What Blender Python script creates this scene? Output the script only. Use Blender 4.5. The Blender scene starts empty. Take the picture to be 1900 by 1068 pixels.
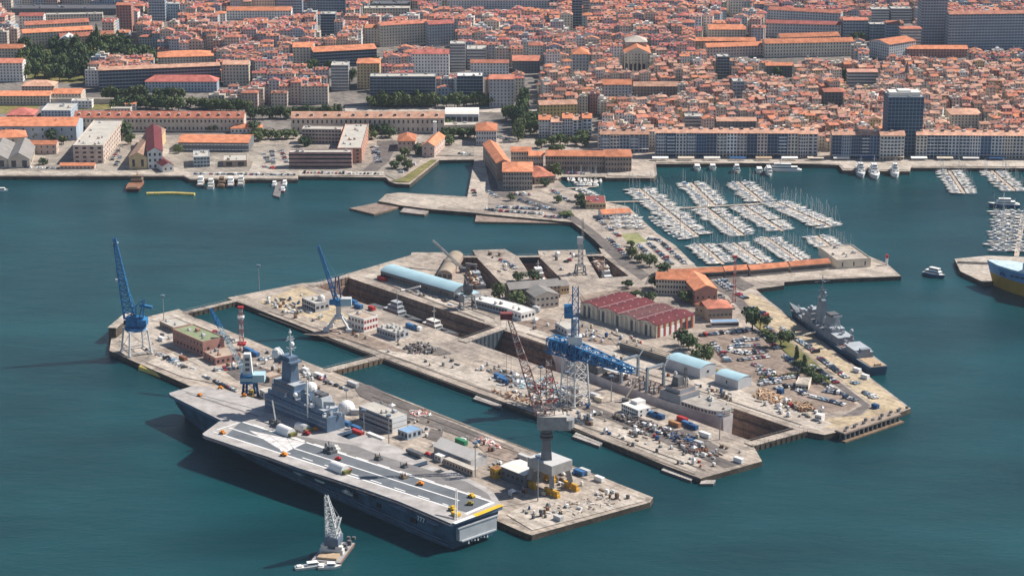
import bpy, bmesh, math, random
from mathutils import Vector, Matrix, noise
from mathutils.geometry import tessellate_polygon
random.seed(7)
R=math.radians; S=bpy.context.scene; COL=S.collection
# ---------------- camera ----------------
HC=447.0; TH=R(16.373); FP=4200.0
cam=bpy.data.cameras.new('camera'); cam.sensor_width=36; cam.lens=FP/1900*36
cam.clip_start=1; cam.clip_end=60000
co=bpy.data.objects.new('camera',cam); COL.objects.link(co)
co.location=(0,0,HC); co.rotation_euler=(math.pi/2-TH,0,0); S.camera=co
# ---------------- sky and sun ----------------
EL,AZ=R(46),R(21)      # sun elevation; direction measured from +x towards +y
SD=Vector((math.cos(EL)*math.cos(AZ),math.cos(EL)*math.sin(AZ),math.sin(EL)))
w=bpy.data.worlds.new('World'); S.world=w; w.use_nodes=True
nt=w.node_tree; sk=nt.nodes.new('ShaderNodeTexSky'); sk.sky_type='NISHITA'; sk.sun_disc=False
sk.sun_elevation=EL; sk.sun_rotation=math.pi/2-AZ; sk.altitude=200; sk.dust_density=.6
nt.links.new(sk.outputs[0],nt.nodes['Background'].inputs[0]); nt.nodes['Background'].inputs[1].default_value=0.072
sl=bpy.data.lights.new('sun','SUN'); sl.energy=5.0; sl.angle=R(.5); sl.color=(1,.93,.83)
so=bpy.data.objects.new('sun',sl); COL.objects.link(so); so.rotation_euler=SD.to_track_quat('Z','Y').to_euler()
S.view_settings.view_transform='Standard'; S.view_settings.look='None'; S.view_settings.exposure=0.45; S.view_settings.gamma=1
S.cycles.use_denoising=True; S.cycles.max_bounces=6; S.cycles.diffuse_bounces=3; S.cycles.glossy_bounces=3
S.cycles.volume_bounces=0; S.cycles.use_adaptive_sampling=True; S.cycles.adaptive_threshold=.015
# ---------------- photo rays to world points ----------------
ST,CT=math.sin(TH),math.cos(TH)
Q=3.0; YS=2000.0
def zg(Y): return Q+max(0,min(Y,3600)-YS)*.02
def ray(px,py):
    X=px-950;V=534-py
    return X,FP*CT+V*ST,-FP*ST+V*CT
def G(px,py,z=Q):
    d=ray(px,py);t=(z-HC)/d[2];return Vector((d[0]*t,d[1]*t,z))
def AT(px,py,Y):
    d=ray(px,py);t=Y/d[1];return Vector((d[0]*t,Y,HC+d[2]*t))
def GC(px,py,h=0):                      # on the gently rising town ground, h above it
    p=G(px,py,Q+h)
    for _ in range(6): p=G(px,py,zg(p.y)+h)
    return p
def P(x,y,z):
    z-=HC; c=y*CT-z*ST; v=y*ST+z*CT
    return 950+FP*x/c,534-FP*v/c
def ZT(x,y,py):                          # height above (x,y) that shows at row py
    k=(534-py)/FP
    return HC+y*(k*CT-ST)/(CT+k*ST)
# ---------------- materials ----------------
MC={}
def nn(m,t,**k):
    n=m.node_tree.nodes.new('ShaderNode'+t)
    for a,b in k.items(): setattr(n,a,b)
    return n
def lin(c): return tuple((x/12.92 if x<=.04045 else ((x+.055)/1.055)**2.4) for x in c)
def M(name,c,rough=.8,var=.18,sc=.25,metal=0,spec=.3,obvar=0,c2=None,detail=4):
    if name in MC: return MC[name]
    m=bpy.data.materials.new(name); m.use_nodes=True; MC[name]=m
    b=m.node_tree.nodes['Principled BSDF']; L=m.node_tree.links.new
    b.inputs['Roughness'].default_value=rough; b.inputs['Metallic'].default_value=metal; b.inputs['Specular IOR Level'].default_value=spec
    g=nn(m,'NewGeometry'); n=nn(m,'TexNoise'); n.inputs['Scale'].default_value=sc; n.inputs['Detail'].default_value=detail; n.inputs['Roughness'].default_value=.65
    L(g.outputs['Position'],n.inputs['Vector'])
    r=nn(m,'ValToRGB'); L(n.outputs['Fac'],r.inputs['Fac'])
    lo=c2 if c2 else tuple(x*(1-var*1.6) for x in c); hi=tuple(min(1,x*(1+var)) for x in c)
    r.color_ramp.elements[0].position=.3; r.color_ramp.elements[1].position=.7
    r.color_ramp.elements[0].color=(*lo,1); r.color_ramp.elements[1].color=(*hi,1)
    out=r.outputs['Color']
    if obvar:
        oi=nn(m,'ObjectInfo'); mr=nn(m,'MapRange'); mr.inputs['To Min'].default_value=1-obvar; mr.inputs['To Max'].default_value=1+obvar
        L(oi.outputs['Random'],mr.inputs['Value']); hs=nn(m,'HueSaturation'); L(mr.outputs[0],hs.inputs['Value']); L(out,hs.inputs['Color']); out=hs.outputs[0]
    L(out,b.inputs['Base Color']); return m
def WALL(name,c,win=(.045,.055,.07),u0=.3,u1=.7,v0=.28,v1=.78,obvar=.12):
    """plaster wall with its window openings laid out by the wall's own bay / storey coordinates"""
    if name in MC: return MC[name]
    m=M(name,c,.85,.1,.12,obvar=obvar); b=m.node_tree.nodes['Principled BSDF']; L=m.node_tree.links.new
    base=b.inputs['Base Color'].links[0].from_socket
    uv=nn(m,'UVMap'); sp=nn(m,'SeparateXYZ'); L(uv.outputs[0],sp.inputs[0])
    def inside(o,a,z):
        f=nn(m,'Math',operation='FRACT'); L(o,f.inputs[0])
        g1=nn(m,'Math',operation='GREATER_THAN'); L(f.outputs[0],g1.inputs[0]); g1.inputs[1].default_value=a
        g2=nn(m,'Math',operation='LESS_THAN'); L(f.outputs[0],g2.inputs[0]); g2.inputs[1].default_value=z
        mu=nn(m,'Math',operation='MULTIPLY'); L(g1.outputs[0],mu.inputs[0]); L(g2.outputs[0],mu.inputs[1]); return mu
    a=inside(sp.outputs[0],u0,u1); d=inside(sp.outputs[1],v0,v1)
    mu=nn(m,'Math',operation='MULTIPLY'); L(a.outputs[0],mu.inputs[0]); L(d.outputs[0],mu.inputs[1])
    mx=nn(m,'MixRGB'); L(mu.outputs[0],mx.inputs[0]); L(base,mx.inputs[1]); mx.inputs[2].default_value=(*win,1)
    L(mx.outputs[0],b.inputs['Base Color']); return m
# ---------------- mesh builder ----------------
class MB:
    def __init__(s): s.v=[];s.f=[];s.m=[];s.u=[];s.sm=[]
    def poly(s,pts,m=0,uv=None,sm=False):
        i=len(s.v); s.v+=[tuple(p) for p in pts]; s.f.append(tuple(range(i,i+len(pts)))); s.m.append(m); s.u.append(uv); s.sm.append(sm)
    def box(s,x0,y0,z0,x1,y1,z1,m=0,mt=None):
        mt=m if mt is None else mt
        a=[(x0,y0),(x1,y0),(x1,y1),(x0,y1)]; s.prism(a,z0,z1,m,mt)
    def prism(s,a,z0,z1,m=0,mt=None,bot=True,top=True):
        mt=m if mt is None else mt
        n=len(a)
        if sum(a[i][0]*a[(i+1)%n][1]-a[(i+1)%n][0]*a[i][1] for i in range(n))<0: a=a[::-1]
        for i in range(n):
            p,q=a[i],a[(i+1)%n]
            s.poly([(p[0],p[1],z0),(q[0],q[1],z0),(q[0],q[1],z1),(p[0],p[1],z1)],m)
        if top:
            tri=tessellate_polygon([[Vector((p[0],p[1],0)) for p in a]]) if n>4 else None
            if tri:
                for t in tri: s.poly([(a[i][0],a[i][1],z1) for i in up(t,a)],mt)
            else: s.poly([(p[0],p[1],z1) for p in a],mt)
        if bot and n<=4: s.poly([(p[0],p[1],z0) for p in a[::-1]],m)
        elif bot:
            for t in tessellate_polygon([[Vector((p[0],p[1],0)) for p in a]]): s.poly([(a[i][0],a[i][1],z0) for i in up(t,a)[::-1]],m)
    def tube(s,a,b,r,n=5,m=0,r2=None,cap=True):
        a=Vector(a);b=Vector(b);d=(b-a)
        if d.length<1e-6: return
        d.normalize(); e=d.orthogonal().normalized(); g=d.cross(e); r2=r if r2 is None else r2
        A=[a+(e*math.cos(k*2*math.pi/n)+g*math.sin(k*2*math.pi/n))*r for k in range(n)]
        B=[b+(e*math.cos(k*2*math.pi/n)+g*math.sin(k*2*math.pi/n))*r2 for k in range(n)]
        for k in range(n): s.poly([A[k],A[(k+1)%n],B[(k+1)%n],B[k]],m,sm=n>6)
        if cap: s.poly(B,m); s.poly(A[::-1],m)
    def cyl(s,x,y,z0,z1,r,n=12,m=0,r2=None): s.tube((x,y,z0),(x,y,z1),r,n,m,r2)
    def beam(s,a,b,wd,ht,m=0):
        a=Vector(a);b=Vector(b);d=(b-a).normalized(); up_=Vector((0,0,1)) if abs(d.z)<.95 else Vector((0,1,0))
        e=d.cross(up_).normalized()*wd/2; g=e.cross(d).normalized()*ht/2
        A=[a-e-g,a+e-g,a+e+g,a-e+g];B=[b-e-g,b+e-g,b+e+g,b-e+g]
        for k in range(4): s.poly([A[k],A[(k+1)%4],B[(k+1)%4],B[k]],m)
        s.poly(B,m); s.poly(A[::-1],m)
    def lattice(s,a,b,w0,w1,n,r=.25,m=0,h0=None,h1=None,alt=None):
        """four chords with zig-zag bracing; alt = second material for every other bay"""
        a=Vector(a);b=Vector(b);d=(b-a).normalized(); up_=Vector((0,0,1)) if abs(d.z)<.9 else Vector((0,1,0))
        e=d.cross(up_).normalized(); g=e.cross(d).normalized(); h0=h0 or w0; h1=h1 or w1
        def ring(t):
            c=a.lerp(b,t); x=e*(w0+(w1-w0)*t)/2; y=g*(h0+(h1-h0)*t)/2
            return [c-x-y,c+x-y,c+x+y,c-x+y]
        for i in range(n):
            A=ring(i/n);B=ring((i+1)/n); mm=alt if (alt is not None and i%2) else m
            for k in range(4):
                s.tube(A[k],B[k],r,4,mm,cap=False)
                k2=(k+1)%4
                s.tube(A[k],A[k2],r*.6,3,mm,cap=False)
                s.tube(A[k] if i%2 else A[k2],B[k2] if i%2 else B[k],r*.6,3,mm,cap=False)
    def sph(s,x,y,z,r,m=0,nu=12,nv=8,sz=1,v0=0):
        for j in range(nv):
            t0=math.pi*(v0+(1-v0)*j/nv)-math.pi/2;t1=math.pi*(v0+(1-v0)*(j+1)/nv)-math.pi/2
            for i in range(nu):
                p0=2*math.pi*i/nu;p1=2*math.pi*(i+1)/nu
                f=lambda t,p:(x+r*math.cos(t)*math.cos(p),y+r*math.cos(t)*math.sin(p),z+r*sz*math.sin(t))
                q=[f(t0,p0),f(t0,p1),f(t1,p1),f(t1,p0)]
                if j==0 and v0==0: q=q[1:] if False else [q[0],q[2],q[3]]
                elif j==nv-1: q=q[:3]
                s.poly(q,m,sm=True)
    def loft(s,secs,m=0,cap=True,sm=False,close=True):
        n=len(secs[0])
        for A,B in zip(secs,secs[1:]):
            for k in range(n if close else n-1): s.poly([A[k],A[(k+1)%n],B[(k+1)%n],B[k]],m,sm=sm)
        if cap: s.poly(secs[0][::-1],m); s.poly(secs[-1],m)
    def wall(s,p,q,z0,z1,bay=3.2,flo=3.1,m=0):
        d=math.hypot(q[0]-p[0],q[1]-p[1]); nb=max(1,round(d/bay)); nf=max(1,round((z1-z0)/flo))
        s.poly([(p[0],p[1],z0),(q[0],q[1],z0),(q[0],q[1],z1),(p[0],p[1],z1)],m,[(0,0),(nb,0),(nb,nf),(0,nf)])
    def walls(s,x0,y0,x1,y1,z0,z1,m=0,bay=3.2,flo=3.1):
        c=[(x0,y0),(x1,y0),(x1,y1),(x0,y1)]
        for i in range(4): s.wall(c[i],c[(i+1)%4],z0,z1,bay,flo,m)
    def gable(s,x0,y0,x1,y1,z,h,ax='x',ov=.5,m=0,mg=None,th=.25):
        """pitched roof; ridge along ax; gable triangles get material mg; eaves have a small thickness"""
        mg=m if mg is None else mg
        if ax=='y':
            t=MB(); t.gable(y0,-x1,y1,-x0,z,h,'x',ov,m,mg,th)
            for f,mm in zip(t.f,t.m): s.poly([(-t.v[i][1],t.v[i][0],t.v[i][2]) for i in f],mm)
            return
        ym=(y0+y1)/2; k=h/((y1-y0)/2); ze=z-ov*k
        X0,X1,Y0,Y1=x0-ov*.6,x1+ov*.6,y0-ov,y1+ov
        s.poly([(X0,Y0,ze+th),(X1,Y0,ze+th),(X1,ym,z+h+th),(X0,ym,z+h+th)],m)
        s.poly([(X1,Y1,ze+th),(X0,Y1,ze+th),(X0,ym,z+h+th),(X1,ym,z+h+th)],m)
        s.poly([(X0,Y0,ze),(X1,Y0,ze),(X1,Y0,ze+th),(X0,Y0,ze+th)],m)
        s.poly([(X1,Y1,ze),(X0,Y1,ze),(X0,Y1,ze+th),(X1,Y1,ze+th)],m)
        for X,sg in ((X0,-1),(X1,1)):
            q=[(X,Y0,ze),(X,Y0,ze+th),(X,ym,z+h+th),(X,Y1,ze+th),(X,Y1,ze),(X,ym,z+h)]
            s.poly(q if sg<0 else q[::-1],m)
        s.poly([(X1,Y0,ze),(X0,Y0,ze),(X0,ym,z+h),(X1,ym,z+h)],m); s.poly([(X0,Y1,ze),(X1,Y1,ze),(X1,ym,z+h),(X0,ym,z+h)],m)
        s.poly([(x0,y1,z),(x0,y0,z),(x0,ym,z+h)],mg); s.poly([(x1,y0,z),(x1,y1,z),(x1,ym,z+h)],mg)
    def hip(s,x0,y0,x1,y1,z,h,ov=.5,m=0,th=.25):
        x0-=ov;x1+=ov;y0-=ov;y1+=ov
        for i,(p,q) in enumerate((((x0,y0),(x1,y0)),((x1,y0),(x1,y1)),((x1,y1),(x0,y1)),((x0,y1),(x0,y0)))):
            s.poly([(*p,z-.1),(*q,z-.1),(*q,z+th),(*p,z+th)],m)
        s.poly([(x0,y1,z-.1),(x1,y1,z-.1),(x1,y0,z-.1),(x0,y0,z-.1)],m)
        z+=th; dx,dy=x1-x0,y1-y0
        if dx>=dy:
            r=min(dy/2,dx/2-.01); a=(x0+r,(y0+y1)/2,z+h);b=(x1-r,(y0+y1)/2,z+h)
            s.poly([(x0,y0,z),(x1,y0,z),b,a],m); s.poly([(x1,y1,z),(x0,y1,z),a,b],m)
            s.poly([(x1,y0,z),(x1,y1,z),b],m); s.poly([(x0,y1,z),(x0,y0,z),a],m)
        else:
            r=min(dx/2,dy/2-.01); a=((x0+x1)/2,y0+r,z+h);b=((x0+x1)/2,y1-r,z+h)
            s.poly([(x1,y0,z),(x1,y1,z),b,a],m); s.poly([(x0,y1,z),(x0,y0,z),a,b],m)
            s.poly([(x0,y0,z),(x1,y0,z),a],m); s.poly([(x1,y1,z),(x0,y1,z),b],m)
    def arch(s,x0,y0,x1,y1,z,h,ax='x',m=0,mg=0,n=8,ov=.3):
        """curved sheet roof"""
        if ax=='y':
            t=MB(); t.arch(y0,-x1,y1,-x0,z,h,'x',m,mg,n,ov)
            for f,mm in zip(t.f,t.m): s.poly([(-t.v[i][1],t.v[i][0],t.v[i][2]) for i in f],mm)
            return
        c=(y1-y0)/2; rr=(c*c+h*h)/(2*h); a0=math.asin(min(1,c/rr)); ym=(y0+y1)/2
        pr=[(ym+rr*math.sin(-a0+2*a0*k/n),z+rr*math.cos(-a0+2*a0*k/n)-(rr-h)) for k in range(n+1)]
        for k in range(n): s.poly([(x0-ov,*pr[k]),(x1+ov,*pr[k]),(x1+ov,*pr[k+1]),(x0-ov,*pr[k+1])],m,sm=False)
        s.poly([(x1,*p) for p in pr],mg); s.poly([(x0,*p) for p in pr[::-1]],mg)
    def xf(s,mat):
        s.v=[tuple(mat@Vector(p)) for p in s.v]; return s
    def add(s,o,dm=0):
        i=len(s.v); s.v+=o.v; s.f+=[tuple(k+i for k in f) for f in o.f]; s.m+=[k+dm for k in o.m]; s.u+=o.u; s.sm+=o.sm; return s
    def mesh(s,name,mats):
        me=bpy.data.meshes.new(name); me.from_pydata(s.v,[],s.f)
        for m in (mats if isinstance(mats,(list,tuple)) else [mats]): me.materials.append(m)
        me.polygons.foreach_set('material_index',s.m); me.polygons.foreach_set('use_smooth',s.sm)
        if any(s.u):
            uvl=me.uv_layers.new(name='UVMap'); flat=[]
            for f,u in zip(s.f,s.u):
                for k in range(len(f)): flat+= (u[k] if u else (0,0))
            uvl.data.foreach_set('uv',flat)
        me.update(); return me
    def build(s,name,mats,parent=None,loc=None,rz=0):
        return ob(name,s.mesh(name,mats),parent,loc,rz)
def up(t,a):
    x=[a[i] for i in t]
    return list(t) if (x[1][0]-x[0][0])*(x[2][1]-x[0][1])-(x[2][0]-x[0][0])*(x[1][1]-x[0][1])>0 else list(t)[::-1]
def ob(name,me,parent=None,loc=None,rz=0):
    o=bpy.data.objects.new(name,me); COL.objects.link(o)
    if parent: o.parent=parent
    if loc is not None: o.location=loc
    if rz: o.rotation_euler=(0,0,rz)
    return o
def tag(o,label=None,cat=None,group=None,kind=None):
    for k,v in (('label',label),('category',cat),('group',group),('kind',kind)):
        if v: o[k]=v
    return o
def thing(name,label,cat,loc,rz=0,group=None):
    o=bpy.data.objects.new(name,None); COL.objects.link(o); o.empty_display_size=1
    o.location=loc; o.rotation_euler=(0,0,rz); return tag(o,label,cat,group)
def kids(o): return [c for c in o.children]
def dup(r,loc,rz,label,group=None,kd=None):
    c=r.copy(); COL.objects.link(c); c.location=loc; c.rotation_euler=(0,0,rz); c['label']=label
    if group: c['group']=group
    for ch in (kd if kd is not None else list(r.children)):
        d=ch.copy(); COL.objects.link(d); d.parent=c
    return c
ORD=['first','second','third','fourth','fifth','sixth','seventh','eighth','ninth','tenth','eleventh','twelfth']
def nth(i):
    if i<12: return ORD[i]
    n=i+1; return str(n)+('th' if 10<=n%100<=20 else {1:'st',2:'nd',3:'rd'}.get(n%10,'th'))
# ---------------- setting: water, ground, docks, roads ----------------
def ground_mat(name,c1,c2,c3,s1=.018,s2=.09,thr=(.48,.60),slab=0):
    m=bpy.data.materials.new(name); m.use_nodes=True; L=m.node_tree.links.new; b=m.node_tree.nodes['Principled BSDF']
    b.inputs['Roughness'].default_value=.9; b.inputs['Specular IOR Level'].default_value=.2
    g=nn(m,'NewGeometry')
    def nz(sc,d=5,ro=.65):
        n=nn(m,'TexNoise'); n.inputs['Scale'].default_value=sc; n.inputs['Detail'].default_value=d; n.inputs['Roughness'].default_value=ro
        L(g.outputs['Position'],n.inputs['Vector']); return n.outputs['Fac']
    def ramp(f,a,z):
        r=nn(m,'ValToRGB'); r.color_ramp.elements[0].position=a; r.color_ramp.elements[1].position=z; L(f,r.inputs['Fac']); return r.outputs['Color']
    def mix(f,a,c,ty='MIX',fac=None):
        x=nn(m,'MixRGB',blend_type=ty)
        if fac is not None: x.inputs[0].default_value=fac
        else: L(f,x.inputs[0])
        for i,q in ((1,a),(2,c)):
            if isinstance(q,tuple): x.inputs[i].default_value=(*q,1)
            else: L(q,x.inputs[i])
        return x.outputs[0]
    c=mix(ramp(nz(s1),*thr),c1,c2); c=mix(ramp(nz(s2),.52,.68),c,c3)
    c=mix(None,c,ramp(nz(.5,3),.25,.6),'MULTIPLY',.42); c=mix(None,c,ramp(nz(.16,4),.36,.56),'MULTIPLY',.22)
    mp=nn(m,'Mapping',vector_type='TEXTURE'); mp.inputs['Rotation'].default_value=(0,0,R(-48)); mp.inputs['Scale'].default_value=(40,2.2,1); L(g.outputs['Position'],mp.inputs['Vector'])     # worn lanes along the piers
    st=nn(m,'TexNoise'); st.inputs['Scale'].default_value=1; st.inputs['Detail'].default_value=4; L(mp.outputs[0],st.inputs['Vector']); c=mix(None,c,ramp(st.outputs['Fac'],.38,.56),'MULTIPLY',.26)
    c=mix(None,c,ramp(nz(.035,2),.2,.62),'MULTIPLY',.25)
    if slab:
        v=nn(m,'TexVoronoi',feature='DISTANCE_TO_EDGE'); v.inputs['Scale'].default_value=slab; v.inputs['Randomness'].default_value=.55
        L(g.outputs['Position'],v.inputs['Vector']); c=mix(None,c,ramp(v.outputs['Distance'],.005,.05),'MULTIPLY',.3)
    L(c,b.inputs['Base Color']); return m
m_quay=ground_mat('quay_concrete',(.56,.475,.40),(.40,.34,.295),(.27,.23,.20))
m_town=ground_mat('town_paving',(.30,.265,.24),(.20,.18,.17),(.13,.13,.13))
m_asph=ground_mat('asphalt',(.20,.175,.165),(.245,.215,.195),(.15,.135,.13))
m_park=ground_mat('car_park_surface',(.36,.275,.225),(.44,.35,.29),(.25,.2,.17))
m_pale=ground_mat('pale_concrete',(.64,.565,.49),(.57,.49,.415),(.43,.37,.31))
m_yard=ground_mat('arsenal_yard_surface',(.40,.35,.30),(.52,.46,.39),(.22,.19,.17))
m_sand=ground_mat('sandy_quay',(.66,.535,.37),(.58,.46,.31),(.45,.36,.26))
m_stone=ground_mat('dock_masonry',(.34,.235,.185),(.26,.18,.145),(.16,.115,.095),s1=.03,s2=.2)
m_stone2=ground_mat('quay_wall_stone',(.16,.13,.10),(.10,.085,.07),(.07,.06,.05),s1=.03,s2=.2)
m_grass=ground_mat('dry_grass',(.26,.235,.085),(.16,.17,.055),(.36,.28,.13))
m_green=ground_mat('pitch_turf',(.36,.36,.17),(.31,.32,.15),(.40,.39,.20))
m_mud=ground_mat('dock_floor',(.22,.16,.13),(.15,.115,.095),(.30,.22,.17),s1=.03)
def water_mat():
    m=bpy.data.materials.new('harbour_water'); m.use_nodes=True; L=m.node_tree.links.new; b=m.node_tree.nodes['Principled BSDF']
    g=nn(m,'NewGeometry')
    mp=nn(m,'Mapping'); mp.inputs['Rotation'].default_value=(0,0,R(35)); mp.inputs['Scale'].default_value=(1,2.2,1); L(g.outputs['Position'],mp.inputs['Vector'])
    n1=nn(m,'TexNoise'); n1.inputs['Scale'].default_value=.16; n1.inputs['Detail'].default_value=6; n1.inputs['Roughness'].default_value=.7; L(mp.outputs[0],n1.inputs['Vector'])
    n2=nn(m,'TexNoise'); n2.inputs['Scale'].default_value=.006; n2.inputs['Detail'].default_value=3; L(mp.outputs[0],n2.inputs['Vector'])
    n3=nn(m,'TexNoise'); n3.inputs['Scale'].default_value=.045; n3.inputs['Detail'].default_value=3; L(mp.outputs[0],n3.inputs['Vector']); ad=nn(m,'Math',operation='MULTIPLY_ADD'); L(n3.outputs['Fac'],ad.inputs[0]); ad.inputs[1].default_value=1.1; L(n1.outputs['Fac'],ad.inputs[2])
    bp=nn(m,'Bump'); bp.inputs['Strength'].default_value=.85; bp.inputs['Distance'].default_value=.8; L(ad.outputs[0],bp.inputs['Height']); L(bp.outputs[0],b.inputs['Normal'])
    r=nn(m,'ValToRGB'); r.color_ramp.elements[0].position=.35;r.color_ramp.elements[1].position=.68
    r.color_ramp.elements[0].color=(.001,.032,.039,1); r.color_ramp.elements[1].color=(.006,.061,.072,1)
    L(n2.outputs['Fac'],r.inputs['Fac']); L(r.outputs[0],b.inputs['Base Color'])
    b.inputs['Roughness'].default_value=.27; b.inputs['IOR'].default_value=1.33; b.inputs['Specular IOR Level'].default_value=.36
    return m
m_water=water_mat()
SHORE=[(-300,327),(340,327),(352,333),(553,333),(553,327),(716,329),(722,336),(735,341),(760,342),(815,297),(880,296),(867,365),(740,357),(716,360),
 (702,373),(745,381),(800,388),(885,395),(900,397),(1062,412),(1086,430),(1124,463),(1111,460),(1119,473),(1087,473),(1086,463),(1071,463),(998,465),(1001,476),(960,475),
 (937,462),(877,464),(884,477),(834,476),(822,468),(764,468),(762,473),(705,490),(642,508),(640,511),(586,524),(560,525),(422,552),(440,560),(448,562),(658,644),(782,690),(1064,792),(1228,860),
 (1300,887),(1414,855),(1396,823),(1485,798),(1530,806),(1562,799),(1668,766),(1690,757),(1425,556),(1402,536),(1455,529),(1455,523),(1500,519),(1672,512),(1645,488),(1612,475),(1590,469),(1540,479),(1388,492),(1293,495),
 (1253,455),(1218,432),(1165,383),(1110,372),(1087,362),(1049,347),(1034,333),(1042,328),(1122,328),(1125,330),(1213,330),(1219,324),(1217,304),(1450,303),(1556,306),(1564,316),(1688,318),(1690,311),(1900,312),(2300,313)]
PIER=[(203,650),(210,603),(332,573),(362,590),(372,592),(514,650),(674,711),(823,770),(962,825),(1099,877),(1212,922),(1206,931),(987,992),(972,987)]
PITS={'main':[(645,514),(1478,796),(1398,819),(588,532)],'a':[(837,478),(885,478),(937,533),(878,538)],'b':[(962,477),(1001,477),(1044,520),(990,520)],'c':[(1088,475),(1120,475),(1167,512),(1112,516)]}
def sheet(name,loops,z,mat,kind='structure',slope=False):
    """flat ground sheet with holes from world-space loops"""
    tri=tessellate_polygon([[Vector((p[0],p[1],0)) for p in l] for l in loops]); vs=[p for l in loops for p in l]
    mb=MB()
    for t in tri:
        a=[vs[i] for i in t]
        if (a[1][0]-a[0][0])*(a[2][1]-a[0][1])-(a[2][0]-a[0][0])*(a[1][1]-a[0][1])<0: a=a[::-1]
        mb.poly([(p[0],p[1],z) for p in a])
    o=mb.build(name,mat); return tag(o,kind=kind)
def gp(l,z=Q): return [tuple(G(x,y,z)[:2]) for x,y in l]
shore=gp(SHORE); pits={k:gp(v) for k,v in PITS.items()}
ring=shore+[(3000,YS),(-3000,YS)]
sheet('ground',[ring]+list(pits.values()),Q,m_quay)
sheet('pier_ground',[gp(PIER)],Q,m_quay)
mb=MB()     # rising town ground out to the horizon
mb.poly([(-3000,YS,Q),(3000,YS,Q),(3000,3600,zg(3600)),(-3000,3600,zg(3600))]); mb.poly([(-3000,3600,zg(3600)),(3000,3600,zg(3600)),(9000,9000,zg(3600)),(-9000,9000,zg(3600))])
mb.poly([(-3000,1500,Q),(-3000,YS,Q),(-3000,3600,zg(3600)),(-9000,9000,zg(3600))]);mb.poly([(3000,YS,Q),(3000,1500,Q),(9000,9000,zg(3600)),(3000,3600,zg(3600))])
tag(mb.build('town_ground',m_town),kind='structure')
def quay_wall(name,loop,z0,z1,mat,closed=True,cop=True):
    mb=MB(); n=len(loop); A=sum(loop[i][0]*loop[(i+1)%n][1]-loop[(i+1)%n][0]*loop[i][1] for i in range(n)) if closed else 1
    for i in range(n if closed else n-1):
        p,q=loop[i],loop[(i+1)%n]
        if A<0: p,q=q,p
        mb.poly([(*p,z0),(*q,z0),(*q,z1),(*p,z1)])
    return tag(mb.build(name,mat),kind='structure')
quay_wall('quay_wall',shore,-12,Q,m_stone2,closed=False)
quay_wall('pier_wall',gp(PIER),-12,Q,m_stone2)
for k,l in pits.items():
    zb=-13 if k=='main' else -8
    # stepped masonry: upper face, one ledge, lower face
    cx=sum(p[0] for p in l)/4; cy=sum(p[1] for p in l)/4
    mb=MB(); st=[(0,Q),(0,-2 if k=='main' else -1.5),(2.2,-2 if k=='main' else -1.5),(2.2,-7 if k=='main' else -4),(4.2,-7 if k=='main' else -4),(4.2,zb)]
    if k!='main': st=[(d*.5,z) for d,z in st]
    def inset(d):
        n=len(l); out=[]
        for i in range(n):
            a,b,c=Vector(l[i-1]),Vector(l[i]),Vector(l[(i+1)%n]); e1=(b-a).normalized(); e2=(c-b).normalized()
            n1=Vector((-e1.y,e1.x)); n2=Vector((-e2.y,e2.x))
            if n1.dot(Vector((cx,cy))-b)<0: n1=-n1
            if n2.dot(Vector((cx,cy))-b)<0: n2=-n2
            out.append(b+(n1+n2)*d/(1+n1.dot(n2)))
        return out
    rings=[[(v.x,v.y,z) for v in inset(d)] for d,z in st]
    for A,B in zip(rings,rings[1:]):
        for i in range(4): mb.poly([A[i],A[(i+1)%4],B[(i+1)%4],B[i]])
    tag(mb.build('dry_dock_wall',m_stone),kind='structure')
    mb=MB(); mb.poly(rings[-1]); tag(mb.build('dry_dock_floor',m_mud),kind='structure')
sheet('water',[[(-4000,300),(4000,300),(4000,2300),(-4000,2300)]]+list(pits.values()),0,m_water)
# paved areas, each a thin sheet on the ground
NPV=[0]
def pave(name,pts,mat,k=1,z=Q):
    NPV[0]+=1; return sheet(name,[gp(pts,z)],z+.012*NPV[0],mat)
pave('helipad_apron',[(720,361),(742,359),(866,368),(880,340),(893,341),(905,362),(905,390),(800,384),(748,376)],m_pale)
pave('mole_road',[(884,298),(899,298),(912,352),(906,362),(880,362),(868,362)],m_pale,2)
pave('road',[(899,300),(908,300),(925,350),(960,360),(1030,382),(1060,395),(1100,425),(1205,510),(1190,520),(1150,492),(1078,420),(1040,400),(960,375),(918,362),(910,350)],m_asph,1)
pave('road',[(1205,510),(1225,516),(1290,512),(1330,522),(1372,545),(1400,585),(1480,650),(1560,710),(1615,752),(1590,776),(1560,772),(1600,752),(1560,722),(1470,655),(1384,585),(1350,548),(1310,530),(1240,524),(1195,528)],m_asph,2)
pave('car_park',[(1285,625),(1310,612),(1395,608),(1440,640),(1500,690),(1560,725),(1590,752),(1575,762),(1520,765),(1430,728),(1390,702),(1335,672),(1300,650)],m_park,1)
pave('car_park',[(1172,440),(1210,436),(1290,490),(1240,498),(1180,455)],m_pale,3)
pave('sports_pitch',[(1152,434),(1182,432),(1203,448),(1168,453)],m_green,1)
pave('sandy_quay',[(1395,545),(1418,556),(1684,757),(1650,768),(1570,792),(1500,795),(1540,775),(1600,770),(1622,752),(1490,650),(1410,590),(1374,548)],m_sand,1)
pave('mole_apron',[(1350,498),(1540,487),(1600,480),(1645,493),(1664,511),(1500,516),(1450,521),(1380,522)],m_pale,1)
pave('dock_edge_paving',[(930,606),(1010,628),(1480,792),(1520,798),(1545,785),(1120,632),(990,585),(930,590)],m_pale,1)
pave('dock_edge_paving',[(662,512),(700,520),(860,580),(905,600),(925,605),(905,585),(850,560),(735,522),(700,506)],m_pale,2)
pave('pier_paving',[(480,560),(560,530),(600,552),(650,590),(615,600),(520,575)],m_sand,1)
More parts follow.
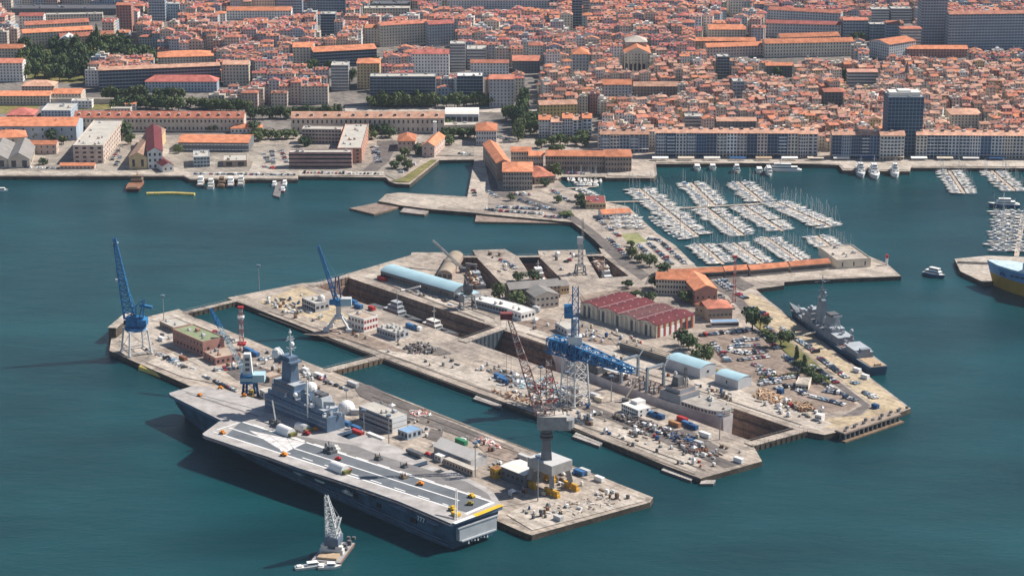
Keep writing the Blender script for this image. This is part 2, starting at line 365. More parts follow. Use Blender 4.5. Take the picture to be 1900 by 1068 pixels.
pave('pier_paving',[(700,650),(760,640),(920,700),(1080,765),(1300,850),(1290,875),(1110,802),(860,705)],m_pale,1)
pave('pier_lane',[(905,690),(925,684),(1120,760),(1370,862),(1345,868),(1130,778)],m_asph,2)
pave('pier_lane',[(1240,800),(1275,795),(1352,838),(1320,850)],m_asph,3)
pave('pier_lane',[(420,690),(460,672),(540,700),(520,720),(440,705)],m_asph,1)
pave('pier_lane',[(660,715),(700,740),(860,800),(900,830),(940,838),(870,805),(800,770),(680,722)],m_asph,2)
pave('pier_lane',[(648,706),(690,716),(800,768),(885,802),(955,832),(935,842),(850,808),(760,778),(668,735)],m_asph)
pave('pier_lane',[(872,815),(905,812),(985,850),(960,862),(905,845)],m_park)
pave('pier_lane',[(800,795),(822,800),(818,822),(790,812)],m_asph)
pave('pier_lane',[(300,640),(345,655),(375,672),(350,682),(285,655)],m_park)
pave('pier_lane',[(560,620),(640,606),(760,655),(700,648),(640,628)],m_park)
pave('pier_lane',[(782,648),(815,644),(838,656),(806,660)],m_asph)
pave('yard_asphalt',[(955,598),(1010,590),(1075,606),(1150,640),(1120,640),(1030,622)],m_park)
pave('yard_asphalt',[(1075,550),(1120,540),(1212,530),(1215,545),(1142,540),(1080,560)],m_park)
pave('yard_asphalt',[(1345,505),(1375,506),(1372,516),(1400,530),(1380,540),(1345,520)],m_asph)
pave('pier_paving',[(940,955),(1060,890),(1200,922),(1195,930),(988,984)],m_pale,3)
pave('pier_paving',[(222,632),(235,605),(330,578),(360,595),(420,625),(330,640),(260,660)],m_pale,4)
pave('pier_paving',[(270,672),(330,650),(420,690),(400,712),(340,700)],m_pale,5)
def rail(a,b):
    A=G(*a);B=G(*b); d=(B-A).normalized(); e=Vector((-d.y,d.x,0)); NPV[0]+=1; z=Q+.012*NPV[0]; q=MB()
    for o in (0,8.5): q.poly([(p.x,p.y,z) for p in (A+e*o-e*.35,B+e*o-e*.35,B+e*o+e*.35,A+e*o+e*.35)])
    tag(q.build('crane_rails',M('rail_slot',(.10,.085,.075),.7)),kind='structure')
rail((480,582),(1290,880)); rail((300,660),(345,682)); rail((690,736),(1090,890)); rail((960,624),(1470,795)); rail((700,520),(900,596))
pave('esplanade',[(1130,305),(1213,305),(1215,328),(1127,327),(1127,316)],m_pale,1)
pave('esplanade',[(1217,296),(1900,298),(2100,299),(2100,311),(1692,309),(1686,316),(1566,314),(1558,305),(1217,302)],m_pale,2)
pave('arsenal_yard',[(-50,326),(340,326),(352,331),(553,331),(553,325),(716,326),(735,335),(790,290),(880,290),(880,268),(0,268),(-50,300)],m_yard)
pave('quay_strip',[(-60,326),(340,326),(352,332),(553,332),(553,326),(714,327),(712,319),(552,318),(352,321),(340,318),(-60,318)],m_pale)
pave('car_park',[(470,300),(536,300),(536,318),(462,320)],m_pale,3)
pave('road',[(700,262),(740,262),(722,300),(700,318),(672,318),(700,292)],m_asph,4)
pave('garden_grass',[(725,337),(760,339),(812,297),(800,297),(775,312),(748,330)],m_grass,2)
pave('garden_grass',[(1385,590),(1400,586),(1500,662),(1552,708),(1535,712),(1470,665)],m_grass,3)
pave('garden_grass',[(1285,650),(1318,680),(1365,700),(1330,690),(1290,668)],m_grass,3)
def slope_patch(name,pts,mat,k=1):
    mb=MB(); q=[GC(x,y) for x,y in pts]; mb.poly([(p.x,p.y,p.z+.05*k) for p in q]); return tag(mb.build(name,mat),kind='structure')
slope_patch('embankment_grass',[(-60,212),(60,210),(75,196),(-60,190)],m_grass)
slope_patch('embankment_grass',[(120,204),(205,203),(210,188),(150,196)],m_grass,2)
slope_patch('park_lawn',[(10,140),(130,155),(180,150),(280,128),(280,92),(190,88),(40,92)],m_grass,1)
slope_patch('boulevard',[(640,210),(1000,208),(1000,196),(640,198)],m_pale,1)
slope_patch('avenue',[(958,255),(975,255),(985,180),(972,160)],m_town,2)
# ---------------- paints ----------------
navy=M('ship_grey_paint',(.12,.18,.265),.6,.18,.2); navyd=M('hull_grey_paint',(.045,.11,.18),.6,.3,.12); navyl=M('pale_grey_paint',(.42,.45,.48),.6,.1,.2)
deckm=M('flight_deck_coating',(.40,.375,.36),.9,.2,.12); deckd=M('landing_strip_coating',(.135,.15,.17),.9,.14,.1)
white=M('white_paint',(.80,.79,.77),.6,.05,.2); offw=M('off_white_paint',(.68,.66,.62),.7,.1,.2); yel=M('yellow_paint',(.72,.46,.03),.6,.12,.3)
black=M('black_rubber',(.025,.026,.03),.7,.2,.3); glass=M('dark_glass',(.03,.04,.055),.15,.2,.2,spec=.6)
blue=M('crane_blue_paint',(.035,.20,.43),.6,.3,.5); blued=M('dark_blue_paint',(.02,.085,.22),.6,.2,.3); lblue=M('light_blue_sheet',(.36,.53,.60),.6,.08,.1)
red=M('red_paint',(.45,.04,.04),.6,.15,.4); rust=M('rusty_steel',(.26,.12,.07),.85,.3,.4); orng=M('orange_paint',(.75,.27,.03),.6,.15,.4)
grey=M('grey_steel',(.30,.30,.30),.7,.18,.3); greyd=M('dark_grey_steel',(.12,.125,.135),.7,.2,.3); brown=M('brown_timber',(.22,.15,.10),.9,.25,.4)
fade=M('faded_red_lattice_paint',(.42,.20,.17),.8,.25,.4); green=M('green_paint',(.04,.25,.12),.7,.2,.4); bluet=M('blue_tarpaulin',(.04,.15,.34),.7,.15,.4)
cream=M('cream_render',(.62,.53,.42),.85,.1,.15); pinkw=M('pink_render',(.50,.32,.265),.85,.12,.15); lgrey=M('light_grey_sheet',(.52,.52,.52),.7,.08,.15)
teak=M('boat_deck_timber',(.45,.33,.22),.8,.2,.5)
def glyph(mb,txt,o,ux,uy,h,m,nrm,t=.12):
    """block numerals set flat on a surface: strokes as thin slabs (o origin, ux writing direction, uy up, nrm outward)"""
    seg={'7':[((0,1),(.62,1)),((.62,1),(.2,0))],'A':[((0,0),(.3,1)),((.3,1),(.6,0)),((.15,.4),(.45,.4))],'1':[((.3,0),(.3,1)),((.1,.8),(.3,1))],'P':[((0,0),(0,1)),((0,1),(.55,1)),((.55,1),(.55,.5)),((.55,.5),(0,.5))],
     '6':[((.6,1),(0,1)),((0,1),(0,0)),((0,0),(.6,0)),((.6,0),(.6,.5)),((.6,.5),(0,.5))],'0':[((0,0),(0,1)),((0,1),(.6,1)),((.6,1),(.6,0)),((.6,0),(0,0))],
     '3':[((0,1),(.6,1)),((.6,1),(.6,0)),((.6,0),(0,0)),((.1,.5),(.6,.5))]}
    x=0
    for c in txt:
        for (a,b) in seg[c]:
            p=o+ux*((x+a[0])*h)+uy*(a[1]*h)+nrm*.15;q=o+ux*((x+b[0])*h)+uy*(b[1]*h)+nrm*.15
            d=(q-p).normalized(); e=nrm.cross(d)*t*h
            mb.poly([p-e,q-e,q+e,p+e],m)
        x+=.9
# ---------------- aircraft carrier ----------------
SINK=3.7      # draught: how deep the hull sits below its modelled waterline
cs=G(886,954,19.5-SINK); cb=G(335,721,19.5-SINK); ang=math.atan2(cb.y-cs.y,cb.x-cs.x)
car=thing('aircraft_carrier','grey aircraft carrier moored along the near pier with a wide angled flight deck','aircraft carrier',(cs.x,cs.y,-SINK),ang)
CM=Matrix.Translation((cs.x,cs.y,-SINK))@Matrix.Rotation(ang,4,'Z'); CI=CM.inverted()
def cl(px,py,z=19.5):
    return CI@G(px,py,z-SINK)
DZ=19.5
outl=[(0,-17),(0,17.5),(18,17.5),(40,17.8),(65,20),(88,23),(114,27),(138,29),(165,32.5),(188,35.5),(191.5,34.5),(203,14),(235,12.2),(258,10.8),(262,9),(263,-9),(258,-12),(240,-19.5),(222,-22),(209,-24),(203,-30),(196,-31.5),(143,-31.5),(141,-31),(141,-20),(130,-20),(130,-31),(117,-32),(77,-31.5),(76,-31),(76,-17),(57,-17),(57,-31),(51,-31),(26,-28.5),(16,-25.5)]
mb=MB(); mb.prism(outl,17.6,DZ,1,0); mb.build('flight_deck',[deckm,navy],car)
def hs(u):      # hull half widths at waterline and at the upper strake
    wl=15.5; top=17.3
    if u>150: t=(u-150)/108; wl=15.5*(1-t**1.8); top=17.3*(1-.62*t**1.9)
    if u<30: t=(30-u)/30; wl=15.5-3*t*t; top=17.3-1.2*t
    return max(.3,wl),max(3.2,top)
secs=[]
for u in (2,6,20,40,70,100,130,150,170,190,205,220,232,242,250,256):
    wl,tp=hs(u); fw=lambda z:u+ (max(0,u-200)/56)**2*6*(z/17.6)-(1.8*(1-z/17.6) if u<5 else 0)*-1
    pr=[(wl*.86,-6),(wl,0),(wl+(tp-wl)*.3,6),(wl+(tp-wl)*.8,12),(tp,17.6)]
    secs.append([(fw(z),-y,z) for y,z in pr]+[(fw(z),y,z) for y,z in pr[::-1]])
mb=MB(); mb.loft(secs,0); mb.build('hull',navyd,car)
# sponsons carrying the deck overhangs
mb=MB()
pp=[(203,14),(191,34),(165,32),(138,28.5),(114,26.5),(88,22.5),(60,19.5)]
lowp=[(198,13.5,9.5),(180,16.4,9),(160,17,9),(138,17.3,9.5),(114,17.4,10.5),(88,17.4,12),(60,17.4,15)]
for (a,b),(c,d) in zip(zip(pp,lowp),zip(pp[1:],lowp[1:])):
    mb.poly([(a[0],a[1],17.6),(c[0],c[1],17.6),d,b],0)
ss=[(209,-19.5),(203,-29.5),(196,-31),(143,-31),(100,-31),(51,-30.5),(26,-28),(10,-20)]
lows=[(206,-14,10),(200,-15.5,9),(190,-16,9),(143,-17.3,9),(100,-17.4,9),(51,-17.4,9),(26,-17,10),(10,-16,13)]
for (a,b),(c,d) in zip(zip(ss,lows),zip(ss[1:],lows[1:])):
    mb.poly([b,d,(c[0],c[1],17.6),(a[0],a[1],17.6)],0)
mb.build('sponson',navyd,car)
# port galleries, boats and rafts below the deck edge
for i,(u,l,z0,z1,dv) in enumerate(((150,15,8,14.5,4),(118,9,9,15,4),(96,12,11,15.5,3.2),(64,10,13,16.5,2.6),(34,14,13.5,16.6,2.2),(10,8,13,16.5,2))):
    mb=MB(); v=17.2
    mb.loft([[(u,v,z0+2),(u+l,v,z0+2),(u+l,v,z1),(u,v,z1)],[(u+1,v+dv,z0+2.6),(u+l-1,v+dv,z0+2.6),(u+l-1,v+dv,z1),(u+1,v+dv,z1)]],0)
    for k in range(5): mb.tube((u+l*k/4,v+dv,z1),(u+l*k/4,v+dv,z1+1.1),.08,3)
    mb.tube((u,v+dv,z1+1.1),(u+l,v+dv,z1+1.1),.07,3)
    mb.build('gallery',navy if i!=1 else M('faded_blue_grey',(.33,.42,.48)),car)
for u in (133,104,80):
    mb=MB(); mb.loft([[(u-4+dx,20.2+dy,12.6+dz) for dx,dy,dz in ((0,-.9*w,1),(0,-.5*w,0),(0,.5*w,0),(0,.9*w,1))] for u,w in ((u,.4),(u+1.5,1.2),(u+6,1.3),(u+8.5,.15))],0)
    mb.box(u-1,19.6,13.6,u+2,20.8,14.6,0); mb.build('tender_boat',white if u!=80 else offw,car)
for k in (1,4,6,9,11,14):     # side openings and the strake along the port side
    q=MB(); u=18+k*9.6; z=10.2+(k%3)*.7; q.box(u,17.0-(.2 if u<30 else 0),z,u+3.2+(k%2)*1.6,17.5,z+2.1); q.build('hull_opening',black,car)
mb=MB(); mb.box(8,17.05,8.2,158,17.6,8.7,0); mb.box(4,15.9,6.2,150,16.9,6.5,0); mb.build('hull_strake',navy,car)
# transom
mb=MB(); mb.box(-.6,-12.5,8.6,2.2,12.5,15.4,0); mb.box(-1.6,-11.5,8.2,-.6,11.5,8.9,0); 
for k in range(7): mb.box(-1.2,-6+k*2.1,6.0+(k%3)*.5,-.9,-5.4+k*2.1,7.6,1)
mb.box(-.9,-13.5,15.4,0,13.5,16,0); mb.build('stern_gallery',[navyl,white],car)
mb=MB(); glyph(mb,'777',Vector((26.5,17.4,13.4)),Vector((-1,0,0)),Vector((0,-.03,1)),2.3,0,Vector((0,1,0)),.1); mb.build('hull_number',white,car)
# deck paint
def dline(a,b,wd,m=white,name='deck_marking',z=.06,dash=None,mb=None):
    p=cl(*a);q=cl(*b); d=(q-p); L_=d.length; d.normalize(); e=Vector((-d.y,d.x,0))*wd/2; own=mb is None; mb=mb or MB(); t=0
    st=dash or (L_,0)
    while t<L_-.01:
        x=p+d*t; y=p+d*min(L_,t+st[0])
        mb.poly([(v.x,v.y,DZ+z) for v in (x-e,y-e,y+e,x+e)] if d.x*e.y-d.y*e.x>0 else [(v.x,v.y,DZ+z) for v in (x+e,y+e,y-e,x-e)]); t+=sum(st)
    if own: mb.build(name,m,car)
def dpoly(pts,m,name,z):
    q=[cl(*p) for p in pts]; mb=MB(); mb.poly([(v.x,v.y,DZ+z) for v in q]); f=mb; 
    o=mb.build(name,m,car); return o
dpoly([(446,782),(419,808),(835,942),(866,950),(912,929)],deckd,'landing_strip',.03)
dpoly([(660,826),(700,842),(866,893),(905,915),(912,927),(575,821),(540,806)],M('worn_deck_coating',(.20,.19,.19),.9,.15,.15),'deck_lane',.02)
dline((449,782),(911,930),1.1); dline((425,793),(852,928),.9); dline((419,808),(835,941),1.1); dline((449,782),(402,797),.9); dline((420,808),(395,800),.8)
dline((470,787),(908,926),.8,dash=(9,7)); dline((520,835),(832,937),.8,dash=(8,9))
dline((568,819),(527,838),1.6); dline((916,931),(864,953),2.2); dline((842,970),(880,956),2.6); dline((880,956),(931,936),3.2,yel,'round_down_stripe',z=.08)
dline((500,812),(527,838),.6); 
dpoly([(462,798),(527,838),(568,820)],M('worn_white_deck_paint',(.66,.63,.62),.85,.1,.3),'grid_panel',.05)
for k in range(1,6): t=k/6; dline((462+65*t,798+40*t),(568-41*t*.0,820-t*0),.28,deckm,'grid_line',z=.1) if k%2 else dline((462+106*t,798+22*t),(527+41*t*.6,838-18*t*.6),.3,deckm,'grid_line',z=.1)
for k in range(1,5): t=k/5; dline((462+65*t,798+40*t),(462+106*t,798+22*t),.35,deckm,'grid_line',z=.12)
dline((330,722),(640,800),.5,deckd,'catapult_track'); dline((345,728),(480,772),1.2,M('catapult_steel',(.2,.18,.18)),'catapult_track',z=.1)
# deck edge nets and antenna masts (port side)
mb=MB()
for (a,b) in (((0,17.6),(40,17.9)),((40,17.9),(88,23.1)),((88,23.1),(138,29.1)),((138,29.1),(188,35.6))):
    for k in range(8):
        u=a[0]+(b[0]-a[0])*k/8;v=a[1]+(b[1]-a[1])*k/8; mb.box(u,v,18.6,u+.25,v+1.2,18.8)
    mb.beam((a[0],a[1]+1.1,18.8),(b[0],b[1]+1.1,18.8),.2,.15)
mb.build('deck_edge_net',brown,car)
# lowered lifts
for u0,u1,v0 in ((57,76,-17),(130,141,-20)):
    mb=MB(); mb.box(u0+.4,-31.2,10.6,u1-.4,v0-.3,11.4,0); mb.build('aircraft_lift',deckm,car)
mb=MB(); mb.box(62,-29,11.4,72,-22,19,0,1); mb.build('lift_shed',[greyd,deckm],car)
# island
isl=MB(); isl.box(146,-30,DZ,204,-17.5,28,0); isl.box(150,-29.5,28,202,-18.5,31,0,1); isl.build('island',[navy,navyl],car)
mb=MB(); mb.box(176,-28.6,31,198.5,-18.8,35,0); mb.box(178,-28,35,197,-19.2,38.3,0,1); o=mb.build('bridge',[navy,navyl],car)
mb=MB()
for k in range(9):
    mb.box(177.8+k*2.2,-19.2,36.2,179.2+k*2.2,-19.12,37.5); mb.box(175+k*2.6,-18.8,32.6,176.6+k*2.6,-18.72,34)
mb.build('bridge_window',glass,o)
mb=MB(); mb.loft([[(x,y,z) for x,y in ((183.5-a*.3,-27.2+a),(192,-27.2+a),(192,-21-a),(183.5-a*.3,-21-a))] for z,a in ((38.5,0),(50,.9))]); mb.box(181.5,-28,50,194.5,-20,50.8); 
mb.box(184,-27,51,193,-21,53); mb.build('mast_tower',navy,car)
mb=MB(); mb.cyl(196.5,-22,48,50.5,2.2,10); mb.sph(196.5,-22,52.8,3.3,1); mb.build('radome',[navy,white],car)
mb=MB(); mb.loft([[(x,y,z) for x,y in ((164-a,-28),(173,-28),(173,-20),(164-a,-20))] for z,a in ((31,0),(37,-1.5))]); mb.sph(168.6,-24,38.5,3.7,1,sz=1); mb.build('radome',[navy,white],car)
mb=MB(); mb.loft([[(152,-29,28),(164,-29,28),(164,-20,28),(152,-20,28)],[(155,-28,36.5),(163,-28,36.5),(163,-21,36.5),(155,-21,36.5)]],0); mb.box(156,-27,36.5,159,-22,38,1); mb.box(160,-27,36.5,162.6,-22,38,1); mb.build('funnel',[navyl,greyd],car)
mb=MB(); x,y=187.5,-24.5; mb.cyl(x,y,53,60,.7,8,0,.5); mb.cyl(x,y,60,68.5,.35,6); mb.sph(x-1.5,y,60.2,1.5,1,8,6); mb.sph(x,y,66.8,.9,1,8,6); 
for z,l in ((57,4),(62.5,3),(64,2.2)): mb.beam((x-l,y,z),(x+l,y,z),.35,.3); mb.beam((x,y-l,z),(x,y+l,z),.35,.3)
mb.beam((x+2,y+3,54),(x+7,y+3,57),1,.3); mb.build('pole_mast',[navyl,white],car)
mb=MB(); x,y=163,-17.2; mb.cyl(x,y,24,46,.45,6); mb.beam((x-3,y,31),(x+3,y,31),.5,.4); mb.beam((x-2,y,38),(x+2,y,38),.4,.3)
for z in range(26,46,3): mb.beam((x-.9,y,z),(x+.9,y,z),.2,.2)
mb.build('signal_mast',white,car)
for u,v,z,r in ((152,-24,33.2,0),(192,-30.6,30,1.3),(176,-18.5,31.2,1.4),(147.5,-25,28,0),(200,-22,33,1.5),(179,-30.5,40,1.2)):
    mb=MB()
    if r: mb.cyl(u,v,z,z+2,.5,6); mb.sph(u,v,z+2.6,r,1,8,6)
    else:
        mb.cyl(u,v,z-4,z,.4,6); mb.beam((u-2.5,v-2,z+.4),(u+2.5,v+2,z+.4),.5,2.2)
    mb.build('radar',[navyl,white],car)
rnd=random.Random(3)
for k in range(26):
    u=146.5+rnd.random()*18 if k<16 else 165+rnd.random()*36; v=-29.5+rnd.random()*11.5; z=28 if u<152 or k<10 else 31
    if k<10: u=146.4+rnd.random()*4
    a=.6+rnd.random()*1.2; mb=MB(); mb.box(u,v,z,u+a,v+a*1.2,z+.6+rnd.random()*1.6,0); mb.box(u+a*.2,v,z+1,u+a*.7,v+a*.6,z+2.2,0); mb.build('deck_fitting',[navyl,navy,white,greyd][k%4],car)
mb=MB()
for z in (DZ+3,DZ+5.8): mb.box(147,-17.5,z,203,-16.6,z+.35)
for k in range(20): mb.tube((148+k*2.8,-16.7,DZ+6),(148+k*2.8,-16.7,DZ+7.1),.08,3)
mb.build('island_walkway',navyl,car)
# ---- things standing on the flight deck ----
def on_deck(px,py): p=CM@cl(px,py); return (p.x,p.y,DZ+.1-SINK)
def shelter(px,py,L_,rr,label,m,da=0):
    t=thing('deck_shelter',label,'shelter',on_deck(px,py),ang+da)
    mb=MB(); mb.arch(-L_/2,-rr,L_/2,rr,rr*.5,rr*.95,'x',0,0,10,0); mb.box(-L_/2,-rr,0,L_/2,rr,rr*.5,0); mb.build('canopy',m,t)
    mb=MB(); mb.box(-L_/2-2.4,-rr*.8,0,-L_/2,rr*.8,1.8); mb.tube((-L_/2-2,-1,1),(-L_/2-3.4,-2,2.4),.3,5); mb.build('end_frame',M('camouflage_green',(.16,.15,.05)),t)
shelter(530,803,11,2.8,'white round shelter tent on the deck just left of the grey covered aircraft',white)
shelter(561,797,8,2.6,'grey round shelter tent standing close to the front of the island',lgrey)
shelter(629,872,11,2.8,'white round shelter tent near the port edge beside a red tractor',white)
def tractor(px,py,lab,m,s=1.,rz=0,kind='deck_tractor',cat='tractor'):
    s*=.78; t=thing(kind,lab,cat,on_deck(px,py),ang+rz,'vehicles on the flight deck')
    mb=MB(); mb.loft([[(-2*s,-1.1*s,.5*s),(2*s,-1.1*s,.5*s),(2*s,1.1*s,.5*s),(-2*s,1.1*s,.5*s)],[(-2*s,-1.1*s,1.4*s),(1.9*s,-1.1*s,1.2*s),(1.9*s,1.1*s,1.2*s),(-2*s,1.1*s,1.4*s)]],0); mb.box(-.8*s,-.9*s,1.35*s,.6*s,.9*s,2.2*s,0); mb.build('body',m,t)
    for x in (-1.3,1.3):
        for y in (-1.1,1.1): w=MB(); w.tube((x*s,(y-.2)*s,.5*s),(x*s,(y+.2)*s,.5*s),.5*s,8); w.build('wheel',black,t)
for px,py,l,m,s in ((371,734,'yellow tractor nearest to the bow on the foredeck',orng,1),(409,721,'yellow tractor at the starboard edge of the foredeck beside the quay',orng,1),(413,804,'yellow tractor on the forward port corner of the angled deck',orng,1.1),(453,735,'yellow tractor under the blue and white pier crane',orng,1),
   (585,798,'yellow tractor parked at the aft foot of the island',orng,1.1),(527,845,'orange tractor on the port edge beside the painted grid',orng,1.2),(627,853,'red tractor on the centre line beside the dark machines',red,1.2),(647,873,'small red tractor at the end of the white shelter',red,.9),(780,899,'orange tractor alone on the dark strip midway aft',orng,1.2),(875,922,'yellow tractor on the right lane near the stern',yel,1.2),
   (840,946,'yellow tractor on the left lane at the stern end',yel,1.4),(872,936,'olive tractor between the stern stripes and the yellow stripe',M('olive_paint',(.3,.25,.05)),1.2),(569,806,'dark red tractor beside the grey shelter tent',M('dark_red_paint',(.3,.03,.04)),1.3),(793,844,'dark red tractor beside the long dark trailer',red,1.1)): tractor(px,py,l,m,s,rz=(px%7)*.2)
def machinery(px,py,lab,m,m2,s):
    t=thing('deck_machinery',lab,'machinery',on_deck(px,py),ang,'machinery on the flight deck'); r_=random.Random(px)
    mb=MB(); mb.box(-2.5*s,-1.6*s,0,2.2*s,1.5*s,1.1*s); mb.box(-1.5*s,-1*s,1.1*s,.6*s,.8*s,2.3*s); mb.build('housing',m,t)
    mb=MB()
    for k in range(5): x=(r_.random()-.5)*4*s;y=(r_.random()-.5)*3*s; mb.tube((x,y,.8*s),(x+r_.random()-.5,y+r_.random()-.5,(2.2+r_.random()*1.6)*s),.25*s,5)
    mb.build('pipework',m2,t)
machinery(612,838,'dark generator sets in the middle of the landing strip',greyd,grey,1.5);machinery(622,834,'white generator beside the dark sets on the landing strip',offw,white,1.1);machinery(702,852,'small dark machine on the right lane line',greyd,brown,.9)
machinery(748,886,'brown machine on the centre line left of the orange tractor',brown,grey,.9);machinery(750,866,'dark machine on the right lane aft of the lift',greyd,brown,.8);machinery(514,790,'dark crane base on the deck in the shadow of the island',greyd,greyd,1.4)
t=thing('mobile_crane','slim grey mobile crane standing on the deck in front of the island','crane',on_deck(508,786),ang)
mb=MB(); mb.box(-3,-1.3,.4,3,1.3,1.6); mb.build('chassis',greyd,t); mb=MB(); mb.beam((-2,0,1.8),(9,-6,10),.8,.8); mb.build('boom',grey,t)
t=thing('mobile_crane','white mobile crane with raised jib at the stern corner of the deck','crane',on_deck(846,956),ang)
mb=MB(); mb.box(-2.5,-1.2,.4,2.5,1.2,1.7); mb.build('chassis',yel,t); mb=MB(); mb.lattice((-4.5,4,-1),(4,-4,12),1.1,.7,9,.16); mb.build('jib',offw,t)
t=thing('deck_trailer','long dark trailer parked on the pale part of the deck near the lift','trailer',on_deck(770,845),ang); mb=MB(); mb.box(-6,-1.5,.9,6,1.5,2.6); mb.build('bed',greyd,t)
for x in (-4,-2.6,3.5): mb=MB(); mb.tube((x,-1.4,.5),(x,1.4,.5),.5,8); mb.build('wheel',black,t)
# ---------------- ships ----------------
def hull(mb,L,B,fb,bow=1.4,draft=4,m=0,md=None,st=.8,n=14,flare=.85,sheer=0.0):
    """ship hull, stern at x=0 and stem at x=L; deck at fb (rising by sheer to the stem)"""
    md=m if md is None else md; secs=[]
    for i in range(n+1):
        t=i/n; x=L*t; w=B/2*(st+(1-st)*min(1,t/.25)) if t<.25 else B/2
        if t>.55: w=B/2*(1-((t-.55)/.45)**2.1)
        w=max(w,.06); wl=w*(flare if t<.7 else flare*(1-.5*(t-.7)/.3)); z=fb+sheer*max(0,(t-.4)/.6)**2
        dx=bow*max(0,(t-.8)/.2); 
        secs.append([(x-dx*.8,-wl*.75,-draft),(x-dx*.35,-wl,0),(x+dx,-w,z),(x+dx,w,z),(x-dx*.35,wl,0),(x-dx*.8,wl*.75,-draft)])
    for A,Bq in zip(secs,secs[1:]):
        for k in (0,1,3,4): mb.poly([A[k],Bq[k],Bq[k+1],A[k+1]][::1],m)
        mb.poly([A[2],Bq[2],Bq[3],A[3]],md)
    mb.poly(secs[0][::-1],m)
    return secs
# ---- grey frigate at the sandy quay ----
a=G(1631,680,5.5);b=G(1469,566,7.5); an=math.atan2(b.y-a.y,b.x-a.x); L_=math.hypot(b.x-a.x,b.y-a.y)
fr=thing('frigate','grey frigate with tall masts moored along the sandy quay on the right','frigate',(a.x,a.y,0),an)
fg=M('frigate_grey_paint',(.25,.285,.32),.6,.12,.15); fgl=M('frigate_pale_grey',(.40,.43,.46),.6,.1,.15); fgd=M('frigate_deck_grey',(.22,.24,.26),.8,.15,.2)
mb=MB(); hull(mb,L_,14.5,5.5,4,4.5,0,1,.8,18,.85,3); mb.build('hull',[navyd,fgd],fr)
k=L_/139
mb=MB(); mb.box(94*k,-5.5,5.6,109*k,5.5,10.5,0,1); mb.box(95*k,-5,10.5,106*k,5,14,0,1); mb.box(96*k,-4.4,14,103*k,4.4,16.5,0,1); o=mb.build('bridge',[fg,fgl],fr)
mb=MB(); mb.box(106*k,-4.6,12.2,106.12*k,4.6,13.4); mb.build('bridge_window',glass,o)
mb=MB(); mb.box(60*k,-5.8,5.6,94*k,5.8,9.2,0,1); mb.build('deckhouse',[fg,fgd],fr)
mb=MB(); mb.box(50*k,-5.6,5.6,72*k,5.6,10.2,0,1); mb.box(62*k,-4.5,10.2,74*k,4.5,12.6,0,1); mb.build('hangar',[fg,fgl],fr)
mb=MB(); mb.loft([[(x,y,z) for x,y in ((67*k+d,-3.6+d*.4),(77*k-d,-3.6+d*.4),(77*k-d,3.6-d*.4),(67*k+d,3.6-d*.4))] for z,d in ((9.2,0),(19,1.4))]); mb.box(68*k,-3.2,19,76*k,3.2,20.4,1); mb.build('funnel',[fg,greyd],fr)
mb=MB(); mb.loft([[(x,y,z) for x,y in ((86*k,-3+d),(94*k-d*1.5,-3+d),(94*k-d*1.5,3-d),(86*k,3-d))] for z,d in ((9.2,0),(20,.7),(25,1.6))]); mb.lattice((90*k,0,20),(90*k,0,34),4,1,6,.22); mb.cyl(90*k,0,34,41,.3,5)
for z,l in ((27,4),(31,3.2),(37,5.5)): mb.beam((90*k,-l,z),(90*k,l,z),.3,.3); mb.beam((90*k-l*.8,0,z+.6),(90*k+l*.8,0,z+.6),.3,.25)
mb.build('main_mast',[fg],fr)
mb=MB(); mb.lattice((64*k,0,12),(64*k,0,20),3,1.4,4,.2); mb.beam((64*k,-3,20),(64*k,3,20),.5,1.3); mb.build('radar_mast',fgl,fr)
for x,y,z,r in ((82,0,13,2.4),(97,4.2,18,1.4),(97,-4.2,17.5,1.3),(55,4,15,1.5),(50,-3.5,14.4,1.3),(73,3.5,11.5,1.6),(73,-4,11.2,1.5),(90,2,26.5,1.1),(90,-2,29,1.0)):
    mb=MB(); mb.cyl(x*k,y,z-2.5,z,.7,6,0); mb.sph(x*k,y,z,r,1,10,6); mb.build('radome',[fg,fgl],fr)
for x,s in ((120,1),(66,.0)):
    if s: mb=MB(); mb.cyl(x*k,0,6,8.4,2.2,10); mb.box(x*k-2,-1.6,8,x*k+2.2,1.6,10.4); mb.tube((x*k+2,0,9.4),(x*k+8,0,10.6),.28,6); mb.build('gun',fgl,fr)
mb=MB(); mb.box(44*k,-6,5.62,50*k,6,5.8,1); mb.box(42*k,-5.8,5.6,44*k,5.8,6.2,0); mb.build('flight_deck',[fg,M('hangar_deck_red',(.30,.16,.13))],fr)
mb=MB(); mb.box(20*k,-5.4,5.6,38*k,5.4,9,0,1); mb.box(24*k,-5.8,9,42*k,5.8,9.5,1); mb.box(20*k,-3,9.0,24*k,3,11,0); mb.build('aft_deckhouse',[fg,fgl],fr)
mb=MB(); mb.box(.4,-5,5.6,19*k,5,5.8,0); mb.box(1,-2,5.8,3,2,7,0); mb.build('quarterdeck',teak,fr)
rn=random.Random(5)
for i in range(34):
    x=rn.choice([rn.uniform(62,92),rn.uniform(36,58),rn.uniform(96,104),rn.uniform(110,128)])*k; y=rn.uniform(-4.6,4.6); z=9.2 if 62*k<x<94*k else 10.5 if x<60*k else 14 if x<105*k else 6.3
    s_=rn.uniform(.5,1.5); mb=MB(); mb.box(x,y,z,x+s_*1.4,y+s_,z+s_,0); mb.tube((x+s_*.5,y+s_*.5,z+s_),(x+s_*.5+rn.uniform(-.6,.6),y+s_*.5,z+s_*2.3),.15,4); mb.build('deck_fitting',[fg,fgl,fgd,white][i%4],fr)
mb=MB()
for y in (-6.6,6.6):
    for i in range(16): mb.tube((30+i*5,y,5.6),(30+i*5,y,6.7),.06,3)
    mb.beam((30,y,6.7),(110,y,6.9),.08,.08)
mb.build('guard_rail',fgl,fr)
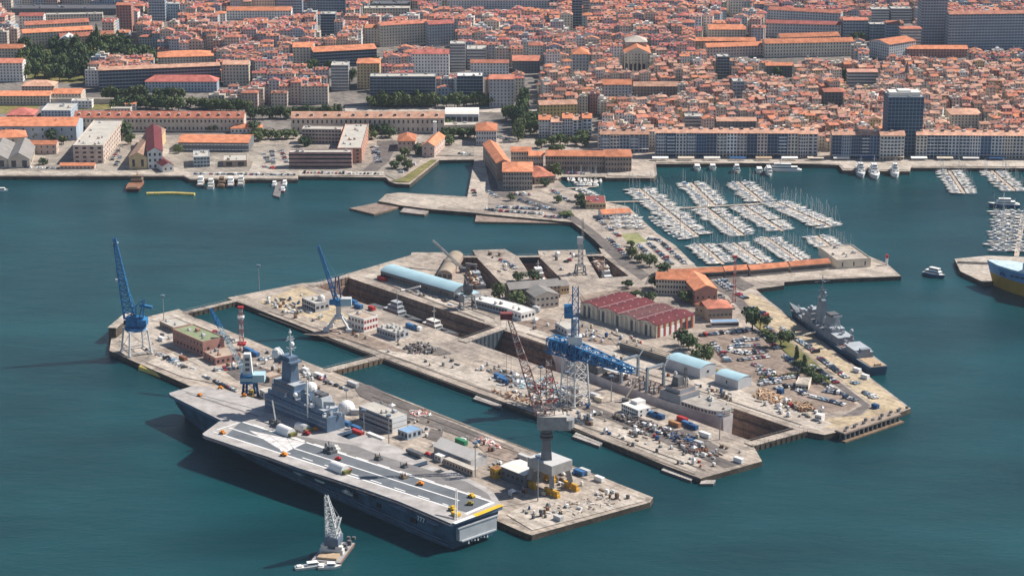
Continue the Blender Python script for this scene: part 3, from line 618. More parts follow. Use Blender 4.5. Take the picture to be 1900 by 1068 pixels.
t=thing('gangway','pale timber gangway platform between the sandy quay and the frigate','gangway',G(1492,622)); q=G(1515,624)-G(1492,622)
mb=MB(); mb.beam((0,0,.6),(q.x*.95,q.y*.95,3.2),3,.4); mb.build('deck',cream,t); mb=MB(); mb.box(-1,-2,0,1.5,2,.5); mb.build('step',lgrey,t)
# ---- replenishment ship in the long dry dock ----
A_=(Vector(pits['main'][1])+Vector(pits['main'][2]))/2; B_=(Vector(pits['main'][0])+Vector(pits['main'][3]))/2
da=math.atan2(B_.y-A_.y,B_.x-A_.x); dd=(B_-A_).normalized(); dn=Vector((-dd.y,dd.x))
c_=G(1333,774,6); off=(Vector((c_.x,c_.y))-A_).dot(dd)
ts_=A_+dd*off
tk=thing('replenishment_ship','large grey supply ship standing in the long dry dock','naval ship',(ts_.x,ts_.y,0),da)
tg=M('weathered_ship_grey',(.66,.60,.58),.8,.18,.1); tgd=M('supply_ship_deck',(.26,.21,.19),.9,.25,.15)
mb=MB(); hull(mb,150,18.4,5.6,4,12,0,1,.45,24,.95,2); mb.build('hull',[tg,tgd],tk)
mb=MB(); mb.prism([(30,8.8),(30,-8.8),(18,-8.8),(9,-7.8),(3.5,-5.6),(.8,-2.6),(.8,2.6),(3.5,5.6),(9,7.8),(18,8.8)],5.4,8.4,0,1); mb.build('poop_deck',[tg,M('helideck_coating',(.36,.33,.30),.9,.2,.2)],tk)
mb=MB()
for i in range(5):
    for y in (-8.86,8.86): mb.box(17+i*2.6,min(y,y*.99),6.1,18.9+i*2.6,max(y,y*.99),7.9)
for i in range(3):
    for s in (-1,1): mb.beam((9.6+i*2.6,s*(7.95+i*.3),7),(11.2+i*2.6,s*(8.15+i*.3),7),.12,1.4); mb.beam((4.2+i*1.6,s*(5.98+i*.62),7),(5.2+i*1.6,s*(6.4+i*.62),7),.12,1.4)
for i in range(5): mb.box(.7,-2.4+i*1,6.3,.78,-1.8+i*1,7.9)
mb.build('mooring_opening',glass,tk)
mb=MB(); mb.lattice((0,-3.5,8.4),(0,3.5,8.4),1.6,1.6,5,.14); mb.build('stern_frame',offw,tk)
mb=MB(); mb.box(31,-8.2,5.6,48,8.2,11,0,1); mb.box(33,-6.5,11,45,6.5,13.6,0,1); mb.build('superstructure',[M('superstructure_grey',(.26,.28,.31),.7,.15,.15),tgd],tk)
mb=MB(); mb.loft([[(38,-3,13.6),(44,-3,13.6),(44,3,13.6),(38,3,13.6)],[(39,-2.3,19),(43,-2.3,19),(43,2.3,19),(39,2.3,19)]]); mb.build('funnel',greyd,tk)
mb=MB(); mb.lattice((35,0,13),(35,0,26),2.2,1,5,.2); mb.build('mast',greyd,tk)
for x in (60,82):
    mb=MB()
    for y in (-7,7): mb.loft([[(x-.8,y-.8,5),(x+.8,y-.8,5),(x+.8,y+.8,5),(x-.8,y+.8,5)],[(x-.6,y-.6,21),(x+.6,y-.6,21),(x+.6,y+.6,21),(x-.6,y+.6,21)]])
    mb.box(x-.7,-7.6,19.6,x+.7,7.6,21); mb.tube((x,-7,19),(x+2,-14,23),.35,5); mb.tube((x,7,19),(x+2,14,23),.35,5); mb.build('transfer_gantry',M('gantry_grey',(.24,.28,.32)),tk)
mb=MB(); mb.box(102,-7.5,5.6,116,7.5,10.5,0,1); mb.box(104,-6.5,10.5,113,6.5,14,0,1); mb.build('forward_house',[greyd,tgd],tk)
mb=MB()
for x in (54,58,66,70,76,88,93): 
    for y in (-6,-2,3,7): mb.tube((x,y,5.7),(x,y,7.4+((x*7+y*3)%4)),.5,5); 
    mb.tube((x,-8,6.6),(x,8,6.6),.3,4)
mb.build('deck_piping',tgd,tk)
rn=random.Random(9)
for i in range(40):
    x=rn.choice([rn.uniform(50,100),rn.uniform(2,28),rn.uniform(118,135)]); y=rn.uniform(-7.5,7); z=5.7 if x>31 else 8.4; s_=rn.uniform(.7,2.2)
    mb=MB(); mb.box(x,y,z,x+s_*1.3,y+s_,z+s_*.8); mb.box(x+.2*s_,y+.2*s_,z+s_*.8,x+.8*s_,y+.7*s_,z+s_*1.2); mb.build('deck_equipment',[tg,greyd,offw,brown,lgrey,M('tarp_blue_grey',(.2,.28,.36))][i%6],tk)
t=thing('scaffold_tent','white peaked work tent rigged over the deck of the supply ship','tent',(ts_.x+dd.x*90,ts_.y+dd.y*90,10),da)
mb=MB(); mb.hip(-8,-7,8,7,1,2.4,0,0); mb.build('canopy',white,t)
mb=MB()
for x in (-8,8):
    for y in (-7,7): mb.tube((x,y,-4.8),(x,y,1),.2,4)
mb.build('frame',greyd,t)
# ---- small vessels ----
def vessel(name,label,cat,loc,rz,L,B,fb,hm,sm,dm=None,group=None,mast=True,draft=2,house=(.3,.62),hh=2.6,levels=2,sheer=1.2,gun=False):
    t=thing(name,label,cat,loc,rz,group); mb=MB(); hull(mb,L,B,fb,L*.06,draft,0,1,.85,10,.85,sheer); mb.build('hull',[hm,dm or teak],t)
    mb=MB(); x0,x1=L*house[0],L*house[1]; z=fb
    for i in range(levels):
        y=B*(.36-.06*i); mb.box(x0,-y,z,x1,y,z+hh,0); 
        mb.box(x0+.3,-y-.04,z+hh*.45,x1-.3,y+.04,z+hh*.78,1); mb.box(x1-.1,-y*.8,z+hh*.45,x1+.05,y*.8,z+hh*.8,1)
        z+=hh; x0+=(x1-x0)*.25; x1-=(x1-x0)*.12
    mb.build('wheelhouse',[sm,glass],t)
    if mast:
        mb=MB(); mb.tube(((x0+x1)/2,0,z-.2),((x0+x1)/2,0,z+L*.2),.18,5); mb.beam(((x0+x1)/2,-B*.2,z+L*.12),((x0+x1)/2,B*.2,z+L*.12),.15,.15); mb.sph((x0+x1)/2+.6,0,z+.6,.55,0,8,5); mb.build('mast',sm,t)
    mb=MB(); mb.box(L*.06,-B*.3,fb,L*.22,B*.3,fb+.7); mb.box(L*.72,-B*.12,fb+sheer*.4,L*.8,B*.12,fb+sheer*.4+1.1); mb.build('deck_gear',greyd if gun else sm,t)
    return t
da2=da+math.pi
def indock(px,py,z=-6): p=G(px,py,z); o=(Vector((p.x,p.y))-A_).dot(dd); q=A_+dd*o; return (q.x,q.y)
x,y=indock(700,566); vessel('patrol_vessel','grey patrol vessel standing in the upper end of the long dry dock','patrol ship',(x,y+2,-8),da2,56,9.5,3.5,navyd,navyl,greyd,None,True,4,(.35,.65),3,3,2,True)
x,y=indock(765,596); vessel('patrol_vessel','white and grey patrol vessel in the dry dock near the dock gate','patrol ship',(x-3,y+5,-8),da2,52,9,3,navyl,offw,greyd,None,True,4,(.4,.66),2.8,2,2,True)
for px,py,lab,hm,sm,L2 in ((893,517,'grey naval tug standing in the leftmost small dry dock',navyl,fgl,30),(1007,508,'white workboat with red underside in the middle small dry dock',offw,white,26),(1130,503,'grey and white workboat in the rightmost small dry dock',navyl,white,24)):
    p=G(px,py); d_=G(861,478)-G(907,535) if px<950 else G(981,477)-G(1017,520) if px<1060 else G(1104,475)-G(1140,514); rz=math.atan2(d_.y,d_.x)
    vessel('workboat',lab,'workboat',(p.x,p.y,-4.8),rz,L2,8.5,2.8,hm,sm,rust if 'red' in lab else greyd,None,True,3,(.35,.7),2.8,2,1.5)
for px,py,lab,L2,hm,sm in ((371,348,'white naval launch leftmost of five at the arsenal quay',17,greyd,white),(390,352,'white boxy workboat second from left at the arsenal quay',16,white,offw),(410,349,'dark red brown launch in the middle of five at the quay',18,rust,brown),(427,349,'white topped launch second from right at the arsenal quay',17,navyd,white),(446,347,'grey launch rightmost of five at the arsenal quay',18,navyl,offw)):
    p=G(px,py,0); vessel('naval_launch',lab,'launch',(p.x,p.y,0),math.pi/2+.05,L2*1.15,6.5,2,hm,sm,brown,'launches at the arsenal quay',False,1,(.25,.75),2.4,2,.8)
p=G(246,357,0); t=vessel('dredging_barge','rust coloured barge with dark bow moored at the quay on the left','barge',(p.x,p.y,0),math.pi/2,34,13,3.2,M('barge_black',(.06,.04,.04)),brown,rust,None,True,1.5,(.62,.85),2.5,2,.5)
for px,py,lab,hm,L2 in ((508,347,'white motor launch on the left of the short floating pontoon',white,11),(527,346,'white launch on the right of the short floating pontoon',white,13),(531,338,'pale launch at the quay end of the short pontoon',offw,12),(524,357,'red and white launch at the outer end of the short pontoon',red,9)):
    p=G(px,py,0); vessel('motor_launch',lab,'launch',(p.x,p.y,0),math.pi/2,L2,4,1.4,hm,white,offw,'launches around the short pontoon',False,1,(.3,.75),2,1,.6)
for px,py,lab,L2,B2 in ((1601,331,'white motor yacht leftmost of three moored bow out at the quay',30,8),(1627,334,'largest white motor yacht in the middle of three at the quay',36,9),(1664,331,'white motor yacht rightmost of three beside the stone platform',25,7)):
    p=G(px,py,0); vessel('motor_yacht',lab,'motor yacht',(p.x,p.y+L2,0),-math.pi/2,L2,B2,3,white,white,white,'motor yachts moored at the town quay',True,1.5,(.2,.68),2.3,3,1.4)
for px,py,lab,L2,hm in ((1424,318,'white boxy harbour boat at the left end of the town quay',22,white),(1488,319,'white and blue passenger ferry at the town quay',30,white),(1408,318,'small white boat left of the boxy harbour boat',12,white),(1293,313,'small white boat at the quay below the waterfront blocks',11,white),(1322,313,'tiny white boat at the quay under the awnings',9,offw),(1366,317,'cream flat barge moored against the town quay',13,cream)):
    p=G(px,py,0); vessel('harbour_boat',lab,'boat',(p.x,p.y+2,0),-math.pi/2 if L2<25 else math.pi*.97,L2,6,1.8,hm,white,offw,'boats along the town quay',L2>20,1,(.12,.85),2.4,2 if L2>12 else 1,.6)
p=G(1714,508,0); t=vessel('tour_boat','blue hulled tour boat with white upper deck under way in the open harbour','tour boat',(p.x,p.y,0),-.75,17,5.4,2,M('boat_blue_hull',(.03,.10,.20)),white,offw,None,False,1,(.12,.82),2.2,2,.8)
p=G(1844,383,0); vessel('motor_yacht','blue hulled motor yacht with white decks at the right edge','motor yacht',(p.x+20,p.y-2,0),math.pi*.98,24,6.5,2.6,M('yacht_blue_hull',(.04,.10,.22)),white,white,None,True,1,(.15,.75),2.2,2,1)
p=G(1,355,0); vessel('motor_launch','small white launch cut off by the left edge of the picture','launch',(p.x-4,p.y,0),0,10,3.5,1.3,white,white,offw,None,False,1,(.3,.75),1.8,1,.6)
p=G(209,452,0); vessel('dinghy','tiny white dinghy drifting beside the tall blue crane jib','dinghy',(p.x,p.y,0),.4,4.5,2,.6,white,white,offw,None,False,.4,(.35,.6),.8,1,.3)
# ---- floating crane and its two tenders ----
p=G(604,1041,2); q=G(632,1004,2); fa=math.atan2(q.y-p.y,q.x-p.x); FL=math.hypot(q.x-p.x,q.y-p.y)
fc=thing('floating_crane','white lattice crane on a flat barge in the open water in front','floating crane',(p.x,p.y,0),fa)
mb=MB(); mb.loft([[(x,-7,-1.5),(x,-7.4,2),(x,7.4,2),(x,7,-1.5)] for x in (0,FL)],0); mb.poly([(0,-7.4,2.01),(FL,-7.4,2.01),(FL,7.4,2.01),(0,7.4,2.01)],1); mb.build('barge',[M('barge_grey',(.15,.16,.18)),M('barge_deck',(.32,.31,.31),.9,.2,.3)],fc)
mb=MB(); mb.box(0,-7.7,1.4,FL,-7.4,1.9); mb.build('rubbing_strake',rust,fc)
mb=MB(); mb.box(2,-5,2,9,5,3.2,0); mb.build('deck_planking',teak,fc)
mb=MB(); mb.box(9.5,-6,2,13,6,4.4); mb.box(10,2,4.4,13,5.5,6.4); mb.box(10,-5.5,4.4,12.5,-2,6); mb.build('deckhouse',offw,fc)
mb=MB(); mb.cyl(FL*.55,0,2,6,3.6,12); mb.box(FL*.55-4.5,-3.6,6,FL*.55+4.5,3.6,10); mb.build('slewing_cab',M('crane_cab_grey_blue',(.12,.16,.22)),fc)
jb=Vector((FL*.55,0,9)); FI=(Matrix.Translation((p.x,p.y,0))@Matrix.Rotation(fa,4,'Z')).inverted(); wj=FI.inverted()@jb
tip=FI@AT(605,919,wj.y-6)
mb=MB(); mb.lattice(jb,tip,6.5,1.4,13,.3,0); mb.build('jib',M('jib_silver_paint',(.55,.56,.57),.6,.1,.3),fc)
mb=MB(); mb.lattice(jb+Vector((-2,0,0)),jb+Vector((1,-3,11)),2.4,1.6,5,.3); mb.tube(jb+Vector((1,-3,11)),tip,.1,3); mb.tube(jb+Vector((0,-1,11)),tip,.1,3); mb.build('back_mast',white,fc)
mb=MB()
for i in range(7): mb.box(15+i*2.4,-6.5+(i%3)*1,2,16.6+i*2.4,-4.8+(i%3)*1,3.4+(i%2)*.9)
mb.build('deck_winch',greyd,fc)
for px,py,rz,lab,L2 in ((576,1056,.3,'white tender with orange bow left of the floating crane barge',15),(611,1054,0.05,'white tender close behind the floating crane barge',11)):
    pp_=G(px,py,0); vessel('tender',lab,'tender',(pp_.x-L2/2,pp_.y,0),rz,L2,4.2,1.3,offw,white,offw,None,False,1,(.4,.75),1.8,1,.5)
# ---- ferry at the right edge ----
p=G(1843,529,0); fa=R(-42)+math.pi
fe=thing('ferry','yellow hulled ferry with blue and white upper decks cut off by the right edge','ferry',(p.x+150*math.cos(R(-42)),p.y+150*math.sin(R(-42)),0),fa)
yh=M('ferry_yellow_hull',(.42,.25,.03),.5,.1,.1); bh=M('ferry_blue_hull',(.12,.30,.55),.5,.1,.1)
def fsec(z0,z1,f0,f1,x0=150):
    S_=[]
    for i in range(15):
        t=i/14; x=x0*t; r=lambda f:max(.15,12*(1-max(0,(t-.72)/.28)**f)); dx=lambda z:max(0,(t-.8)/.2)*z*.35
        S_.append([(x+dx(z0),-r(f0),z0),(x+dx(z1),-r(f1),z1),(x+dx(z1),r(f1),z1),(x+dx(z0),r(f0),z0)])
    return S_
mb=MB(); mb.loft(fsec(-3,9.5,1.5,2.4)); mb.build('hull',yh,fe)
mb=MB(); mb.loft(fsec(9.5,16.5,2.4,3.4)); mb.build('upper_hull',bh,fe)
mb=MB(); mb.loft(fsec(16.5,17.6,3.4,3.4)); mb.build('bulwark',M('pale_blue_bulwark',(.5,.64,.72)),fe)
mb=MB(); mb.box(5,-11,17,122,11,24,0); mb.box(8,-10.5,24,116,10.5,28,0)
mb.build('superstructure',white,fe)
for k in range(10): mb=MB(); mb.box(128-k*4,11.97,12.6,130.6-k*4,12.02,13.8); mb.build('window',glass,fe)
mb=MB(); 
def fpt(x,z,o=.12):
    t=x/150; f=2.4+(z-9.5)/7; return (x+max(0,(t-.8)/.2)*z*.35,12*(1-max(0,(t-.72)/.28)**f)+o,z)
for dx_,dz in ((0,0),(1.5,.7),(3,0)): mb.poly([fpt(139-dx_,11.4+dz),fpt(137.4-dx_,11.4+dz),fpt(138.2-dx_,14+dz)])
mb.poly([fpt(139.6,10.7),fpt(133.8,10.7),fpt(133.8,11.2),fpt(139.6,11.2)])
mb.build('bow_emblem',M('emblem_dark_blue',(.02,.06,.2)),fe)
# floating barrier booms
def boom(label,pts,m,n,w=2.2):
    q=[G(x,y,0) for x,y in pts]; t=thing('floating_boom',label,'boom',(q[0].x,q[0].y,0)); mb=MB()
    for a,b in zip(q,q[1:]):
        for k in range(n):
            u=a.lerp(b,k/n)-q[0]; v=a.lerp(b,(k+.86)/n)-q[0]; mb.tube((u.x,u.y,.5),(v.x,v.y,.5),w/2,7)
    mb.build('float',m,t)
yb=M('yellow_boom_fabric',(.72,.55,.17),.8,.15,.3)
boom('yellow floating boom lying on open water near the arsenal quay',[(272,361),(318,360),(362,362)],yb,9,3.2); boom('yellow floating boom along the pier edge ahead of the carrier bow',[(262,684),(300,697),(348,714)],yb,8,5)
# mooring pontoons against the middle pier and timber rafts off the helipad
def raft(label,pts,h,m,md,name='pontoon',cat='pontoon',rows=0):
    md=M('pontoon_slab',(.40,.37,.34),.9,.25,.3) if md is offw else md
    q=[G(x,y,h) for x,y in pts]; o=q[0]; t=thing(name,label,cat,(o.x,o.y,0)); mb=MB(); mb.prism([(v.x-o.x,v.y-o.y) for v in q],-.8,h,0,1); mb.build('deck',[m,md],t)
    mb=MB(); n=10
    for k in range(n):
        a=q[0].lerp(q[1],(k+.5)/n)-o;b=q[3].lerp(q[2],(k+.5)/n)-o; mb.beam((a.x,a.y,h+.08),(b.x,b.y,h+.08),.4,.14)
    mb.build('crosspiece',md,t)
for lab,pts in (('long grey mooring pontoon against the middle pier opposite the shelter tent',[(878,739),(927,755),(934,748),(885,731)]),('grey mooring pontoon against the middle pier beside the big quay crane',[(1062,809),(1112,827),(1120,820),(1069,801)]),('grey mooring pontoon near the outer end of the middle pier',[(1227,871),(1282,891),(1290,884),(1234,864)])): raft(lab,pts,1.4,greyd,offw)
raft('short white landing stage at the outer corner of the middle pier',[(1298,897),(1324,897),(1328,890),(1302,890)],1.2,greyd,offw)
for lab,pts,m in (('wide timber raft at the tip of the helipad mole',[(648,386),(694,397),(738,385),(700,376)],brown),('narrow timber raft right of the wide one along the helipad mole',[(742,393),(788,398),(800,388),(752,382)],greyd),('short brown timber raft between wide raft and mole',[(700,378),(738,385),(752,378),(715,370)],rust),('long timber landing stage with dark piles below the helipad car park',[(881,411),(1045,414),(1050,402),(884,398)],brown)):
    raft(lab,pts,1.5,brown,M('weathered_timber_deck_'+m.name,tuple(x*1.5 for x in m.diffuse_color[:3]) if False else {'brown_timber':(.29,.22,.185),'dark_grey_steel':(.33,.29,.27),'rusty_steel':(.28,.18,.15)}[m.name],.9,.3,.3),'timber_raft','raft')
raft('dark floating pontoon with launches in front of the arsenal quay',[(506,362),(519,366),(525,333),(515,333)],1.2,greyd,M('dark_pontoon_deck',(.22,.2,.2)))
# east mole beside the ferry
sheet('east_mole_ground',[gp([(1771,480),(1832,474),(1990,480),(1990,522),(1862,519),(1826,524),(1782,503)])],Q,m_pale); quay_wall('east_mole_wall',gp([(1771,480),(1832,474),(1990,480),(1990,522),(1862,519),(1826,524),(1782,503)]),-5,Q,m_stone2)
mb=MB(); 
for a,b in (((1776,488),(1860,491)),): p_=G(*a);q_=G(*b); mb.beam((p_.x,p_.y,Q+.9),(q_.x,q_.y,Q+.9),1.4,1.8)
tag(mb.build('parapet_wall',m_pale),'low parapet wall across the mole beside the ferry bow','wall')
# ---------------- marina ----------------
PONT=[('long western pontoon',(1185,350),(1295,439)),('second western pontoon beyond the walkway',(1281,339),(1325,382)),('second western pontoon near the arcade',(1309,385),(1379,437)),('third pontoon beyond the walkway',(1368,337),(1414,375)),('third pontoon this side of the walkway',(1378,382),(1452,428)),('eastern long pontoon',(1435,374),(1540,421)),
 ('first short pontoon at the arcade',(1298,452),(1342,490)),('second short pontoon at the arcade',(1360,450),(1414,489)),('third short pontoon at the arcade',(1420,440),(1483,484)),('fourth short pontoon at the mole end',(1513,437),(1560,472)),('left pontoon at the town quay',(1759,314),(1789,359)),('right pontoon at the town quay',(1840,317),(1882,354))]
def sail_boat(v):
    L=10+v; t=thing('sailing_boat','x','sailing boat',(0,0,-50)); B=L*.32
    mb=MB(); hull(mb,L,B,1.25,.9,.6,0,1,.75,8,.8,.35); mb.build('hull',[[white,offw,M('boat_hull_navy',(.05,.09,.18))][v%3],M('boat_deck_white',(.70,.66,.60),.6,.1,.5)],t)
    mb=MB(); mb.loft([[(L*.3,-B*.26,1.3),(L*.72,-B*.16,1.5),(L*.72,B*.16,1.5),(L*.3,B*.26,1.3)],[(L*.33,-B*.2,1.95),(L*.66,-B*.12,1.8),(L*.66,B*.12,1.8),(L*.33,B*.2,1.95)]],0); mb.box(L*.36,-B*.27,1.5,L*.6,B*.27,1.72,1); mb.build('cabin',[white,glass],t)
    mb=MB(); mb.tube((L*.58,0,1.4),(L*.58,0,L*1.35),.13,4); mb.tube((L*.58,0,2.4),(L*.2,0,2.5),.2,4); mb.beam((L*.58,-B*.3,L*.8),(L*.58,B*.3,L*.8),.09,.09); mb.tube((L*.58,0,L*1.33),(L*1.02,0,1.5),.04,3); mb.build('mast',offw,t)
    if v%2: mb=MB(); mb.tube((L*.2,0,2.75),(L*.56,0,2.7),.32,5); mb.build('sail_cover',[bluet,cream][v//2%2],t)
    return t
def motor_boat(v):
    L=8+v*1.2; t=thing('motorboat','x','motorboat',(0,0,-50)); B=L*.36
    mb=MB(); hull(mb,L,B,1.3,1,.5,0,1,.85,8,.8,.4); mb.build('hull',[white,M('boat_deck_white',(.70,.66,.60))],t)
    mb=MB(); mb.loft([[(L*.25,-B*.36,1.3),(L*.68,-B*.3,1.5),(L*.68,B*.3,1.5),(L*.25,B*.36,1.3)],[(L*.28,-B*.3,2.7),(L*.5,-B*.26,2.7),(L*.5,B*.26,2.7),(L*.28,B*.3,2.7)]],0); mb.box(L*.3,-B*.37,1.9,L*.5,B*.37,2.35,1); mb.build('cabin',[white,glass],t)
    if v%2: mb=MB(); mb.box(L*.04,-B*.4,2.2,L*.27,B*.4,2.32); mb.build('awning',[bluet,cream,white][v%3],t)
    return t
protos=[sail_boat(i) for i in range(4)]+[motor_boat(i) for i in range(3)]; pk=[kids(o) for o in protos]
HN=['white','off white','dark blue hulled','white']
pm=M('pontoon_decking',(.52,.42,.34),.9,.2,.4); cand=[]
rn=random.Random(21)
for lab,a,b in PONT:
    A=G(*a,.7);B=G(*b,.7); d=(B-A); Ln=d.length; d.normalize(); nrm=Vector((-d.y,d.x,0)); t=thing('pontoon','timber pontoon, the '+lab+' of the marina','pontoon',(A.x,A.y,0),math.atan2(d.y,d.x))
    mb=MB(); mb.box(0,-1.2,.2,Ln,1.2,.75); mb.build('walkway',pm,t); mb=MB()
    for k in range(int(Ln/12)): mb.cyl(6+k*12,1.35,-1,2.4,.22,6)
    mb.build('pile',greyd,t)
    for s,sn in ((1,'right'),(-1,'left')):
        u=2; i=0
        while u<Ln-2:
            k=rn.choice([0,1,2,3,0,1,4,5,6,2]); pit=(3.4,3.7,4.0,4.3,3.0,3.4,3.8)[k]*(.8 if 'short' in lab else 1); 
            if rn.random()<.96:
                p_=A+d*(u+pit/2)+nrm*s*-1*(1.7+rn.random()*.8); cand.append((p_.y,p_.x,math.atan2(-s*nrm.y,-s*nrm.x)+rn.uniform(-.04,.04),k,lab,sn,i,(.82 if 'short' in lab else .86 if 'town' in lab else .97)*rn.uniform(.92,1.06))); i+=1
            u+=pit
def rowb(a,b,n,rz,lab,sn='near'):
    A=G(*a,0);B=G(*b,0)
    for i in range(n): p_=A.lerp(B,(i+.5)/n)+Vector((rn.uniform(-1.5,1.5),rn.uniform(-1,1),0)); cand.append((p_.y,p_.x,rz+rn.uniform(-.1,.1),rn.randrange(7),lab,sn,i,.9))
rowb((1063,352),(1105,370),9,.2,'basin beside the old arsenal quay'); rowb((1050,333),(1116,336),14,-math.pi/2,'inner basin below the long arsenal building'); rowb((1200,405),(1258,448),9,.3,'shore quay of the marina'); rowb((1062,345),(1110,347),8,math.pi/2,'small landing stage in the inner basin')
for k in range(5): rowb((1852+k*8.5,392),(1846+k*8.5,470),14,math.pi if k%2 else 0,'packed moorings at the right edge',['outer','second','middle','fourth','inner'][k])
cand.sort()
stuffmb=MB(); nb=0
pmesh=[]
for kd in pk:
    q=MB()
    for c in kd:
        me=c.data; vs=[tuple(v.co) for v in me.vertices]
        for pl in me.polygons:
            q.poly([vs[i] for i in pl.vertices],{'white_paint':0,'off_white_paint':1,'boat_hull_navy':2,'dark_glass':3,'boat_deck_white':4,'blue_tarpaulin':5,'cream_render':6}.get(me.materials[pl.material_index].name,0))
    pmesh.append(q)
for y,x,rz,k,lab,sn,i,sc in cand:
    if nb<290:
        lb=f'{HN[k%4] if k<4 else "white"} {"sailing boat" if k<4 else "motorboat"}, {nth(i)} on {sn} side, {lab}'
        bo=dup(protos[k],(x,y,0),rz,lb,'sailing boats moored in the marina' if k<4 else 'motorboats moored in the marina',pk[k]); bo.scale=(sc,sc,sc); nb+=1
    else:
        q=MB(); q.add(pmesh[k]); q.xf(Matrix.Translation((x,y,0))@Matrix.Rotation(rz,4,'Z')@Matrix.Scale(sc,4)); stuffmb.add(q)
for i in range(18):
    p_=G(1131+(i%6)*8.5+(i//6)*3,407+(i//6)*8+(i%2)*2); k=(0,4,1,5,2,6)[i%6]
    bo=dup(protos[k],(p_.x,p_.y,Q+.7),.5+rn.uniform(-.3,.3),'%s laid up ashore in the boatyard, %s in the %s row'%('sailing boat' if k<4 else 'motorboat',nth(i%6),['far','middle','near'][i//6]),'boats laid up in the boatyard',pk[k]); bo.scale=(.85,.85,.85)
for o,kd in zip(protos,pk):
    for c in kd: bpy.data.objects.remove(c)
    bpy.data.objects.remove(o)
tag(stuffmb.build('moored_boats',[white,offw,MC['boat_hull_navy'],glass,MC['boat_deck_white'],bluet,cream]),'dense rows of white boats farther out in the marina','boats',kind='stuff')
for lab,a,b,wd in (('narrow walkway from the old shore to the long western pontoon',(1112,375),(1197,373),2.4),('walkway joining the marina pontoons',(1240,387),(1440,376),2.6),('mole walkway along the packed moorings at the right edge',(1899,395),(1886,475),3.5),('low landing stage in the inner arsenal basin',(1050,349),(1106,346),2.4)):
    A=G(*a,.9);B=G(*b,.9); t=thing('walkway',lab,'walkway',(A.x,A.y,0)); mb=MB(); mb.beam((0,0,.7),(B.x-A.x,B.y-A.y,.7),wd,.5); mb.build('deck',pm,t)
    mb=MB(); 
    for k in range(8): v=(B-A)*((k+.5)/8); mb.cyl(v.x,v.y+wd*.6,-1,2,.2,5)
    mb.build('pile',greyd,t)
# ---------------- buildings: helpers ----------------
FOOT=[]; RECT=[]      # footprints (centre, axes) and screen rectangles already taken
WM={}
def wmesh(w,h,m=None):
    k=(w,h,m.name if m else 'g')
    if k not in WM: mb=MB(); mb.box(-w/2,-.08,0,w/2,.05,h); WM[k]=mb.mesh('window',m or glass)
    return WM[k]
ROOFC={'terra':(.47,.175,.115),'orange':(.59,.225,.12),'brownred':(.33,.145,.10),'peach':(.56,.32,.225),'pink':(.47,.245,.185),'deepred':(.43,.135,.11)}
def roofm(k): return M('roof_tiles_'+k,ROOFC[k],.9,.26,.2,obvar=.24,detail=6)
WC={'cream':(.68,.60,.49),'white':(.80,.77,.73),'pink':(.60,.46,.40),'beige':(.60,.52,.44),'grey':(.48,.49,.51),'ochre':(.62,.47,.27),'bluegrey':(.40,.47,.54),'brown':(.36,.27,.22),'yellow':(.62,.47,.20),'dark':(.16,.17,.18),'rose':(.42,.22,.18)}
def plain(k): return M('render_'+k,WC[k],.85,.1,.15)
def wallw(k): return WALL('facade_'+k,WC[k])
def frame(A,B,br):
    d=Vector((B.x-A.x,B.y-A.y)); W=d.length; a=math.atan2(d.y,d.x); n=Vector((-math.sin(a),math.cos(a)))
    if isinstance(br,(int,float)): D=br
    else: D=abs((Vector((br.x,br.y))-Vector((A.x,A.y))).dot(n))
    return W,D,a,n
def register(A,a,W,D,h,rect=True):
    ux=Vector((math.cos(a),math.sin(a))); n=Vector((-ux.y,ux.x)); c=Vector((A.x,A.y))+ux*W/2+n*D/2
    FOOT.append((c,ux,n,W/2,D/2))
    if rect:
        p=[P(*(Vector((A.x,A.y))+ux*u*W),A.z+z) for u in (0,1) for z in (0,h)]
        RECT.append((min(q[0] for q in p),max(q[0] for q in p),min(q[1] for q in p)-4,max(q[1] for q in p)-1,c.y))
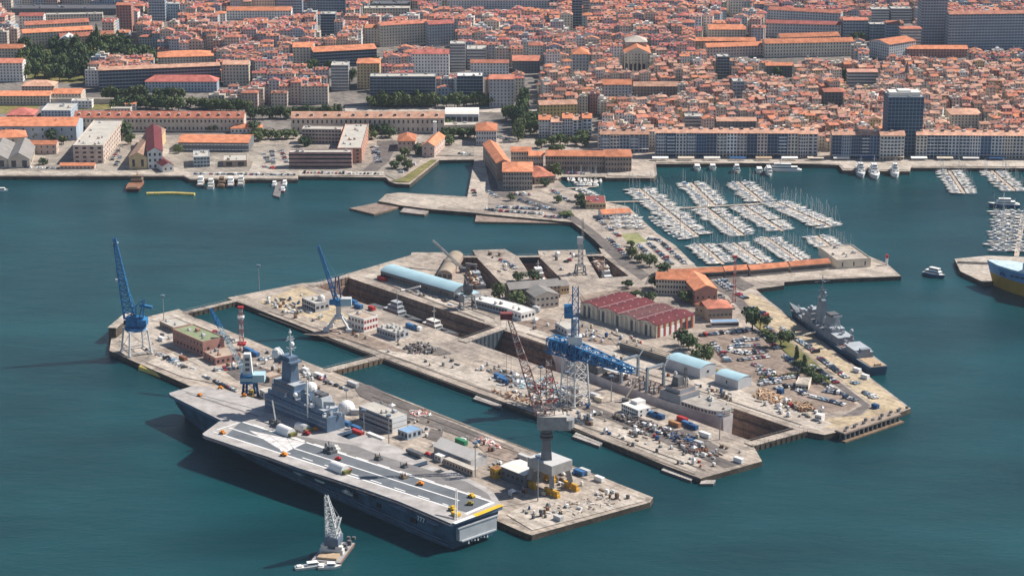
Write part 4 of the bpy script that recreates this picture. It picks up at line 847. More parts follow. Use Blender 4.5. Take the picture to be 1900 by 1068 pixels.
def bldg(label,fl,fr,br,h,wall='cream',roof=('flat',),rc='orange',cat='building',name='building',front=None,right=None,left=None,win=(1.2,1.7),group=None,town=False,wallmat=None,bays=None,chim=0,flo=3.1,bay=3.2,vis=1.0,dorm=0,parap=None):
    g=(lambda q:GC(*q,h)) if town else (lambda q:G(*q,Q+h))
    A,B=g(fl),g(fr); BR=g(br) if not isinstance(br,(int,float)) else br
    z0=A.z-h; A.z=z0; W,D,a,n=frame(A,B,BR); t=thing(name,label,cat,(A.x,A.y,z0),a,group); register(A,a,W,D,h*vis if False else h)
    wm=wallmat or (wallw(wall) if town or bays else plain(wall))
    mb=MB(); mb.walls(0,0,W,D,-2 if town else 0,h,0,bay,flo)
    k=roof[0]
    if k=='flat':
        pz=roof[1] if len(roof)>1 else .6
        if pz:
            for x0,y0,x1,y1 in ((0,0,W,.35),(0,D-.35,W,D),(0,.35,.35,D-.35),(W-.35,.35,W,D-.35)): mb.box(x0,y0,h,x1,y1,h+pz,0)
    mb.build('wall',wm,t)
    mb=MB(); rm=roofm(rc) if isinstance(rc,str) else rc; gm=plain(wall)
    if k=='flat': mb.poly([(0,0,h+.05),(W,0,h+.05),(W,D,h+.05),(0,D,h+.05)])
    elif k=='gable': mb.gable(0,0,W,D,h,roof[2],roof[1],.7,0,1)
    elif k=='hip': mb.hip(0,0,W,D,h,roof[1],.7)
    elif k=='arch': mb.arch(0,0,W,D,h,roof[2],roof[1],0,1,10)
    r=mb.build('roof',[rm,gm],t)
    rr=random.Random(int(A.x*7+A.y))
    if k=='flat' and W*D>150:
        for i in range(min(9,2+int(W*D/250))):
            q=MB(); x=rr.uniform(1.5,W-3.5);y=rr.uniform(1.5,max(1.6,D-3.5)); s=rr.uniform(.8,2.2); q.box(x,y,h+.05,x+s*1.4,y+s,h+.05+rr.uniform(.6,1.6)); q.box(x+.2,y+.2,h+.5,x+s*.6,y+s*.6,h+2.0); q.build('roof_unit',[lgrey,grey,plain(wall)][i%3],t)
    for i in range(chim):
        q=MB(); x=W*(i+.5)/chim; y=D*(.3 if i%2 else .62); hh=(roof[-1] if k!='flat' else 0)*.7
        q.box(x-.5,y-.4,h,x+.5,y+.4,h+hh+1.4); q.box(x-.25,y-.2,h+hh+1.4,x+.25,y+.2,h+hh+1.8); q.build('chimney',plain('beige'),r)
    for i in range(dorm):
        q=MB(); x=W*(i+.5)/dorm; y=D*.22; q.box(x-.9,y-1.2,h+.4,x+.9,y+1.6,h+roof[-1]*.44+1.6); q.poly([(x-.6,y-1.23,h+roof[-1]*.3+.2),(x+.6,y-1.23,h+roof[-1]*.3+.2),(x+.6,y-1.23,h+roof[-1]*.44+1.3),(x-.6,y-1.23,h+roof[-1]*.44+1.3)],1); q.build('dormer',[M('zinc_dormer',(.45,.42,.40)),glass],r)
    cnt=0; ex=MB()
    for face,spec in (('f',front),('r',right),('l',left)):
        if not spec: continue
        nc,nr=spec[:2]; wm2=spec[2] if len(spec)>2 else None; span=W if face=='f' else D
        for i in range(nc):
            for j in range(nr):
                u=span*(i+.5)/nc; z=h*(j+.5)/nr-win[1]/2+.1
                loc,rz=((u,0,z),0) if face=='f' else ((W,u,z),math.pi/2) if face=='r' else ((0,D-u,z),-math.pi/2)
                if cnt<100: ob('window',wmesh(*win,wm2),t,loc,rz)
                else:
                    q=MB(); q.box(-win[0]/2,-.08,0,win[0]/2,.05,win[1]); q.xf(Matrix.Translation(loc)@Matrix.Rotation(rz,4,'Z')); ex.add(q)
                cnt+=1
    if ex.v: tag(ex.build('windows',glass,t),kind='stuff')
    t['_dim']=(W,D,h); return t
redroof=M('dark_red_sheet_roof',(.135,.024,.03),.75,.2,.12); greyroof=M('grey_fibre_roof',(.25,.235,.225),.9,.15,.15); whiteroof=M('white_sheet_roof',(.74,.70,.65),.75,.07,.15); palegr=M('pale_grey_roof_felt',(.48,.45,.40),.9,.12,.12); beiger=M('beige_roof_felt',(.42,.33,.26),.9,.15,.12); greenr=M('faded_green_roof',(.25,.29,.17),.9,.15,.12); bluer=M('blue_sheet_roof',(.22,.36,.55),.7,.1,.15)
shut=M('red_shutter',(.36,.06,.05)); brownw=M('brown_window_panel',(.22,.13,.11))
# ---------------- dockyard buildings ----------------
bldg('brown rendered workshop with faded green flat roof on the near pier',(320,611),(376,635),(407,622),9.5,'rose',('flat',.5),greenr,'workshop','workshop',front=(9,2),right=(2,1),left=(3,2),win=(1.6,1.6))
bldg('pink flat roofed annex in front of the green roofed workshop',(377,652),(400,665),(441,653),4.5,'rose',('flat',.4),beiger,'workshop','workshop',front=(3,1),right=(5,1),win=(1.6,1.8))
bldg('long low shed with pale roof behind the tall blue crane',(296,596),(322,608),(350,600),4,'brown',('flat',.3),palegr,'shed','shed',front=(6,1),win=(2,1.4))
t=bldg('dark windowed office block with a white dome on its roof on the middle pier',(560,553),(585,564),(609,558),6,'grey',('flat',.4),palegr,'office','office_block',front=(6,2),right=(3,1),win=(2.2,1.9))
mb=MB(); mb.cyl(12,8,6.6,7.6,2.6,12); mb.sph(12,8,7.6,2.5,0,12,6); mb.build('roof_dome',offw,t)
bldg('two storey building with white end wall and red shutters on the middle pier',(646,584),(675,593),(705,587),8.5,'white',('flat',.5),beiger,'office','office_block',front=(5,2,brownw),right=(5,2,shut),win=(1.7,1.9))
t=bldg('grey flat block crowded with roof machinery beside the red shuttered building',(699,607),(734,619),(761,613),4.6,'grey',('flat',.4),palegr,'plant room','plant_building',front=(7,1),right=(3,1),win=(2,1.8))
for i in range(9): q=MB(); x=2+(i*5.3)%20; y=2+(i*3.1)%9; q.box(x,y,4.7,x+1.8,y+1.5,6); q.cyl(x+.9,y+.7,6,6.5,.6,8); q.build('roof_unit',[offw,lgrey][i%2],t)
bldg('very long quay shed with a curved pale blue roof behind the dry dock wall',(706,502),(842,541),(860,528),6,'dark',('arch','x',2.8),lblue,'shed','long_shed',front=(26,1),win=(2.4,2.2))
bldg('small pale blue canopy building at the end of the long blue shed',(841,543),(862,550),(886,540),4,'grey',('flat',.2),lblue,'shed','shed',front=(4,1),win=(2,1.6))
bldg('arched grey brown shed standing between the small docks and the blue shed',(811,507),(839,508),(812,470),4,'brown',('arch','y',2.6),M('brown_sheet_roof',(.33,.27,.21),.85,.15,.1),'shed','shed',front=(3,1),win=(2.4,2.4))
bldg('long low white roofed store right of the grey dock crane',(877,555),(941,572),(958,563),4.5,'grey',('flat',.2),whiteroof,'store','store_building',front=(12,1),win=(2.2,1.9))
bldg('white box shaped workshop at the end of the long white store',(941,572),(967,581),(991,574),5.5,'white',('flat',.3),whiteroof,'workshop','workshop',front=(4,1),right=(4,1),win=(1.8,1.8))
bldg('grey roofed barrack range behind the bushy dockyard tree',(946,537),(1040,529),13,9,'brown',('gable','x',3),greyroof,'office','office_block',front=(14,3),win=(1.1,1.5))
bldg('ochre walled extension at the right end of the grey roofed range',(1036,531),(1056,529),12,6,'ochre',('gable','x',2.4),greyroof,'office','office_block',front=(4,1),win=(1.2,1.5))
bldg('grey gabled wing with three rows of windows facing the white store',(994,551),(1037,546),(1030,533),8.5,'beige',('gable','y',3),greyroof,'office','office_block',front=(5,2),left=(6,2),win=(1.7,1.4))
# four-bay red workshop
A=G(1077,561,Q+8.5);B=G(1218,604,Q+8.5);C=G(1305,588,Q+8.5); W,D,a,n=frame(A,B,C)
t=thing('great_workshop','four bay workshop with dark red ridged roofs and cream and red walls','workshop',(A.x,A.y,Q),a); register(Vector((A.x,A.y,Q)),a,W,D,8.5)
mb=MB(); mb.walls(0,0,W,D,0,8.5); mb.build('wall',M('workshop_cream_wall',(.55,.47,.37),.85,.1,.15),t)
rrm=redroof; rr2=M('brown_red_sheet_roof',(.13,.05,.052),.8,.2,.15)
for i in range(4):
    x0,x1=W*i/4,W*(i+1)/4; mb=MB(); mb.gable(x0+.1,0,x1-.1,D,8.5+(i%2)*.02,1.5,'y',.3,0,1)
    r=mb.build('roof',[rr2 if i in (1,2) and i==2 else rrm,plain('cream')],t)
    for j in range(10): q=MB(); x=x0+(x1-x0)*(.25 if j%2 else .75); y=D*(j+.5)/10; q.box(x-.4,y-.5,9.0,x+.4,y+.5,9.75); q.build('skylight',M('dusty_skylight',(.48,.34,.32)),r)
for i in range(1,4): q=MB(); q.box(W*i/4-.22,-.2,8.45,W*i/4+.22,D+.2,8.8); q.build('valley_gutter',M('pale_gutter',(.55,.42,.40)),t)
for i in range(16):
    q=MB(); x=W*(i+.5)/16; q.box(x-.9,-.5,0,x+.9,0,8.4); q.build('pilaster',plain('cream'),t)
for i in range(5): q=MB(); x=W*(.09+i*.2); q.box(x-3,-.12,0,x+3,.05,7); q.build('door',greyd,t)
for i in range(7): q=MB(); y=D*(i+.5)/7; q.box(W,y-.8,0,W+.4,y+.8,8.4); q.build('pilaster',M('brick_red_pilaster',(.40,.09,.06)),t)
for i in range(6): q=MB(); y=D*(i+1)/7; q.box(W-.05,y-2.6,0,W+.15,y+2.6,5.6); q.build('door',white if i<4 else glass,t)
t=bldg('orange roofed barrack wing with rows of windows beside the bend of the road',(1217,517),(1275,519),14,11,'beige',('gable','x',3),'orange','barracks','barracks',front=(11,3),win=(1.2,1.7))
bldg('orange roofed barrack wing running down towards the antenna mast',(1290,539),(1331,537),(1285,511),10.5,'rose',('gable','y',3.2),'orange','barracks','barracks',front=(4,1),left=(9,3),win=(1.2,1.7))
bldg('square brown building under an orange hipped roof near the car park',(1314,573),(1359,571),17,9,'brown',('hip',3.4),'terra','office','office_block',front=(6,1),win=(1.8,1.2))
bldg('low wing with orange hipped roof left of the square brown building',(1290,564),(1313,570),13,7,'brown',('hip',3),'terra','office','office_block',front=(3,1),win=(1.6,1.4))
bldg('low white kiosk row with light blue roof edging the car park',(1320,598),(1371,597),6,3.2,'white',('flat',.3),bluer,'kiosk','kiosk_row',front=(9,1),win=(2,1.6))
for i,(l,a_,b_) in enumerate((('first from the left',(1243,508),(1342,503)),('second from the left',(1346,502),(1388,499)),('third from the left',(1393,500),(1463,494)),('last before the stone fort',(1468,493),(1541,487)))):
    bldg('orange roofed arcade building on the mole, '+l,a_,b_,9,5,'beige',('gable','x',2),'orange','arcade building','arcade_building',front=(max(6,int((b_[0]-a_[0])/4.2)),1),win=(2.4,2.8),group='orange roofed arcades along the mole')
bldg('square pale stone fort at the tip of the mole',(1553,484),(1616,480),38,6,'cream',('flat',.8),m_pale,'fort','fort',front=(3,1),win=(1,3))
bldg('larger storage shed with curved pale blue roof beside the supply ship',(1236,664),(1299,684),(1329,675),6.5,'grey',('arch','x',1.7),lblue,'shed','storage_shed',right=(1,1),win=(2,1.6))
bldg('smaller storage shed with curved pale blue roof near the timber stacks',(1327,693),(1370,706),(1396,698),6,'grey',('arch','x',1.5),lblue,'shed','storage_shed',front=(1,1),win=(1.2,2))
t=bldg('long low shed with pale striped brown roof above the supply ship',(1150,636),(1236,662),(1250,656),5,'dark',('flat',.2),M('brown_flat_roof',(.33,.25,.17),.9,.15,.12),'shed','long_shed',front=(18,1),win=(2.6,2))
W,D,h=t['_dim']
for y in (.3,.62): q=MB(); q.box(1,D*y,h+.1,W-1,D*y+1.1,h+.35); q.build('roof_strip',m_pale,t)
bldg('grey walled shed with pale roof behind the big quay crane',(1030,598),(1052,611),(1068,604),5,'grey',('flat',.2),palegr,'shed','shed',front=(4,1),win=(2,1.6))
t=bldg('grey three storey container office block on the near pier',(666,753),(727,777),(761,771),8.9,'grey',('flat',.15),palegr,'container office','container_office',front=(14,3),right=(2,3,white),win=(1.9,1.3))
W,D,h=t['_dim']
for z in (2.95,5.9): q=MB(); q.box(-.12,-.12,z,W+.12,D+.12,z+.16); q.build('floor_band',greyd,t)
q=MB(); q.box(W,.3,.2,W+.06,D-.3,8.6); q.build('end_cladding',white,t)
bldg('low building with light blue roof against the container office block',(738,796),(756,803),(785,796),4.2,'bluegrey',('flat',.2),bluer,'workshop','workshop',front=(3,1),right=(3,1),win=(1.8,2.2))
bldg('long white peaked tent hall in the middle of the near pier',(805,826),(874,853),(906,845),5.5,'white',('gable','x',3.2),whiteroof,'tent hall','tent_hall',wallmat=M('grey_tent_side',(.55,.55,.55)))
bldg('row of pale container cabins alongside the white tent hall',(823,850),(877,872),4,3.6,'beige',('flat',.1),palegr,'cabin','cabin_row',front=(10,1),win=(1.2,1.3))
bldg('single white cabin at the left end of the cabin row',(806,842),(818,847),5,3.6,'white',('flat',.1),whiteroof,'cabin','cabin',front=(2,1),win=(1.2,1.2))
bldg('yellow steel cabin beside the grey shed by the big crane',(909,866),(919,871),(931,866),5.5,'yellow',('flat',.1),rust,'cabin','cabin',front=(2,1),right=(1,1),win=(1.4,1.4),wallmat=M('cabin_yellow',(.55,.33,.04)))
bldg('dark grey shed with white roof behind the big grey crane',(930,864),(973,881),(998,866),7.5,'dark',('gable','x',.6),whiteroof,'shed','shed',front=(5,1),right=(2,1),win=(2,1.4))
bldg('small white machine house at the foot of the blue and white crane',(482,722),(491,727),(508,722),4.5,'white',('flat',.2),palegr,'cabin','cabin',front=(1,1),right=(3,1),win=(1.4,1.6))
bldg('flat brown roofed store behind the blue and white crane',(484,694),(500,700),(520,693),3.5,'brown',('flat',.2),beiger,'store','store_building',front=(3,1),win=(1.8,1.4))
bldg('grey rounded store with an orange canopy behind the carrier island',(507,707),(520,714),(535,709),4.5,'grey',('arch','x',1.4),lgrey,'store','store_building',right=(1,1),win=(1.8,2))
bldg('white two level container stack beside the supply ship hull',(1153,748),(1184,761),(1203,753),4.8,'white',('flat',.1),whiteroof,'container office','container_office',front=(8,2),right=(2,2),win=(1.3,1.1))
bldg('single white upper container on the stack beside the supply ship',(1170,741),(1182,746),(1196,741),6.5,'white',('flat',.1),whiteroof,'container','container_cabin',front=(2,1),win=(1.2,1.1))
bldg('flat white gatehouse on the car park near the timber stacks',(1476,712),(1500,714),14,3.5,'cream',('flat',.4),m_pale,'gatehouse','gatehouse',front=(4,1),win=(1.6,1.4))
bldg('white cabin at the outer end of the dry dock',(1512,768),(1524,771),4,3.5,'white',('flat',.1),whiteroof,'cabin','cabin',front=(3,1),win=(1,1.1))
p=G(643,763); t=thing('dome_tent','white inflated dome tent beside the carrier island','dome tent',(p.x,p.y,Q)); mb=MB(); mb.cyl(0,0,0,2,5.2,18); mb.sph(0,0,2,5.15,0,18,6,.95,.5); mb.build('dome',white,t); mb=MB(); mb.box(3,-6.5,0,8,-3.5,3.2); mb.build('airlock',lgrey,t)
# breakwater block on the western tip
A=G(201,607,10);B=G(233,580,10); t=thing('breakwater_block','tall pale concrete breakwater block at the western tip of the near pier','breakwater',(A.x,A.y,0),math.atan2(B.y-A.y,B.x-A.x)); Lb=math.hypot(B.x-A.x,B.y-A.y)
mb=MB(); mb.box(0,-5,-6,Lb,0,9.6,0,1); mb.box(-.3,-5.4,9.6,Lb+.3,.3,10.1,1); mb.build('block',[m_stone2,m_pale],t)
# dock gates and footbridges
def gate(label,a,b,wd,z0,z1,m,side,name='dock_gate',cat='dock gate',rail=True,mt=None):
    A=G(*a,z1);B=G(*b,z1); L_=math.hypot(B.x-A.x,B.y-A.y); t=thing(name,label,cat,(A.x,A.y,0),math.atan2(B.y-A.y,B.x-A.x))
    mb=MB(); mb.box(0,-wd/2,z0,L_,wd/2,z1,0,1); 
    for k in range(int(L_/4)): mb.box(2+k*4,-wd/2-.3,z0,2.5+k*4,-wd/2,z1-.2,0); 
    mb.build('caisson',[m,mt or m_quay],t)
    if rail:
        mb=MB()
        for y in (-wd/2+.2,wd/2-.2):
            for k in range(int(L_/3)+1): mb.tube((k*3,y,z1),(k*3,y,z1+1.2),.09,3)
            mb.tube((0,y,z1+1.2),(L_,y,z1+1.2),.09,3)
        mb.build('railing',grey,t)
    return t
gate('narrow gate bridge closing the basin between the pier tips',(342,580),(442,556),5,-4,3.3,m_stone2,0,'footbridge','bridge')
gate('gate bridge across the channel behind the carrier island',(606,687),(712,660),7,-4,3.3,brown,0,'footbridge','bridge')
gate('caisson gate at the western end of the long dry dock',(578,530),(645,511),6,-12,3.4,m_stone,0)
gate('steel gate dividing the long dry dock in two',(858,633),(936,606),7,-12,3.5,M('gate_steel_blue_grey',(.07,.09,.11)),0)
gate('caisson gate at the seaward end of the long dry dock',(1389,824),(1491,796),7,-12,3.5,m_stone2,0)
for i,(a_,b_,n_) in enumerate((((830,476),(888,476),'left'),((957,476),(1004,475),'middle'),((1082,474),(1124,472),'right'))): gate('low dark gate closing the %s one of the three small dry docks'%n_,a_,b_,4,-8,3.2,M('gate_dark_steel',(.03,.04,.05)),0)
p=G(892,642,-4); q=G(925,622,-4); t=thing('spare_gate','grey floating gate section lying in the dry dock beside the dividing gate','dock gate',(p.x,p.y,-8),math.atan2(q.y-p.y,q.x-p.x)); L_=math.hypot(q.x-p.x,q.y-p.y); mb=MB(); mb.box(0,-3,-4,L_,3,6); mb.box(0,-3.6,6,L_,3.6,6.6); mb.build('hull',grey,t)
# piled wharf at the eastern corner
A=G(1566,803,5.2);B=G(1671,767,5.2); L_=math.hypot(B.x-A.x,B.y-A.y); t=thing('piled_wharf','timber decked wharf on dark piles at the eastern corner of the dockyard','wharf',(A.x,A.y,0),math.atan2(B.y-A.y,B.x-A.x))
mb=MB(); mb.box(0,-.5,4.2,L_,7,5.2); mb.build('deck',M('wharf_deck_timber',(.33,.26,.21),.9,.2,.3),t); mb=MB(); mb.box(-1,-2.2,-3,L_+1,1,.8); mb.build('fender_beam',brown,t)
for k in range(13): mb=MB(); x=1.5+k*(L_-3)/12; mb.box(x-.6,-.3,-4,x+.6,.9,4.2); mb.box(x-.5,3,-4,x+.5,4,4.2); mb.build('pile',greyd,t)
mb=MB()
for k in range(14): mb.box(2+k*4.4,1+(k*2.3)%4,5.2,3.6+k*4.4,2.2+(k*2.3)%4,6+(k%3)*.5)
mb.build('deck_stores',greyd,t)
# ---------------- arsenal and waterfront buildings on the mainland ----------------
bldg('long arsenal range with red tiled roof and dormers on the left',(137,218),(452,219),17,13,'beige',('gable','x',4.2),'terra','arsenal building','arsenal_range',front=(42,2),win=(1.5,2.4),dorm=17)
bldg('long arsenal range with orange brown roof and dormers in the middle',(540,219),(824,219),16,14,'beige',('gable','x',4.2),'peach','arsenal building','arsenal_range',front=(32,2),win=(1.5,3),dorm=11,right=(2,2))
bldg('orange roofed arsenal hall with white gable at the far left',(-20,234),(141,234),(141,219),13,'bluegrey',('gable','x',4.5),'orange','arsenal building','arsenal_hall',front=(9,2),win=(1.3,2.2),chim=2)
bldg('white gabled house with orange roof and one chimney at the left edge',(-20,258),(50,254),26,10,'cream',('hip',4.5),'orange','house','arsenal_house',front=(4,2),right=(2,2),chim=1)
for i,(x0,x1,l) in enumerate(((-32,14,'left'),(15,55,'right'))):
    bldg('grey gabled foundry shed at the left edge, %s of the pair'%l,(x0,296),(x1,295),60,8,'beige',('gable','y',5.5),greyroof,'shed','foundry_shed',front=(2,1),right=(6,1),win=(4,5.5),group='pair of grey foundry sheds')
bldg('pink two storey house with orange roof beside the foundry sheds',(38,268),(104,268),12,9,'pink',('gable','x',2.2),'orange','house','arsenal_house',front=(6,2),right=(2,1),win=(1.2,1.6))
bldg('low orange roofed hut on the quay in front of the white office block',(111,307),(175,307),7,3.5,'pink',('gable','x',1.5),'orange','hut','quay_hut',front=(9,1),win=(1.6,1.1))
bldg('white four storey office block with pale flat roof on the arsenal quay',(135,271),(191,271),(219,224),15.5,'pink',('flat',.8),palegr,'office','office_block',front=(4,4),right=(12,4),win=(3,1.7),wallmat=M('pinkish_white_wall',(.60,.49,.42)))
bldg('yellow chapel like hall with brown roof next to the red roofed hall',(239,291),(272,291),(286,240),11,'ochre',('gable','y',3.5),M('brown_tile_roof',(.34,.22,.16),.9,.25,.2),'hall','quay_hall',front=(2,1),win=(2.2,6))
bldg('tall white gabled hall with a dark red roof on the arsenal quay',(273,282),(301,281),(328,236),15,'white',('gable','y',3.6),redroof,'hall','quay_hall',front=(3,3),right=(9,2),win=(1.7,2.4))
bldg('low lean-to hall with dark red roof at the foot of the tall white hall',(302,308),(322,306),(342,275),6,'white',('gable','y',2.4),redroof,'hall','quay_hall',front=(2,1),win=(1.6,1.8))
bldg('large hall with bright orange roof and dark glazed front',(331,264),(461,265),32,8.5,'dark',('gable','x',3.2),'orange','hall','workshop_hall',front=(20,2,white),win=(2.6,.8))
bldg('pale blue box shaped office on the arsenal quay',(359,292),(389,291),(392,279),9,'bluegrey',('flat',.5),palegr,'office','office_block',front=(5,3),right=(3,3),win=(2,1.4),wallmat=M('pale_blue_wall',(.42,.50,.56)))
bldg('low grey brown garage block right of the pale blue office',(414,299),(458,298),22,5.5,'brown',('flat',.4),palegr,'garage','garage',front=(2,1),win=(5,3.5))
bldg('low building with orange hipped roof behind the arsenal car park',(428,239),(486,238),14,4.5,'white',('hip',3),'orange','building','low_building',front=(8,1),win=(1.5,1.8))
bldg('rear wing of the pink office building with four rows of dark windows',(560,240),(633,241),13,13,'pink',('flat',.6),palegr,'office','office_wing',front=(12,4),win=(2.2,1.6))
bldg('side wing of the pink office building with wide pale flat roof',(626,276),(671,276),(676,231),13,'rose',('flat',.8),palegr,'office','office_wing',front=(3,4),right=(9,4),win=(2.0,1.6),wallmat=M('salmon_wall',(.55,.30,.22)))
bldg('front wing of the pink office building facing the quay',(536,284),(652,284),12,13.5,'rose',('flat',.8),palegr,'office','office_wing',front=(25,4),win=(2.8,1.5),wallmat=M('dusty_pink_wall',(.42,.27,.25)))
bldg('pale arched market like hall with a row of round windows',(826,212),(888,212),26,10,'grey',('arch','x',3),whiteroof,'hall','arcaded_hall',front=(6,1),win=(4,4.5))
bldg('low flat annex in front of the pale arched hall',(825,233),(890,232),12,6,'beige',('flat',.5),palegr,'annex','annex',front=(10,1),win=(2,1.4))
bldg('pink house with orange hipped roof left of the chimney tower',(738,262),(770,262),26,9,'pink',('hip',4),'orange','house','arsenal_house',front=(4,2),win=(1.1,1.6))
bldg('pink gabled house with white side wall overlooking the small basin',(783,270),(806,271),(820,252),10,'pink',('gable','y',3.4),'orange','house','arsenal_house',front=(2,2),right=(6,2),win=(1.1,1.6))
bldg('orange roofed block in the gap between basin and boulevard',(883,243),(921,243),30,13,'grey',('hip',3.5),'orange','house','arsenal_house',front=(8,3),win=(1.2,1.7))
bldg('front block of the stone arsenal palace with three window rows above the mole',(933,319),(988,319),(975,301),15,'grey',('hip',3),'orange','arsenal building','arsenal_palace',front=(11,4),win=(1.3,1.9),wallmat=M('grey_stone_wall',(.40,.35,.31)))
bldg('long side wing of the stone arsenal palace along the mole',(922,303),(948,302),(938,265),14.5,'brown',('gable','y',3),'orange','arsenal building','arsenal_palace',left=(16,3),win=(1.3,1.9))
bldg('rear wing of the stone arsenal palace across the courtyard',(948,281),(986,281),12,12,'beige',('gable','x',2.6),'orange','arsenal building','arsenal_palace',front=(8,3),win=(1.2,1.7))
bldg('low link building with orange roof right of the stone palace',(981,289),(1008,289),14,10,'beige',('gable','x',2.4),'orange','arsenal building','arsenal_link',front=(6,2),win=(1.2,1.6))
bldg('small hall with steep orange hipped roof below the stone palace',(992,329),(1029,326),30,6,'brown',('hip',4.5),'terra','hall','quay_hall',front=(4,1),win=(1.4,1.6))
bldg('long brown stone museum range with orange roof facing the inner basin',(1012,289),(1122,290),16,12.5,'brown',('gable','x',3),'orange','museum','museum_range',front=(22,3),win=(1.4,2),wallmat=M('brown_stone_wall',(.37,.285,.235)))
bldg('square end pavilion of the museum range with orange hipped roof',(1123,291),(1172,291),26,13,'brown',('hip',3),'orange','museum','museum_pavilion',front=(9,3),right=(6,3),win=(1.4,2),wallmat=M('brown_stone_wall',(.37,.285,.235)))
bldg('small restaurant with dark red flat roof beside the marina road',(1087,377),(1124,377),24,4.5,'ochre',('flat',.3),M('maroon_roof',(.25,.06,.06)),'restaurant','restaurant',front=(6,1),win=(2,1.6))
bldg('low boat club with orange roof beside the marina road',(1117,397),(1171,394),12,4,'white',('gable','x',2),'orange','club house','club_house',front=(8,1),win=(1.6,1.4))
p=G(807,264); t=thing('chimney_tower','slim white chimney tower in front of the middle arsenal range','chimney',(p.x,p.y,Q)); mb=MB(); mb.loft([[(x,y,z) for x,y in ((-s,-s),(s,-s),(s,s),(-s,s))] for z,s in ((0,1.7),(19,1.3))]); mb.box(-1.7,-1.7,18,1.7,1.7,18.8); mb.build('shaft',white,t)
# waterfront apartment blocks: one row house block per thing, its facade bays as parts
bayc=['facade_white2','facade_grey2','facade_blue2','facade_pale2','facade_rose2','facade_cream2']
bc=dict(facade_white2=(.80,.80,.80),facade_grey2=(.37,.42,.49),facade_blue2=(.17,.25,.37),facade_pale2=(.62,.67,.73),facade_rose2=(.64,.52,.48),facade_cream2=(.66,.60,.53))
for k,c in bc.items(): WALL(k,c,win=(.03,.05,.09),u0=.2,u1=.8,v0=.2,v1=.82,obvar=.12)
for k,c in (('facade_glazed_blue',(.22,.34,.52)),('facade_glazed_white',(.70,.74,.80)),('facade_glazed_dark',(.24,.28,.33))): WALL(k,c,win=(.025,.05,.10),u0=.07,u1=.93,v0=.1,v1=.9,obvar=.12); bayc.append(k)
def block(label,fl,fr,D,h,seed,bw=9,pal=None,rc='peach',attic=True):
    A,B=G(*fl,Q+h),G(*fr,Q+h); A.z=Q; W,D,a,n=frame(A,B,D); t=thing('waterfront_block',label,'apartment block',(A.x,A.y,Q),a,'apartment blocks along the town quay'); register(A,a,W,D,h)
    rr=random.Random(seed); nb=max(1,round(W/bw)); 
    for i in range(nb):
        x0,x1=W*i/nb,W*(i+1)/nb; pr=rr.uniform(0,.8); k=(pal or bayc)[rr.randrange(len(pal or bayc))]
        mb=MB(); mb.walls(x0,-pr,x1,D/2,0,h-rr.choice([0,0,.8]),0,rr.choice([2.2,2.8,3.4]),2.9); mb.poly([(x0,-pr,h-.4),(x1,-pr,h-.4),(x1,D/2,h-.4),(x0,D/2,h-.4)]); f=mb.build('facade_bay',MC[k],t)
        if rr.random()<.65:
            q=MB()
            for j in range(1,int(h/2.9)):
                z=j*2.9; q.box(x0+1,-pr-1.1,z-.12,x1-1,-pr,z+.06); q.box(x0+1,-pr-1.15,z,x1-1,-pr-1.08,z+.95)
            q.build('balcony',M(['balcony_white','balcony_blue','balcony_grey'][rr.randrange(3)],(.66,.68,.70)),f)
    mb=MB(); mb.walls(0,D/2+.05,W,D,0,h); mb.build('rear_wall',wallw('beige'),t)
    mb=MB(); mb.gable(0,-.4,W,D,h,2.6,'x',.9,0,1); r=mb.build('roof',[roofm(rc),plain('beige')],t)
    for i in range(nb): q=MB(); x=W*(i+.5)/nb; q.box(x-1.3,D*.34,h,x+1.3,D*.48,h+3.6); q.build('chimney',[plain('pink'),plain('white'),greyd][i%3],r)
    mb=MB(); mb.box(0,-3.2,3.4,W,-.9,3.7); mb.build('shop_canopy',[white,cream,lgrey][seed%3],t)
    return t
block('longest white and blue apartment block on the town quay facing the marina',(1217,246),(1481,247),13,21.5,1)
block('narrow pinkish apartment block at the right end of the longest quay block',(1482,248),(1518,248),13,21,2,pal=['facade_rose2'])
block('blue and grey apartment block left of the dark glass tower base',(1545,250),(1633,250),13,21,3)
block('pale apartment block with small square windows just left of the dark tower',(1634,251),(1679,251),13,22,4,pal=['facade_cream2','facade_rose2'],bw=22)
block('white and dark blue apartment block right of the dark glass tower',(1701,250),(1960,252),13,20.5,5)
block('grey brown apartment block behind the museum range',(1114,249),(1204,249),14,16,6,pal=['facade_grey2','facade_cream2'])
for i,(x0,x1,y) in enumerate(((1000,1022,222),(1023,1043,226),(1044,1062,219),(1063,1080,222),(1081,1098,219))):
    block(['grey','white fronted','tall pale','narrow beige','white end'][i]+' town house block facing the avenue behind the museum, %s from left'%ORD[i],(x0,y),(x1,y),14,[16,15,18,17,19][i],11+i,bw=8,pal=['facade_pale2','facade_grey2','facade_white2'],rc=['orange','peach'][i%2])
# quay side awnings
for i in range(14):
    x=1225+i*48
    if 1525<x<1545: continue
    p=G(x,298); t=thing('cafe_awning','%s cafe awning on the town quay, %s from the left'%(['white','cream','white','dark blue','beige'][i%5],nth(i)),'awning',(p.x,p.y,Q),0,'cafe awnings along the town quay')
    mb=MB(); mb.poly([(-7,-2,2.5),(7,-2,2.5),(7,2,3.3),(-7,2,3.3)]); mb.box(-7,-2.1,2.2,7,-2,2.55); mb.build('canopy',[white,cream,offw,blued,teak][i%5],t); mb=MB()
    for k in range(4): mb.tube((-6+k*4,-2.8,0),(-6+k*4,-2.8,2.5),.1,4)
    mb.build('post',grey,t)
